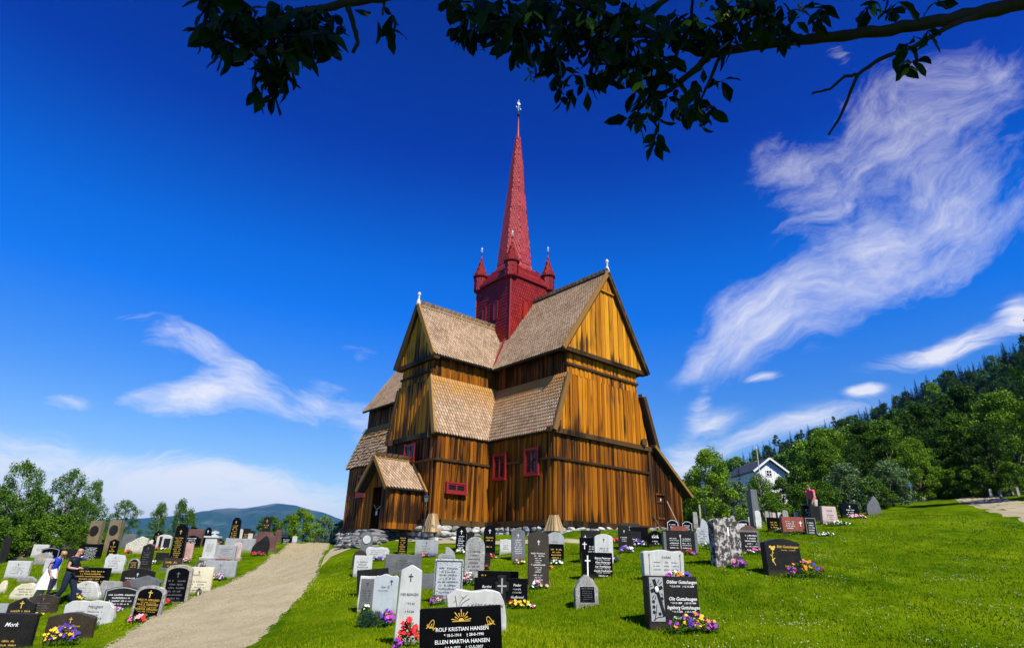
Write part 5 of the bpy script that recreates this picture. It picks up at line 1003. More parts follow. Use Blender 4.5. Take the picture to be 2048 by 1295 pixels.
# dwarf conifer and grave lanterns
pos, d = ground_hit(737, 1252); o = empty('dwarf_conifer', pos, 0, 'low spreading blue-green dwarf conifer left of the violet pansies', 'shrub')
rr = np.random.default_rng(3); N = 2600; u = rr.normal(size=(N, 3)); u /= np.linalg.norm(u, axis=1)[:, None]; rad_ = (rr.random(N)**.35)[:, None]*(1+.25*np.sin(u[:, :1]*7)*np.cos(u[:, 2:]*5)); c = u*rad_*np.array([.23, .18, .15])+np.array([0, 0, .12]); c[:, 2] = np.abs(c[:, 2])
dv_ = u+rr.normal(size=(N, 3))*.5; dv_[:, 2] += .4; dv_ /= np.linalg.norm(dv_, axis=1)[:, None]; s2 = np.cross(dv_, rr.normal(size=(N, 3))); s2 /= np.linalg.norm(s2, axis=1)[:, None]
q = np.stack([c-s2*.005, c+s2*.005, c+dv_*.045], 1).reshape(-1, 3); quads_mesh('foliage', q, 3, rr.random(N), mk_leafmat('juniper', (.012, .045, .022), (.06, .14, .07), .1), o)
m = MB(); m.tube([(0, 0, -.05), (0, 0, .12)], .02, 6); m.build('stem', simple('stem_bark', (.08, .05, .03)), o, world=False)
def lantern(px, py, hpx, label):
    pos, d = ground_hit(px, py); pos = pos+np.array([0, -.08, 0]); pos[2] = Tz(*pos[:2]); h = hpx*d/FPX; o = empty('grave_lantern', pos, .1, label, 'lantern', 'grave lanterns'); m = MB(); w = h*.45
    m.cbox((0, 0, .015), w*1.15, w*1.15, .03); m.mesh([(-w*.6,-w*.6,h*.72),(w*.6,-w*.6,h*.72),(w*.6,w*.6,h*.72),(-w*.6,w*.6,h*.72),(0,0,h)], [(0,1,4),(1,2,4),(2,3,4),(3,0,4),(3,2,1,0)])
    for sx in (-1, 1):
        for sy in (-1, 1): m.cbox((sx*w*.5, sy*w*.5, h*.37), .018, .018, h*.72)
    m.build('frame', IRON, o, world=False); m = MB(); m.lathe((0, 0, .03), [(w*.28, 0), (w*.28, h*.4), (w*.1, h*.45)], 8); m.build('candle', WHITE, o, world=False)
lantern(398, 1190, 15, 'small dark grave lantern on the grass before the cream slab')
# ------------------------------------------------------------------ trees
def bark(name, c1, c2, sc=8, marks=None):
    m = M(name); p = m.obj(); n = m.noise(m.vmul(p, (6, 6, 1.5)), 2.0, 3); c = m.mix(n, c1, c2)
    if marks: c = m.mix(m.ramp(m.noise(m.vmul(p, (2, 2, 9)), 2.0, 2), .58, .64), c, marks)
    m.pbr(c, .85, n, .4, .03, .2); return m.m
BARK = bark('bark', (.05, .04, .03), (.12, .095, .07)); BIRCH = bark('birch_bark', (.42, .40, .36), (.62, .60, .56), 8, (.05, .045, .04)); PINEB = bark('pine_bark', (.16, .08, .04), (.26, .15, .09))
LM = {'green': mk_leafmat('green_foliage', (.018, .055, .003), (.15, .28, .014), .16), 'bright': mk_leafmat('bright_foliage', (.045, .12, .004), (.25, .41, .02), .18), 'dark': mk_leafmat('dark_foliage', (.014, .042, .004), (.070, .15, .012), .25),
      'silver': mk_leafmat('silver_foliage', (.045, .10, .03), (.21, .32, .13), .15), 'spruce': mk_leafmat('spruce_foliage', (.012, .030, .005), (.045, .085, .015), .1), 'birchl': mk_leafmat('birch_foliage', (.025, .075, .006), (.13, .25, .018), .18)}
def leafquads(c, size, rr, droop=0.0, up=.1):
    N = len(c); a = rr.normal(size=(N, 3)); a[:, 2] -= droop; a /= np.linalg.norm(a, axis=1)[:, None]; n = rr.normal(size=(N, 3)); n[:, 2] = np.abs(n[:, 2])+up
    b2 = np.cross(n, a); b2 /= (np.linalg.norm(b2, axis=1)[:, None]+1e-9); s = size*(.6+.7*rr.random((N, 1)))
    return np.stack([c-a*s, c-b2*s*.5, c+a*s, c+b2*s*.5], 1).reshape(-1, 3)
def mk_tree(seed, H=10., cr=3.2, c0=.30, nclump=48, nl=150, leaf=.17, clr=.75, kind='oval', mat='green', bk=BARK, droop=0.0, trunk=.16):
    rr = np.random.default_rng(seed); m = MB(); ax = [(0, 0, -.8), (.05, 0, H*.2)]; wob = rr.normal(0, .12, (6, 2)).cumsum(0)
    for i in range(1, 6): ax.append((wob[i, 0], wob[i, 1], H*(.2+.15*i)))
    m.tube(ax, [trunk*1.35, trunk, trunk*.82, trunk*.62, trunk*.42, trunk*.25, trunk*.08], 7); cl = []
    for i in range(nclump):
        t = c0+(1-c0)*(i+.5)/nclump; zc = H*t; u = (t-c0)/(1-c0)
        prof = {'oval': math.sin(math.pi*min(1, .12+.86*u))**.7, 'dome': (1-u**2.2)**.5*(.75+.25*min(1, u*6)), 'birch': (1-u)**.55*(.55+.45*min(1, u*5)), 'col': .75*math.sin(math.pi*min(1, .15+.8*u))**.5}[kind]
        r = cr*prof*(.35+.65*math.sqrt(rr.random()))*rr.uniform(.75, 1.15); th = i*2.4+rr.normal(0, .5); j = min(5, max(0, int((zc/H-.2)/.15))); base = np.array(ax[1+min(j, 5)]); p = np.array([base[0]+r*math.cos(th), base[1]+r*math.sin(th), zc+rr.normal(0, .04*H)*(.3 if u > .9 else 1)]); cl.append(p)
        if i % 2 == 0:
            q = np.array([base[0], base[1], max(H*.18, p[2]-r*.55-.3)]); mid = (q+p)/2+np.array([0, 0, .12*r]); m.tube([q, mid, p], [trunk*.36*(1-u*.6), trunk*.2, trunk*.05], 4, cap=False)
    C_ = []
    for p in cl:
        k = int(nl*rr.uniform(.6, 1.4)); d = rr.normal(size=(k, 3)); d /= np.linalg.norm(d, axis=1)[:, None]; rad_ = (rr.random((k, 1))**.45)*clr*rr.uniform(.7, 1.3); s = d*rad_*np.array([1, 1, .85+droop]); 
        if droop: s[:, 2] -= np.abs(rr.normal(0, droop*.7, k))
        C_.append(p+s)
    c = np.concatenate(C_); return m, leafquads(c, leaf, rr, droop), rr.random(len(c)), bk, mat
def mk_spruce(seed, H=12., cr=2.2, c0=.08, leaf=.30, mat='spruce'):
    rr = np.random.default_rng(seed); m = MB(); m.tube([(0, 0, -.8), (0, 0, H*.5), (0, 0, H)], [.17, .10, .02], 6); V = []; L = 26
    for i in range(L):
        u = i/(L-1); z = H*(c0+(1-c0)*u); R_ = cr*(1-u)**.9*rr.uniform(.8, 1.15)+.16; nb = int(13-5*u)
        for k in range(nb):
            th = rr.random()*6.283; R2 = R_*rr.uniform(.65, 1.15); n = max(2, int(R2/.22)); d = np.array([math.cos(th), math.sin(th), 0]); s = np.array([-d[1], d[0], 0])
            for j in range(n):
                for e in range(2):
                    t = (j+rr.random())/n; c = d*R2*t+np.array([0, 0, z-R2*t*(.38+.12*t)+rr.normal(0, .05)])+s*rr.normal(0, .10+.12*t); w = leaf*(1-.45*u)*rr.uniform(.5, 1); dd = d*w+s*w*rr.normal(0, .6)+np.array([0, 0, -w*rr.uniform(.1, .5)]); ss = np.cross(dd, [0, 0, 1.]); ss = ss/(np.linalg.norm(ss)+1e-9)*w*.48
                    V += [c-dd*.5, c-ss, c+dd*.5, c+ss]
    V = np.array(V); return m, V, rr.random(len(V)//4), BARK, mat
PROTO = {}
def proto(key, built, H):
    m, q, r, bk, mat = built; n = key
    root = bpy.data.objects.new('tree_source', None); tr = m.build('trunk', bk, None); tr.name = 'trunk'; cw = quads_mesh('crown', q, 4, r, LM[mat]); PROTO[key] = (tr, cw, H); C.objects.unlink(tr); C.objects.unlink(cw); bpy.data.objects.remove(root)
def tree(key, x, y, h, name, label, cat='tree', group=None, rz=None, sink=0.0, wide=1.0):
    tr, cw, H = PROTO[key]; s = h/H; o = bpy.data.objects.new(name, None); C.objects.link(o); o.empty_display_size = .3
    o.location = (x, y, Tz(x, y)-sink); o.rotation_euler = (0, 0, random.random()*6.28 if rz is None else rz); o.scale = (s*wide, s*wide, s); tag(o, label, cat, group)
    for src in (tr, cw): c = src.copy(); C.objects.link(c); c.parent = o
    return o
proto('oakA', mk_tree(1, 10, 3.3, .08, 90, 190, .13, .72), 10); proto('oakB', mk_tree(2, 10, 3.5, .08, 92, 190, .13, .75, 'dome', 'bright'), 10); proto('oakC', mk_tree(3, 10, 3.2, .08, 84, 190, .13, .75, 'oval', 'dark'), 10)
proto('bushA', mk_tree(4, 4, 1.9, .06, 44, 170, .095, .48, 'dome', 'bright', trunk=.08), 4); proto('bushS', mk_tree(5, 4, 1.7, .05, 40, 170, .09, .46, 'dome', 'silver', trunk=.07), 4); proto('bushG', mk_tree(6, 4, 2.0, .05, 44, 170, .10, .5, 'dome', 'green', trunk=.08), 4)
proto('birchA', mk_tree(7, 10, 2.7, .16, 84, 130, .11, .52, 'oval', 'birchl', BIRCH, .35, .12), 10); proto('birchB', mk_tree(8, 10, 2.2, .2, 56, 120, .11, .5, 'birch', 'birchl', BIRCH, .55, .11), 10); proto('birchC', mk_tree(9, 10, 3.0, .18, 80, 120, .11, .52, 'dome', 'birchl', BIRCH, .25, .13), 10)
proto('hillA', mk_tree(11, 12, 3.4, .10, 60, 110, .24, .95, 'oval', 'green', trunk=.15), 12); proto('hillB', mk_tree(12, 12, 3.2, .10, 56, 110, .24, .95, 'dome', 'bright', trunk=.15), 12); proto('hillC', mk_tree(13, 13, 2.4, .45, 28, 80, .28, .8, 'oval', 'birchl', BIRCH, .2, .16), 13); proto('hillD', mk_tree(14, 12, 3.4, .10, 58, 110, .24, .95, 'oval', 'dark', trunk=.15), 12)
proto('spruceA', mk_spruce(21, 13, 2.9, .08, .5), 13); proto('spruceB', mk_spruce(22, 15, 2.6, .10, .5), 15); proto('spruceC', mk_spruce(23, 12, 3.2, .02, .46, 'spruce'), 12)
proto('pine', mk_tree(24, 13, 2.0, .5, 24, 80, .24, .7, 'oval', 'spruce', PINEB, 0, .16), 13)
def ptree(key, px, dist, topy, name, label, **k):
    """stand a tree in the direction of px, dist metres off, tall enough that its top reaches topy"""
    d = ray(px, 1050); d = d/math.hypot(d[0], d[1]); x, y = d[0]*dist, d[1]*dist; z0 = Tz(x, y); h = 5.0
    for _ in range(12):
        q = proj((x, y, z0+h)); b0 = proj((x, y, z0)); h *= (b0[1]-topy)/max(1, (b0[1]-q[1]))
    return tree(key, x, y, h, name, label, **k)
G1 = 'birches and trees beyond the left graves'
ptree('birchA', 20, 47, 925, 'birch_tree', 'tallest birch at the left edge, its crown cut by the photo edge', group=G1); ptree('birchC', 118, 52, 943, 'birch_tree', 'birch with a white forked trunk and ragged crown left of the memorial pillars', group=G1, wide=1.0)
ptree('birchA', 172, 55, 962, 'birch_tree', 'birch just behind the forked one, its crown leaning right', group=G1, wide=.8); ptree('birchC', 246, 52, 1002, 'rowan_tree', 'broad low tree with bright leaves behind the memorial pillars', group=G1, wide=1.35); ptree('birchB', 318, 60, 1006, 'birch_tree', 'slender weeping birch left of its taller twin before the mountain', group=G1, wide=1.2); ptree('birchB', 352, 60, 998, 'birch_tree', 'weeping birch nearest the mountain view', group=G1, wide=1.1); ptree('birchB', 371, 64, 1018, 'birch_tree', 'small weeping birch top at the right end of the left tree group', group=G1)
ptree('oakC', -20, 52, 975, 'leafy_tree', 'dark dense tree filling in at the far left edge', group=G1)
for i, (px_, d_, t_, k_) in enumerate(((8,44,1040,'bushG'),(45,48,1020,'bushG'),(85,46,1042,'bushG'),(118,50,1030,'bushG'),(150,46,1050,'bushG'),(195,48,1045,'bushG'),(232,50,1052,'bushG'),(60,60,985,'oakC'),(150,62,1000,'oakC'))):
    ptree(k_, px_, d_, t_, 'shrub' if k_[0] == 'b' else 'leafy_tree', ('dense green shrub under the birches behind the left graves' if k_[0] == 'b' else 'dark leafy tree filling the gap behind the left birches'), cat='shrub' if k_[0] == 'b' else 'tree', group='undergrowth shrubs below the left birches' if k_[0] == 'b' else 'dark trees behind the left birches', wide=1.3)
G2 = 'bushes beyond the top of the path'
ptree('bushG', 538, 50, 1034, 'shrub', 'green bush directly behind the brown tomb by the path', cat='shrub', group=G2, wide=1.2); ptree('bushG', 572, 51, 1032, 'shrub', 'green bush between brown tomb and round bright bush', cat='shrub', group=G2, wide=1.1)
ptree('bushA', 609, 49, 1021, 'shrub', 'round bright green bush at the head of the path', cat='shrub', group=G2, wide=1.1); ptree('bushS', 648, 53, 1033, 'shrub', 'silvery leaved bush right of the lamp at the head of the path', cat='shrub', group=G2); ptree('bushS', 682, 50, 1043, 'shrub', 'silvery bush tucked against the far church corner', cat='shrub', group=G2)
# right: nearer row
G3 = 'leafy trees along the right edge of the churchyard'
row = [('bushG',1532,60,962,'green bush hiding the lower part of the white gable'),('oakA',1575,66,958,'leafy tree top in front of the right corner of the white house'),('bushG',1352,44,962,'green bush at the outer corner of the church lean-to'),('oakB',1424,43,903,'bright leafy small tree just right of the church behind the street lamp'),('bushS',1476,44,966,'grey-green willow bush left of the obelisk'),('spruceC',1490,58,932,'dark spruce hiding the shaded wall of the white house'),
 ('birchC',1530,56,948,'thin birch in front of the white gable'),('bushG',1558,44,985,'green bush behind the obelisk and the old small stones'),('oakA',1666,52,905,'dark leafy tree right against the white gable'),('oakB',1684,62,862,'big bright leafy tree right of the white house'),('bushG',1622,45,968,'green bush behind the person in pink'),('oakA',1668,54,882,'leafy tree above the pale rose stone'),
 ('bushS',1705,50,930,'grey-green bush above the black slab with silver pillars'),('oakB',1690,66,868,'bright tree behind the grey-green bush'),('oakC',1735,58,890,'dark leafy tree above the slanting grey rock'),('bushG',1652,46,965,'green bush behind the pale rose stone'),('bushS',1795,52,925,'pale leaved bush left of the blue sign'),('oakA',1800,64,850,'tall leafy tree behind the pale leaved bush'),
 ('oakB',1858,56,880,'bright leafy tree above the blue sign'),('oakC',1915,58,860,'dark leafy tree above the start of the right path'),('bushG',1760,50,955,'green bush left of the pale leaved bush'),('oakA',1968,58,835,'leafy tree above the boundary stones'),('oakC',2020,56,850,'dark leafy tree at the right edge of the photo'),('oakB',2062,62,790,'tall tree cut by the right edge'),('bushG',1830,50,958,'green bush directly below the blue sign tree'),('bushG',1892,50,950,'green bush left of the right path start'),('bushG',1940,49,942,'green bush above the right path'),('bushG',1990,48,938,'green bush behind the boundary stones'),('bushG',2040,47,932,'green bush at the right photo edge'),('oakC',1760,66,850,'dark tree filling the gap above the slanting grey rock'),('oakC',1880,70,815,'dark tall tree behind the row left of the right path'),('oakC',1980,72,780,'dark tall tree behind the row near the right edge'),('bushG',1395,50,1000,'low green bush right behind the street lamp'),('bushG',1372,52,985,'low green bush beside the lean-to roof')]
for k_, px_, d_, t_, lb in row:
    if px_ > 1815 and k_[:4] == 'bush': d_ += 7; t_ -= 6
    ptree(k_, px_, d_, t_, {'b': 'shrub', 'o': 'leafy_tree', 's': 'spruce_tree'}[k_[0]] if k_ != 'birchC' else 'birch_tree', lb, cat='shrub' if k_[:4] == 'bush' else 'tree', group=G3, wide=1.15 if k_[:4] == 'bush' else 1.05)
# hillside forest: each tree its own
def ridge_xy(az, r): return r*math.sin(az), r*math.cos(az)
rh = random.Random(5)
for i in range(210):
    az = R(12.5)+(R(45.5)-R(12.5))*(i+rh.random())/210; r = RC+rh.uniform(-34, 2); x, y = ridge_xy(az, r); k_ = rh.choice(('spruceA','spruceB','spruceC','spruceC','spruceA','pine'))
    tree(k_, x, y, rh.uniform(6.5, 11), 'spruce_tree' if k_ != 'pine' else 'pine_tree', 'dark conifer on the skyline of the right hill' if k_ != 'pine' else 'bare-stemmed pine on the skyline of the right hill', group='conifers on the skyline' if k_ != 'pine' else 'pines on the skyline', wide=rh.uniform(.8, 1.2))
for i in range(430):
    az = R(13.5)+(R(46)-R(13.5))*rh.random()**.9; u = rh.random()**.62; r = 76+(RC-20-76)*u; x, y = ridge_xy(az, r)
    if r < 112 and R(19.5) < az < R(26): continue
    hmax = r*math.tan(float(np.interp(az, _caz, _cel))-(.026 if r < RC-70 else .012))-Tz(x, y)
    if hmax < 5: continue
    pc = .12+.60*sm(np.array(r), 150, 300)
    if rh.random() < pc: k_ = rh.choice(('spruceA','spruceB','spruceC','pine')); n_, lb, g = ('spruce_tree', 'dark conifer standing among the trees of the right hillside', 'conifers on the right hillside') if k_ != 'pine' else ('pine_tree', 'pine with a bare stem on the right hillside', 'pines on the right hillside')
    else: k_ = rh.choice(('hillA','hillB','hillD','hillA','hillD','hillC')); n_, lb, g = ('leafy_tree', 'leafy tree in the dense wood of the right hillside', 'leafy trees on the right hillside') if k_ != 'hillC' else ('birch_tree', 'pale-stemmed birch on the right hillside', 'birches on the right hillside')
    tree(k_, x, y, min(hmax, rh.uniform(9, 14)), n_, lb, group=g, wide=rh.uniform(1.0, 1.35))
# tree beyond the right edge whose shade falls over the path
p_ = gh(1985, 1003); tree('oakA', p_[0]+3.2, p_[1]-4.7, 10.5, 'leafy_tree', 'leafy tree outside the right edge that throws a shadow band over the path', rz=.4)
# ------------------------------------------------------------------ mountain
me_az = [R(v) for v in (-60,-46,-40,-30.5,-28,-25.5,-22.2,-20.4,-18,-16,-12,-4,4)]; 
RIDGE = [(-700,1040),(-300,1030),(0,1052),(375,1030),(430,1019),(480,1018),(550,1007),(590,1010),(640,1026),(685,1039),(760,1062),(900,1085),(1050,1100)]
raz, rel = [], []
for x_, y_ in RIDGE: c = ray(x_, y_); raz.append(math.atan2(c[0], c[1])); rel.append(c[2]/math.hypot(c[0], c[1]))
rg = np.random.default_rng(4); na_, nr_ = 260, 60; az = np.linspace(raz[0], raz[-1], na_); rr_ = np.linspace(3600, 7800, nr_); A_, R_2 = np.meshgrid(az, rr_); hr = np.interp(A_, raz, rel)*6400
t_ = (R_2-3600)/2800; pr = np.where(t_ < 1, sm(t_, 0, 1)**.8, 1-(t_-1)*.5); hz = -130+(hr+130)*pr+40*np.sin(A_*70+R_2*.002)*np.cos(R_2*.004+A_*30)*np.clip(t_*(1.0-t_)*3, 0, 1)+14*np.sin(A_*190)*np.clip(1-t_, 0, 1)
vs = np.stack([R_2*np.sin(A_), R_2*np.cos(A_), hz], -1).reshape(-1, 3); m = MB(); m.mesh(vs, [(i*na_+j, i*na_+j+1, (i+1)*na_+j+1, (i+1)*na_+j) for i in range(nr_-1) for j in range(na_-1)], .5)
mm = M('mountain_slope'); p = mm.pos(); n1 = mm.noise(p, .004, 5, .65); n2 = mm.noise(p, .0016, 4, .6); n3 = mm.noise(p, .02, 4, .7)
c = mm.mix(mm.ramp(n3, .35, .65), (.012, .030, .010), (.035, .065, .022)); zz = mm.n('ShaderNodeSeparateXYZ', Vector=p).outputs[2]
c = mm.mix(mm.math('MULTIPLY', mm.ramp(n1, .56, .62), mm.ramp(mm.math('SUBTRACT', 210.0, mm.math('ABSOLUTE', mm.math('SUBTRACT', zz, 90.0))), 60.0, 200.0)), c, (.12, .17, .05)); c = mm.mix(mm.math('MULTIPLY', mm.ramp(n2, .5, .62), mm.ramp(zz, 220.0, 380.0)), c, (.16, .15, .12))
mm.pbr(c, .95, n3, .5, 10, .1); tag(m.build('mountain', mm.m, smooth=True), kind='structure')
# ------------------------------------------------------------------ air
hb = MB(); hb.cbox((0, 0, -280), 19000, 19000, 1520); hz_ = M('haze_air'); v_ = hz_.t.nodes.new('ShaderNodeVolumePrincipled'); v_.inputs['Color'].default_value = (.10, .44, 1.0, 1); v_.inputs['Density'].default_value = HAZE; v_.inputs['Anisotropy'].default_value = .0
hz_.t.links.new(v_.outputs[0], hz_.out.inputs['Volume'])
if HAZE > 0: tag(hb.build('haze', hz_.m), kind='stuff', label='pale blue air that fades the far mountain', cat='haze')
# ------------------------------------------------------------------ white house, lamps, poles
WALLW = simple('white_boarding', (.74, .74, .72), .6); ROOFD = simple('slate_roof', (.05, .05, .055), .6)
d = ray(1546, 1000); d = d/math.hypot(d[0], d[1]); hp = np.array([d[0]*82, d[1]*82, 0]); hz0 = Tz(hp[0], hp[1])
def z_at(px, py, dist): c = ray(px, py); return c[2]/math.hypot(c[0], c[1])*dist
g_ = np.array([math.cos(R(4)), math.sin(R(4)), 0]); s_ = np.array([-g_[1], g_[0], 0]); hw = 2.0; ze = z_at(1577, 941, 82); za = z_at(1540, 918, 82); hb0 = min(hz0-1, ze-6); L_ = 8.5
house = empty('white_house', (hp[0], hp[1], hb0), 0, 'white wooden house with a pitched roof showing its gable among the trees', 'house')
def HP(u, v, z): return np.array([hp[0], hp[1], 0])+g_*u+s_*v+z_*z
m = MB(); planks(m, HP(0, 0, 0), g_, -s_, [[-hw, hb0], [hw, hb0], [hw, ze], [0, za], [-hw, ze]], w=.2, th=.03); m.build('gable_wall', WALLW, house); m = MB(); planks(m, HP(0, L_, 0), g_, s_, [[-hw, hb0], [hw, hb0], [hw, ze], [0, za], [-hw, ze]], w=.6, th=.03); m.build('gable_wall', WALLW, house)
m = MB(); planks(m, HP(-hw, 0, 0), s_, -g_, [[0, hb0], [L_, hb0], [L_, ze], [0, ze]], w=.2, th=.03); m.build('side_wall', WALLW, house); m = MB(); planks(m, HP(hw, 0, 0), s_, g_, [[0, hb0], [L_, hb0], [L_, ze], [0, ze]], w=.5, th=.03); m.build('side_wall', WALLW, house)
for sx in (-1, 1):
    m = MB(); sl = (za-ze)/hw; A1, B1 = HP(sx*(hw+.25), -.5, ze-.25*sl+.06), HP(sx*(hw+.25), L_+.4, ze-.25*sl+.06); m.mesh([A1, B1, HP(0, L_+.4, za+.06), HP(0, -.5, za+.06)]+[p+z_*.12 for p in (A1, B1, HP(0, L_+.4, za+.06), HP(0, -.5, za+.06))], [(0,1,2,3),(7,6,5,4),(0,4,5,1),(1,5,6,2),(2,6,7,3),(3,7,4,0)]); m.build('roof', ROOFD, house)
    m = MB(); m.bar(HP(sx*(hw+.27), -.55, ze-.25*sl+.06), HP(0, -.55, za+.08), .06, .22); m.build('bargeboard', WALLW, house)
def hwin(u, z, w, h): 
    m = MB(); m.box(HP(u-w/2-.08, -.10, z-.08), g_*(w+.16), s_*.04, z_*(h+.16)); f = m.build('window', WALLW, house); m = MB(); m.box(HP(u-w/2, -.115, z), g_*w, s_*.02, z_*h); m.build('pane', GLASS, f); m = MB(); m.box(HP(u-.03, -.13, z), g_*.06, s_*.02, z_*h); m.box(HP(u-w/2, -.132, z+h/2-.03), g_*w, s_*.02, z_*.06); m.build('frame', WALLW, f)
hwin(-.1, za-2.0, .6, .6)
dd = ray(1526, 1000); dd = dd/math.hypot(dd[0], dd[1]); fx, fy = dd[0]*74, dd[1]*74; fo = empty('flagpole', (fx, fy, Tz(fx, fy)), 0, 'thin white flagpole rising beside the white house', 'flagpole'); m = MB(); ft = z_at(1523, 896, 74)-Tz(fx, fy); m.tube([(0, 0, -.3), (0, 0, ft)], [.08, .04], 8); m.build('pole', WHITE, fo, world=False); m = MB(); m.sphere((0, 0, ft+.06), .09); m.build('knob', GILT, fo, world=False)
def lamp(px, base, top, label, mat, rz=0.0):
    pos, d = ground_hit(px, base); h = 3.2
    for _ in range(12): y = proj(pos+np.array([0, 0, h]))[1]; h *= (base-top)/max(base-y, 1)
    k = h/3.6; o = empty('street_lamp', pos, rz, label, 'street lamp', 'lantern posts in the churchyard'); m = MB()
    m.lathe((0, 0, -.05), [(.09*k, 0), (.09*k, .35*k), (.05*k, .5*k), (.035*k, .6*k), (.03*k, 2.6*k), (.05*k, 2.72*k), (.028*k, 2.8*k), (.028*k, 2.95*k)], 10); m.tube([(-.22*k, 0, 2.5*k), (.22*k, 0, 2.5*k)], .015*k, 5); m.build('post', mat, o, world=False)
    m = MB(); b0, b1, z0, z1 = .10*k, .17*k, 2.93*k, 3.28*k
    m.mesh([(-b0,-b0,z0),(b0,-b0,z0),(b0,b0,z0),(-b0,b0,z0),(-b1,-b1,z1),(b1,-b1,z1),(b1,b1,z1),(-b1,b1,z1)], [(0,1,5,4),(1,2,6,5),(2,3,7,6),(3,0,4,7),(3,2,1,0)]); m.build('lamp_glass', LGLASS, o, world=False)
    m = MB(); b2 = .21*k; m.mesh([(-b2,-b2,z1),(b2,-b2,z1),(b2,b2,z1),(-b2,b2,z1),(-.05*k,-.05*k,z1+.16*k),(.05*k,-.05*k,z1+.16*k),(.05*k,.05*k,z1+.16*k),(-.05*k,.05*k,z1+.16*k)], [(0,1,5,4),(1,2,6,5),(2,3,7,6),(3,0,4,7),(3,2,1,0),(4,5,6,7)]); m.lathe((0, 0, z1+.15*k), [(.04*k, 0), (.05*k, .05*k), (.015*k, .1*k), (.03*k, .13*k), (.005, .17*k)], 8)
    for sx, sy in ((-1,-1),(1,-1),(1,1),(-1,1)): m.bar((sx*b0, sy*b0, z0), (sx*b1, sy*b1, z1), .018*k)
    m.build('lamp_hood', mat, o, world=False)
LGLASS = M('lamp_glass'); LGLASS.pbr((.10, .16, .15), .1, spec=.8); LGLASS = LGLASS.m
lamp(846, 1089, 984, 'blue-black lantern post standing before the church porch', IRONB); lamp(1413, 1062, 957, 'dark lantern post right of the church against the trees', IRONB); lamp(628, 1086, 1036, 'black lantern post among the bushes at the head of the path', IRON)
p_, d_ = ground_hit(1874, 1007); so_ = empty('sign_post', (p_[0], p_[1]+2.5, Tz(p_[0], p_[1]+2.5)), 0, 'small blue square sign on a thin post before the trees', 'sign'); m = MB(); ht = z_at(1871, 972, math.hypot(p_[0], p_[1]+2.5))-Tz(p_[0], p_[1]+2.5); m.tube([(0, 0, -.1), (0, 0, ht)], .03, 6); m.build('post', IRON, so_, world=False); m = MB(); m.cbox((0, -.04, ht+.16), .34, .03, .30); m.build('sign_plate', simple('blue_sign', (.02, .10, .45), .4), so_, world=False)
# things leaning on the lean-to
q0 = P(25.15, BG-.45, 0); q0[2] = Tz(q0[0], q0[1]); bo = empty('leaning_board', q0, 0, 'rough dark board leaning against the church wall left of the small door', 'board'); m = MB(); m.bar(q0, P(24.95, BG-.12, 1.95), .13, .03, up=tuple(b_)); m.build('board', TRIM, bo)
q0 = P(26.45, BG-.5, 0); q0[2] = Tz(q0[0], q0[1]); bo = empty('shovel', q0, 0, 'long-handled snow shovel with a black scoop leaning right of the small door', 'shovel'); m = MB(); m.tube([q0+z_*.25, P(26.15, BG-.12, 2.75)], .02, 6); m.build('handle', simple('ash_handle', (.55, .42, .25), .5), bo); m = MB(); m.box(q0-a_*.2-z_*.02, a_*.42, b_*.06, z_*.45+b_*.1); m.build('scoop', IRON, bo)
# ------------------------------------------------------------------ people
SKIN = M('skin'); SKIN.pbr((.50, .27, .19), .55); SKIN = SKIN.m
def cloth(name, c): m = M(name); n = m.noise(m.obj(), 18, 3); m.pbr(m.mix(n, tuple(k*.8 for k in c), tuple(min(1, k*1.15) for k in c)), .85, n, .3, .01, .2); return m.m
def skin(name, nodes, edges, mat, parent, root, sub=2, extra=None):
    names = list(nodes); me = bpy.data.meshes.new(name); me.from_pydata([nodes[n][:3] for n in names], [(names.index(a), names.index(b)) for a, b in edges], [])
    o = bpy.data.objects.new(name, me); C.objects.link(o); md = o.modifiers.new('s', 'SKIN'); md.use_smooth_shade = True; md.branch_smoothing = .4
    for i, n in enumerate(names):
        v = me.skin_vertices[0].data[i]; r = nodes[n][3]; v.radius = r if hasattr(r, '__len__') else (r, r); v.use_root = (n == root)
    ss = o.modifiers.new('b', 'SUBSURF'); ss.levels = ss.render_levels = sub
    bpy.context.view_layer.update(); nm = bpy.data.meshes.new_from_object(o.evaluated_get(bpy.context.evaluated_depsgraph_get())); bpy.data.objects.remove(o)
    if extra:
        bm = bmesh.new(); bm.from_mesh(nm)
        for (c, r) in extra:
            g = bmesh.ops.create_icosphere(bm, subdivisions=2, radius=1); 
            for v in g['verts']: v.co = Vector((v.co.x*r[0]+c[0], v.co.y*r[1]+c[1], v.co.z*r[2]+c[2]))
        bm.to_mesh(nm); bm.free()
    nm.materials.clear(); nm.materials.append(mat)
    for p in nm.polygons: p.use_smooth = True
    return link(name, nm, parent)
def pl(*names): return [(names[i], names[i+1]) for i in range(len(names)-1)]
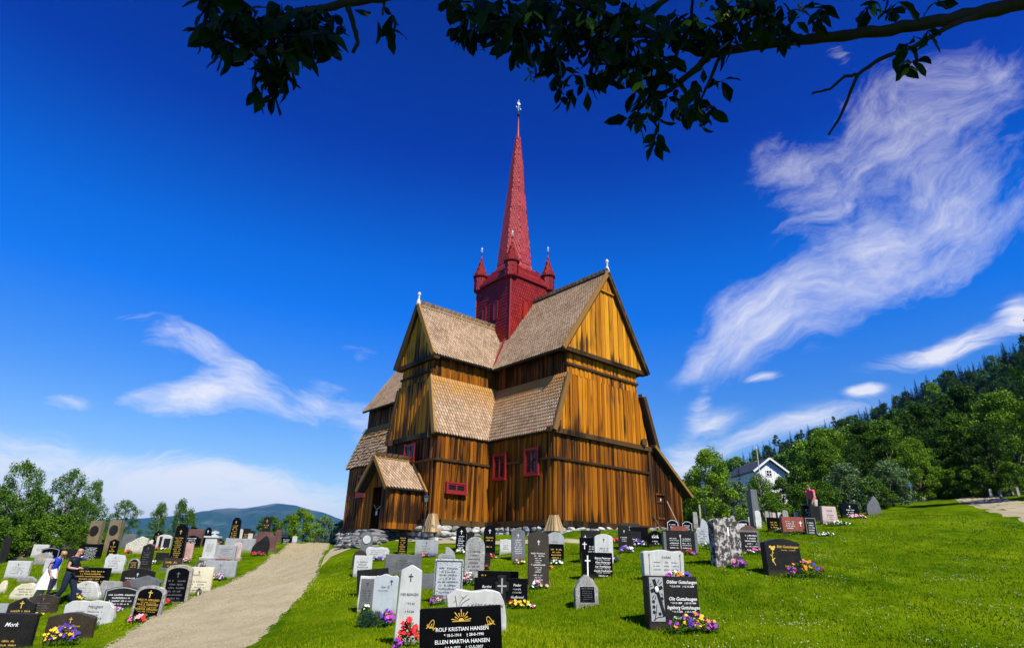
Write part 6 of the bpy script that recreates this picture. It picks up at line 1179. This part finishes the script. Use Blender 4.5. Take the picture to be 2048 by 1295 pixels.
def person(px, base, hgt, label, J, rz, clothes, extra, hairf=None, posx=0):
    pos, d = ground_hit(px, base); o = empty('person', pos, rz, label, 'person'); k = hgt/1.78
    J = {n: tuple(c*k for c in v[:3])+(v[3]*k,) for n, v in J.items()}
    hand = {}; E_ = pl('pel', 'sp', 'ch', 'nk', 'hd', 'ht')+pl('ch', 'sl', 'el', 'wl', 'pml')+pl('ch', 'sr', 'er', 'wr', 'pmr')+pl('pel', 'hl', 'kl', 'al', 'tl')+pl('pel', 'hr', 'kr', 'ar', 'tr')
    for s_ in 'lr':
        w, p = np.array(J['w'+s_][:3]), np.array(J['pm'+s_][:3]); dr = (p-w)/np.linalg.norm(p-w); sd = np.cross(dr, (0, 0, 1.) if abs(dr[2]) < .8 else (1., 0, 0)); sd /= np.linalg.norm(sd); bn = np.cross(sd, dr)
        for i, L in enumerate((.062, .075, .070, .055)):
            b0 = p+sd*(i-1.5)*.022*k+dr*.012*k; mid = b0+dr*L*.5*k-bn*.006*k; tip = b0+dr*L*.85*k-bn*.03*k
            J['f%s%d' % (s_, i)] = (*b0, .010*k); J['g%s%d' % (s_, i)] = (*mid, .009*k); J['t%s%d' % (s_, i)] = (*tip, .007*k); E_ += pl('pm'+s_, 'f%s%d' % (s_, i), 'g%s%d' % (s_, i), 't%s%d' % (s_, i))
        tb = w+(p-w)*.5+sd*.035*k; J['th'+s_] = (*tb, .011*k); J['ti'+s_] = (*(tb+dr*.045*k+sd*.012*k), .008*k); E_ += pl('w'+s_, 'th'+s_, 'ti'+s_)
    hd = np.array(J['hd'][:3]); fw = np.array(extra['face']); fw = fw/np.linalg.norm(fw); sd = np.cross(fw, (0, 0, 1.)); sd /= np.linalg.norm(sd); up = np.cross(sd, fw)
    ex = [(hd+fw*.098*k-up*.0*k, (.014*k, .014*k, .020*k)), (hd+sd*.088*k, (.018*k, .018*k, .03*k)), (hd-sd*.088*k, (.018*k, .018*k, .03*k)), (hd+fw*.075*k-up*.065*k, (.035*k, .035*k, .028*k)), (hd+fw*.088*k-up*.035*k, (.022*k, .022*k, .008*k))]
    for n_ in ('pel', 'sp', 'ch', 'hl', 'hr'): J[n_+'_'] = J[n_]; J[n_] = (*J[n_][:3], J[n_][3]*.74)
    skin('body', {n_: v_ for n_, v_ in J.items() if not n_.endswith('_')}, E_, SKIN, o, 'pel', 2, ex)
    for n_ in ('pel', 'sp', 'ch', 'hl', 'hr'): J[n_] = J.pop(n_+'_')
    m = MB()
    for s_ in (-1, 1): m.sphere(hd+fw*.088*k+sd*s_*.034*k+up*.025*k, .011*k, n=6, k=4)
    m.build('eyes', IRON, o, world=False)
    for (nm, nodes, edges, gr, mat, root) in clothes:
        N = {n: (*J[n][:3], (J[n][3]+gr*k)) for n in nodes}; skin(nm, N, edges, mat, o, root, 2)
    return o, J, k, (hd, fw, sd, up)
R_ = lambda **k: k
MAN = dict(pel=(0,0,.95,.145), sp=(.02,0,1.13,.14), ch=(.05,0,1.34,.155), nk=(.09,0,1.51,.06), hd=(.14,0,1.64,.088), ht=(.145,0,1.71,.078),
 sl=(.05,.19,1.41,.062), el=(.02,.25,1.13,.046), wl=(.27,.18,1.09,.032), pml=(.35,.14,1.11,.032), sr=(.05,-.19,1.41,.062), er=(.02,-.25,1.13,.046), wr=(.27,-.19,1.10,.032), pmr=(.35,-.15,1.12,.032),
 hl=(.02,.10,.88,.10), kl=(.20,.10,.50,.070), al=(.26,.10,.12,.048), tl=(.42,.10,.05,.035), hr=(0,-.10,.88,.10), kr=(-.02,-.11,.49,.070), ar=(-.24,-.11,.15,.048), tr=(-.13,-.11,.05,.035))
navy, jean, blue, white_, pink, beige, shoe = cloth('navy_shirt', (.012,.016,.035)), cloth('dark_jeans', (.012,.018,.040)), cloth('blue_top', (.015,.06,.62)), cloth('white_skirt', (.80,.79,.78)), cloth('pink_shirt', (.90,.10,.22)), cloth('beige_shorts', (.42,.38,.34)), cloth('brown_shoe', (.06,.04,.03))
def dress(shirt, leg): 
    return [('shirt', ('pel','sp','ch','nk2','sl','el2','sr','er2') , pl('pel','sp','ch','nk2')+pl('ch','sl','el2')+pl('ch','sr','er2'), .034, shirt, 'ch'), ('trousers', ('sp2','pel','hl','kl','al','hr','kr','ar'), pl('sp2','pel','hl','kl','al')+pl('pel','hr','kr','ar'), .020, leg, 'pel'), ('shoe', ('al','tl'), pl('al','tl'), .016, shoe, 'al'), ('shoe', ('ar','tr'), pl('ar','tr'), .016, shoe, 'ar')]
def add_mids(J, sleeve=.5):
    J = dict(J); f = lambda a, b, t, r=None: tuple(J[a][i]+(J[b][i]-J[a][i])*t for i in range(3))+((J[a][3]+(J[b][3]-J[a][3])*t) if r is None else r,)
    J['nk2'] = f('ch', 'nk', .75, .062); J['el2'] = f('sl', 'el', sleeve); J['er2'] = f('sr', 'er', sleeve); J['sp2'] = f('pel', 'sp', .45); J['kl2'] = f('hl', 'kl', .85); J['kr2'] = f('hr', 'kr', .85); return J
_pl0 = None
def run_person(px, base, h, label, J, rz, clothes, face):
    J = add_mids(J); used = {k: J[k] for k in J}
    pos, d = ground_hit(px, base)
    core = {k: v for k, v in J.items() if k not in ('nk2','el2','er2','sp2','kl2','kr2')}
    o, JJ, k, hf = person(px, base, h, label, core, rz, [], dict(face=face)); full = add_mids({n: v for n, v in JJ.items() if n in core})
    for (nm, nodes, edges, gr, mat, root) in clothes: skin(nm, {n: (*full[n][:3], full[n][3]+gr*k) for n in nodes}, edges, mat, o, root, 2)
    return o, full, k, hf
o, J, k, hf = run_person(122, 1211, 1.80, 'bald man in navy shirt and dark jeans walking right with a camera in his hands', MAN, R(8), dress(navy, jean), (1, -.25, -.35))
m = MB(); m.cbox((.40*k, 0, 1.13*k), .06, .16, .09); m.tube([(.42*k, 0, 1.13*k), (.50*k, 0, 1.13*k)], .035, 8); m.build('camera', IRON, o, world=False)
WOM = dict(MAN); WOM.update(sp=(.05,0,1.12,.125), ch=(.13,0,1.32,.135), nk=(.21,0,1.46,.052), hd=(.29,0,1.55,.085), ht=(.31,0,1.61,.076), sl=(.13,.16,1.38,.055), el=(.08,.20,1.12,.042), wl=(.16,.16,.90,.030), pml=(.20,.13,.82,.030), sr=(.12,-.16,1.38,.058), er=(.06,-.21,1.11,.046), wr=(.15,-.18,.88,.032), pmr=(.19,-.16,.80,.032), kl=(.1,.09,.5,.065), al=(.05,.09,.12,.045), tl=(.2,.09,.05,.033), kr=(.02,-.09,.5,.065), ar=(-.08,-.09,.12,.045), tr=(.06,-.09,.05,.033))
o, J, k, (hd, fw, sd, up) = run_person(83, 1204, 1.68, 'blonde woman in a blue top and flared white skirt bending her head down', WOM, R(6), [c for c in dress(blue, jean) if c[0] != 'trousers'], (1, -.3, -.75))
m = MB(); n = 28; rings = [(.0, 1.12, .15, .13), (0, .98, .19, .16), (-.02, .80, .24, .20), (-.04, .60, .29, .24), (-.05, .42, .33, .27)]
vs = [((.03+cx_)*k+rx*k*math.cos(2*math.pi*j/n)*(1+(.07 if j % 2 else -.05)*(i/4)), ry*k*math.sin(2*math.pi*j/n)*(1+(.07 if j % 2 else -.05)*(i/4)), z*k) for i, (cx_, z, rx, ry) in enumerate(rings) for j in range(n)]
m.mesh(vs, [(i*n+j, (i+1)*n+j, (i+1)*n+(j+1) % n, i*n+(j+1) % n) for i in range(4) for j in range(n)]); m.build('skirt', white_, o, world=False, smooth=True)
HAIR = simple('blonde_hair', (.42, .27, .10), .5); m = MB(); m.sphere(hd-fw*.022*k+up*.022*k, .098*k, .094*k, .098*k, 12); m.sphere(hd-fw*.11*k+up*.02*k, .045*k, n=8); m.build('hair', HAIR, o, world=False, smooth=True)
m = MB(); m.bar(hd+fw*.085*k-sd*.075*k+up*.022*k, hd+fw*.085*k+sd*.075*k+up*.022*k, .03*k, .035*k, up=tuple(up)); 
for s_ in (-1, 1): m.bar(hd+fw*.08*k+sd*s_*.082*k+up*.03*k, hd-fw*.01*k+sd*s_*.094*k+up*.03*k, .008, .012)
m.build('sunglasses', IRON, o, world=False)
m = MB(); m.cbox((.24*k, -.12*k, .62*k), .10, .22, .28); m.tube([(.20*k, -.16*k, .76*k), (.20*k, -.16*k, .84*k), (.24*k, -.08*k, .76*k)], .012, 5); m.build('handbag', cloth('grey_bag', (.03, .03, .05)), o, world=False)
PNK = dict(MAN); PNK.update(sp=(.06,0,1.12,.155), ch=(.15,0,1.32,.175), nk=(.22,0,1.47,.06), hd=(.27,0,1.59,.09), ht=(.28,0,1.66,.08), sl=(.15,.21,1.39,.07), el=(.18,.26,1.10,.05), wl=(.30,.2,.85,.032), pml=(.32,.19,.77,.032), sr=(.14,-.21,1.39,.07), er=(.12,-.27,1.10,.05), wr=(.22,-.2,.85,.032), pmr=(.24,-.19,.77,.032), kl=(.08,.1,.5,.07), al=(.02,.1,.12,.048), tl=(.17,.1,.05,.035), kr=(.02,-.1,.5,.07), ar=(-.1,-.1,.12,.048), tr=(.05,-.1,.05,.035))
sh = [c for c in dress(pink, beige) if c[0] != 'trousers']+[('shorts', ('sp2','pel','hl','kl2','hr','kr2'), pl('sp2','pel','hl','kl2')+pl('pel','hr','kr2'), .03, beige, 'pel')]
o, J, k, (hd, fw, sd, up) = run_person(1634, 1040, 1.84, 'person in a pink shirt and pale shorts bending over a grave on the right', PNK, R(196), sh, (1, .1, -.5))
m = MB(); m.sphere(hd-fw*.02*k+up*.03*k, .096*k, .094*k, .088*k, 12); m.build('hair', simple('brown_hair', (.16, .08, .04), .6), o, world=False, smooth=True)
# ------------------------------------------------------------------ tree overhead: trunk right of the camera, bough and leaves across the top
TX, TY = 4.6, .9; ovt = empty('overhanging_tree', (TX, TY, Tz(TX, TY)), 0, 'dark leafy tree overhead, its bough reaching in from the top right corner', 'tree')
OB = bark('overhead_bark', (.018, .014, .011), (.065, .054, .043))
m = MB(); m.tube([(TX, TY, Tz(TX, TY)-.3), (TX-.05, TY, .2), (TX+.1, TY-.05, 1.6), (TX, TY-.2, 3.2), (TX-.3, TY-.6, 4.8), (TX-.5, TY-.9, 6.0)], [.30, .24, .20, .17, .11, .04], 12); m.build('trunk', OB, ovt, smooth=True)
def dp(px, py, dist): r = ray(px, py); return r/np.linalg.norm(r)*dist
def bough(pts, r0, r1, name='bough', par=None, start=None, wob=.012):
    P_ = ([np.array(start, float)] if start is not None else [])+[dp(*p) for p in pts]; Q = []
    for i in range(len(P_)-1):
        for t in np.linspace(0, 1, 5)[:-1]: Q.append(P_[i]+(P_[i+1]-P_[i])*t+rng.normal(0, wob*r0*6, 3))
    Q.append(P_[-1]); n = len(Q); m = MB(); m.tube(Q, [r0+(r1-r0)*(i/(n-1))+.05*r0*math.sin(i*2.3) for i in range(n)], 9); return m.build(name, OB, par or ovt, smooth=True)
b1 = bough([(2400,-90,3.4),(2180,-35,3.2),(2048,6,3.05),(1950,28,3.0),(1850,47,2.95),(1760,62,2.9),(1690,72,2.85),(1600,80,2.8),(1500,93,2.75),(1420,110,2.7),(1370,96,2.7),(1320,72,2.65),(1250,44,2.6),(1150,5,2.6),(1050,-30,2.6)], .031, .009, start=(TX, TY, 1.55))
for pts, r0, r1 in (([(1960,28,3.0),(1900,52,2.9),(1830,92,2.85),(1760,118,2.8),(1716,149,2.75),(1690,153,2.72),(1660,178,2.7),(1624,187,2.68)], .0105, .004), ([(1716,149,2.75),(1703,180,2.72),(1680,235,2.7),(1657,270,2.68)], .007, .004), ([(1420,110,2.7),(1390,140,2.68),(1340,180,2.65),(1290,205,2.62),(1270,215,2.6)], .016, .005), ([(1400,112,2.7),(1380,85,2.68),(1383,30,2.65),(1386,-20,2.6)], .008, .005), ([(1480,95,2.75),(1440,112,2.7),(1415,170,2.68),(1400,205,2.66)], .010, .004),
    ([(1330,75,2.65),(1240,68,2.6),(1160,95,2.6),(1100,125,2.58)], .012, .004), ([(1420,-60,2.8),(1300,20,2.7),(1200,60,2.65),(1110,80,2.6)], .014, .005), ([(1600,80,2.8),(1560,50,2.75),(1520,15,2.7),(1490,-40,2.7)], .010, .006),
    ([(1150,-120,2.8),(960,-60,2.6),(840,-26,2.45),(760,-4,2.4),(690,8,2.36),(600,26,2.32),(520,55,2.3),(470,80,2.28)], .022, .007), ([(694,8,2.36),(706,45,2.35),(716,85,2.34),(705,105,2.33)], .010, .006), ([(545,50,2.3),(545,100,2.28),(540,150,2.26),(530,180,2.25)], .007, .003), ([(600,26,2.32),(590,70,2.3),(578,120,2.28)], .007, .003), ([(470,80,2.28),(440,70,2.27),(415,60,2.26)], .006, .003), ([(770,-10,2.4),(768,10,2.4),(765,30,2.38)], .006, .004)):
    bough(pts, r0, r1, 'twig')
OL = mk_leafmat('overhead_leaf', (.003, .011, .001), (.014, .042, .002), .15, .5, .15); OLL = mk_leafmat('overhead_sunlit_leaf', (.10, .20, .01), (.26, .38, .03), .35, .5, .3)  # second one is a brighter copy of the leaf, sunlight put into its colour
def leaf_geo(c, ax, nrm, L, W, rr, curl):
    s = np.cross(nrm, ax); s = s/np.linalg.norm(s); n = np.cross(ax, s); out = []; N = 6
    prof = [0, .55, .95, 1.0, .72, .0]; cen = []; lf = []; rt = []
    for i in range(N):
        t = i/(N-1); bend = -curl*L*t*t; wv = .06*W*math.sin(i*2.1+curl*9); p = c+ax*L*t+n*bend; w = W*prof[i]*.5*(1+.12*rr.normal())
        cen.append(p); lf.append(p+s*w+n*(w*.35+wv)); rt.append(p-s*w+n*(w*.35-wv))
    for i in range(N-1): out += [[cen[i], cen[i+1], lf[i+1], lf[i]], [cen[i+1], cen[i], rt[i], rt[i+1]]]
    return out
def leaf_cluster(regions, name, mat, size=.094, seed=0):
    rr = np.random.default_rng(seed); F = []; rn = []
    for (cx_, cy_, rx, ry, n, dist) in regions:
        k = 0
        while k < (n*.60 if mat is OL else n):
            ux, uy = rr.uniform(-1, 1), rr.uniform(-1, 1)
            if ux*ux+uy*uy > 1: continue
            c = dp(cx_+ux*rx, cy_+uy*ry, dist+rr.normal(0, .13)); g = rr.integers(1, 4); th = rr.random()*6.28
            for j in range(g):
                ax = np.array([math.cos(th+j*2.1)*rr.uniform(.2, 1), math.sin(th+j*2.1)*rr.uniform(.2, .9), -rr.uniform(.1, 1.3)]); ax /= np.linalg.norm(ax); nr = rr.normal(size=3)*.8+np.array([0, -.5, .7]); nr -= ax*(nr@ax); nr /= np.linalg.norm(nr); L = size*rr.uniform(.62, 1.12); q = leaf_geo(c, ax, nr, L, L*rr.uniform(.38, .52), rr, rr.uniform(-.1, .55)); F += q; rn += [rr.random()]*len(q)
            k += 1
    v = np.array(F).reshape(-1, 3); o = quads_mesh(name, v, 4, rn, mat, ovt, world=True); o.data.polygons.foreach_set('use_smooth', [True]*len(o.data.polygons)); return o
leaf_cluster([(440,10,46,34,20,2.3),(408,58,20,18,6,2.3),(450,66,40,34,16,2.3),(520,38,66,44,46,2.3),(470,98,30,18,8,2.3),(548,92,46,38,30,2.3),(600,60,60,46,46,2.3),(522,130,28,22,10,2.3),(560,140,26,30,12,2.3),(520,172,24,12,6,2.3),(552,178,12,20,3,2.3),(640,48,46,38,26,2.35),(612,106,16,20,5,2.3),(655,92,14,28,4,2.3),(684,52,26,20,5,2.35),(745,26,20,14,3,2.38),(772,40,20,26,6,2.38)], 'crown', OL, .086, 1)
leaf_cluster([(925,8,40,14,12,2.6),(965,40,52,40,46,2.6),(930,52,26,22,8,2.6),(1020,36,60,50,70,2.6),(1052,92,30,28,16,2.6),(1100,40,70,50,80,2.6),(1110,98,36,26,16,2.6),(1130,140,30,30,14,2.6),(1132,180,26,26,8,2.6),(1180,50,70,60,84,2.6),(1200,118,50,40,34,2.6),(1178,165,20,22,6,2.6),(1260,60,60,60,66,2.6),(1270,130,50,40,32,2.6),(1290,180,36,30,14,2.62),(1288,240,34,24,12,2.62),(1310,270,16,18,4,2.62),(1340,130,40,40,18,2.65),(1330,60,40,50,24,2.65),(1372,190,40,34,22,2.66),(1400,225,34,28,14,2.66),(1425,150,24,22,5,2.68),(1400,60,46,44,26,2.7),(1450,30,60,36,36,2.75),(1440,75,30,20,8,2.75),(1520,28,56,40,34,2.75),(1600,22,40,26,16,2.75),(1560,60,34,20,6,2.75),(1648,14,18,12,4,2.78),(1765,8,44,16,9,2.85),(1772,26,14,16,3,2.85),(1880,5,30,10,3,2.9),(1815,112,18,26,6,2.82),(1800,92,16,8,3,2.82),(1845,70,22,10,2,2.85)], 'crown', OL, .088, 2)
leaf_cluster([(1180,40,30,24,8,2.6),(1080,50,60,30,6,2.6),(1250,140,60,30,4,2.6),(1385,20,20,24,4,2.65),(1390,45,14,14,3,2.65),(1320,175,50,30,4,2.62),(1480,20,60,24,14,2.75),(1385,215,20,20,3,2.64),(960,10,50,12,4,2.6),(1760,8,24,8,2,2.84),(1815,130,6,8,1,2.8)], 'sunlit_leaves', OLL, .05, 3)
# small fruit clusters
rr = np.random.default_rng(8); m = MB()
for (cx_, cy_, dist) in ((548,60,2.28),(560,95,2.28),(520,150,2.26),(480,70,2.27),(640,70,2.3),(1060,150,2.58),(1180,45,2.55),(1185,62,2.55),(1240,160,2.6),(1365,200,2.62),(1360,215,2.62),(1305,225,2.6),(1330,150,2.62),(1270,170,2.6),(1450,25,2.7),(1520,35,2.7),(1600,20,2.72),(1100,90,2.58),(1000,60,2.58),(1175,170,2.58),(1395,60,2.66)):
    c0 = dp(cx_, cy_, dist)
    for i in range(9): p = c0+rr.normal(0, .014, 3); m.tube([c0, p], .0014, 3, cap=False); m.sphere(p, .0045, n=6, k=4)
m.build('berry_clusters', simple('green_berry', (.12, .20, .03), .4), ovt)  # berries on short stalks, no leaves in this mesh
# the crown above and behind the camera
N = 9000; th = rr.random(N)*6.283; u = rr.normal(size=(N, 3)); u /= np.linalg.norm(u, axis=1)[:, None]; rad_ = rr.random((N, 1))**.4; c = u*rad_*np.array([4.6, 2.9, 1.9])+np.array([2.1, -2.4, 5.4])
prj = [(c@_f), c@_right, c@_up]; vis = (prj[0] > .1) & (np.abs(prj[1]/np.maximum(prj[0], .1)) < 1.0) & (prj[2]/np.maximum(prj[0], .1) < .66); c = c[~vis & (c[:, 2] > 2.6)]
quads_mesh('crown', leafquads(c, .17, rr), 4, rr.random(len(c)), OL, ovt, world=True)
SKY_STR = .073
EXPO = .43
_k = 2.4
SKY_TINT = [(p, tuple(v/_k for v in c)) for p, c in ((0.0, (1.5, 1.5, 1.5)), (.06, (1.2, 1.25, 1.4)), (.13, (.80, 1.08, 1.42)), (.24, (.36, .90, 1.70)), (.36, (.04, .78, 2.1)), (.44, (.015, .72, 2.1)), (.60, (.01, .27, 1.5)), (1.0, (.01, .12, .7)))]
CLOUD_COL = (10.6, 10.3, 10.3)
# ------------------------------------------------------------------ sky, sun
SUN_DIR = Vector((math.cos(R(58.5)), -math.sin(R(58.5)), 0)); EL = R(48)
sun = bpy.data.lights.new('sun', 'SUN'); sun.energy = 5.0; sun.angle = R(.53); sun.color = (1, .95, .82)
so = bpy.data.objects.new('sun', sun); C.objects.link(so); dv = Vector((SUN_DIR.x*math.cos(EL), SUN_DIR.y*math.cos(EL), math.sin(EL))); so.rotation_euler = dv.to_track_quat('Z', 'Y').to_euler()
w_ = bpy.data.worlds.new('World'); bpy.context.scene.world = w_; w_.use_nodes = True; nt = w_.node_tree; nt.nodes.clear()
class WN(M):
    def __init__(s): s.t = nt; s.out = nt.nodes.new('ShaderNodeOutputWorld')
W = WN(); sky = W.n('ShaderNodeTexSky', _sky_type='NISHITA'); sky.sun_disc = False; sky.sun_elevation = EL
sky.sun_rotation = math.atan2(dv.x, dv.y); sky.air_density = 1.0; sky.dust_density = .4; sky.ozone_density = 2.5
D = W.n('ShaderNodeTexCoord').outputs['Generated']; ez = W.n('ShaderNodeSeparateXYZ', Vector=D).outputs[2]
def wramp(x, stops):
    nd = W.t.nodes.new('ShaderNodeValToRGB'); W.t.links.new(x, nd.inputs[0]); cr = nd.color_ramp
    while len(cr.elements) < len(stops): cr.elements.new(.5)
    for e, (p, c) in zip(cr.elements, stops): e.position = p; e.color = (*c, 1)
    return nd.outputs[0]
tint = wramp(ez, SKY_TINT)
skyc = W.vmul(W.mix(1.0, sky.outputs[0], tint, 'MULTIPLY'), (_k, _k, _k))
# clouds: direction on the plane tangent to the sky ahead, ellipses of streaked noise
def dot(v): return W.n('ShaderNodeVectorMath', _operation='DOT_PRODUCT', i0=D, i1=tuple(v)).outputs['Value']
zf = W.math('MAXIMUM', dot(_f), .05); U = W.math('DIVIDE', dot(_right), zf); Vv = W.math('DIVIDE', dot(_up), zf)
UV = W.n('ShaderNodeCombineXYZ', X=U, Y=Vv, Z=0.0).outputs[0]
wz = W.n('ShaderNodeTexNoise', Vector=UV, Scale=3.5, Detail=4.0).outputs[1]; wz = W.n('ShaderNodeVectorMath', _operation='SUBTRACT', i0=wz, i1=(.5, .5, .5)).outputs[0]
UVw = W.n('ShaderNodeVectorMath', _operation='MULTIPLY_ADD', i0=wz, i1=(.26, .18, 0), i2=UV).outputs[0]
UVm = W.n('ShaderNodeVectorMath', _operation='MULTIPLY_ADD', i0=wz, i1=(.09, .07, 0), i2=UV).outputs[0]
def streak(ang, sx, sy, seed):
    mp = W.n('ShaderNodeMapping', Vector=UVw); mp.inputs['Rotation'].default_value = (0, 0, R(-ang)); mp.inputs['Location'].default_value = (seed, seed*.7, seed)
    v = W.vmul(mp.outputs[0], (sx, sy, 1)); a = W.noise(v, 1.0, 10, .66); b2 = W.noise(W.vmul(mp.outputs[0], (sx*2.2, sy*3.2, 1)), 1.0, 8, .7); return W.math('ADD', W.math('MULTIPLY', a, 2.1), W.math('MULTIPLY', b2, 1.1))
def ell(cx, cy, rx, ry, ang, src):
    u, v = (cx-PW/2)/FPX, -(cy-PH/2)/FPX
    s = W.n('ShaderNodeVectorMath', _operation='SUBTRACT', i0=src, i1=(u, v, 0)).outputs[0]
    rt = W.n('ShaderNodeVectorRotate', _rotation_type='Z_AXIS', Vector=s); rt.inputs['Angle'].default_value = R(-ang)
    l = W.n('ShaderNodeVectorMath', _operation='LENGTH', i0=W.vmul(rt.outputs[0], (FPX/rx, FPX/ry, 0))).outputs['Value']
    return W.n('ShaderNodeMapRange', _clamp=True, _interpolation_type='SMOOTHSTEP', Value=l, i1=1.0, i2=.0).outputs[0]
def group(ells, nz, gain, bias):
    inv = None
    for e, k in ells:
        x = W.math('SUBTRACT', 1.0, W.math('MULTIPLY', ell(*e, UVm), k), clamp=True); inv = x if inv is None else W.math('MULTIPLY', inv, x)
    m_ = W.math('SUBTRACT', 1.0, inv)
    d = W.math('ADD', nz, W.math('MULTIPLY', m_, .95)); d = W.math('MULTIPLY', W.math('SUBTRACT', d, bias), gain, clamp=True)
    return W.math('MULTIPLY', W.math('POWER', d, 1.25), W.math('MULTIPLY', m_, 2.2, clamp=True))
n1 = streak(32, 3.2, 7, 1.3); n2 = streak(-14, 3.2, 9, 4.1); n3 = streak(8, 2.6, 13, 7.7)
g1 = group([((1800, 320, 439.2, 270, 28), 1.0), ((1700, 570, 512.4, 155.25, 22), 1.0), ((1500, 650, 231.8, 135, 44), .9), ((1425, 712, 134.2, 35.1, 42), .9), ((1670, 440, 207.4, 175.5, 40), 1.0), ((1930, 440, 268.4, 148.5, 20), .75), ((1960, 200, 183, 162, 10), .6), ((1560, 330, 134.2, 94.5, 10), .7)], n1, 1.0, 1.94)
g2 = group([((365, 800, 183, 74.25, 3), 1.05), ((430, 705, 231.8, 64.8, -24), .72), ((330, 690, 146.4, 54, -10), .55), ((470, 765, 146.4, 67.5, -10), .7), ((620, 812, 207.4, 67.5, -4), .85), ((730, 850, 109.8, 81, -15), .75), ((145, 792, 109.8, 35.1, -8), .75), ((690, 700, 109.8, 40.5, -12), .6), ((275, 790, 73.2, 24.3, 4), .6), ((260, 640, 292.8, 54, -22), .42), ((650, 760, 73.2, 21.6, -14), .45)], n2, 1.25, 2.0)
g3 = group([((330, 995, 780.8, 162, -5), 1.3), ((60, 960, 366, 81, 4), .8), ((1900, 690, 244, 43.2, 17), .85), ((1725, 784, 68.32, 21.6, 12), 1.0), ((1560, 860, 366, 45.9, 14), .62), ((1370, 930, 146.4, 81, 30), 1.0), ((1415, 795, 41.48, 81, -30), .6), ((1545, 758, 61, 18.9, 4), .6), ((1430, 840, 109.8, 35.1, 12), .5), ((2040, 625, 73.2, 67.5, 10), .8), ((1700, 110, 41.48, 81, 40), .5)], n3, 1.4, 1.82)
cl = W.math('MAXIMUM', W.math('MAXIMUM', W.math('MULTIPLY', g1, .80), W.math('MULTIPLY', g2, .85)), W.math('MULTIPLY', g3, .80))
skyc = W.mix(cl, skyc, CLOUD_COL)
bg = W.n('ShaderNodeBackground', Color=skyc, Strength=SKY_STR); nt.links.new(bg.outputs[0], W.out.inputs[0])
sc = bpy.context.scene; sc.view_settings.view_transform = 'Standard'; sc.view_settings.look = 'None'; sc.view_settings.gamma = 1; sc.view_settings.exposure = EXPO
sc.render.film_transparent = False; sc.cycles.max_bounces = 5; sc.cycles.diffuse_bounces = 1; sc.cycles.glossy_bounces = 2; sc.cycles.transmission_bounces = 3; sc.cycles.transparent_max_bounces = 8; sc.cycles.volume_bounces = 0
sc.cycles.use_denoising = True
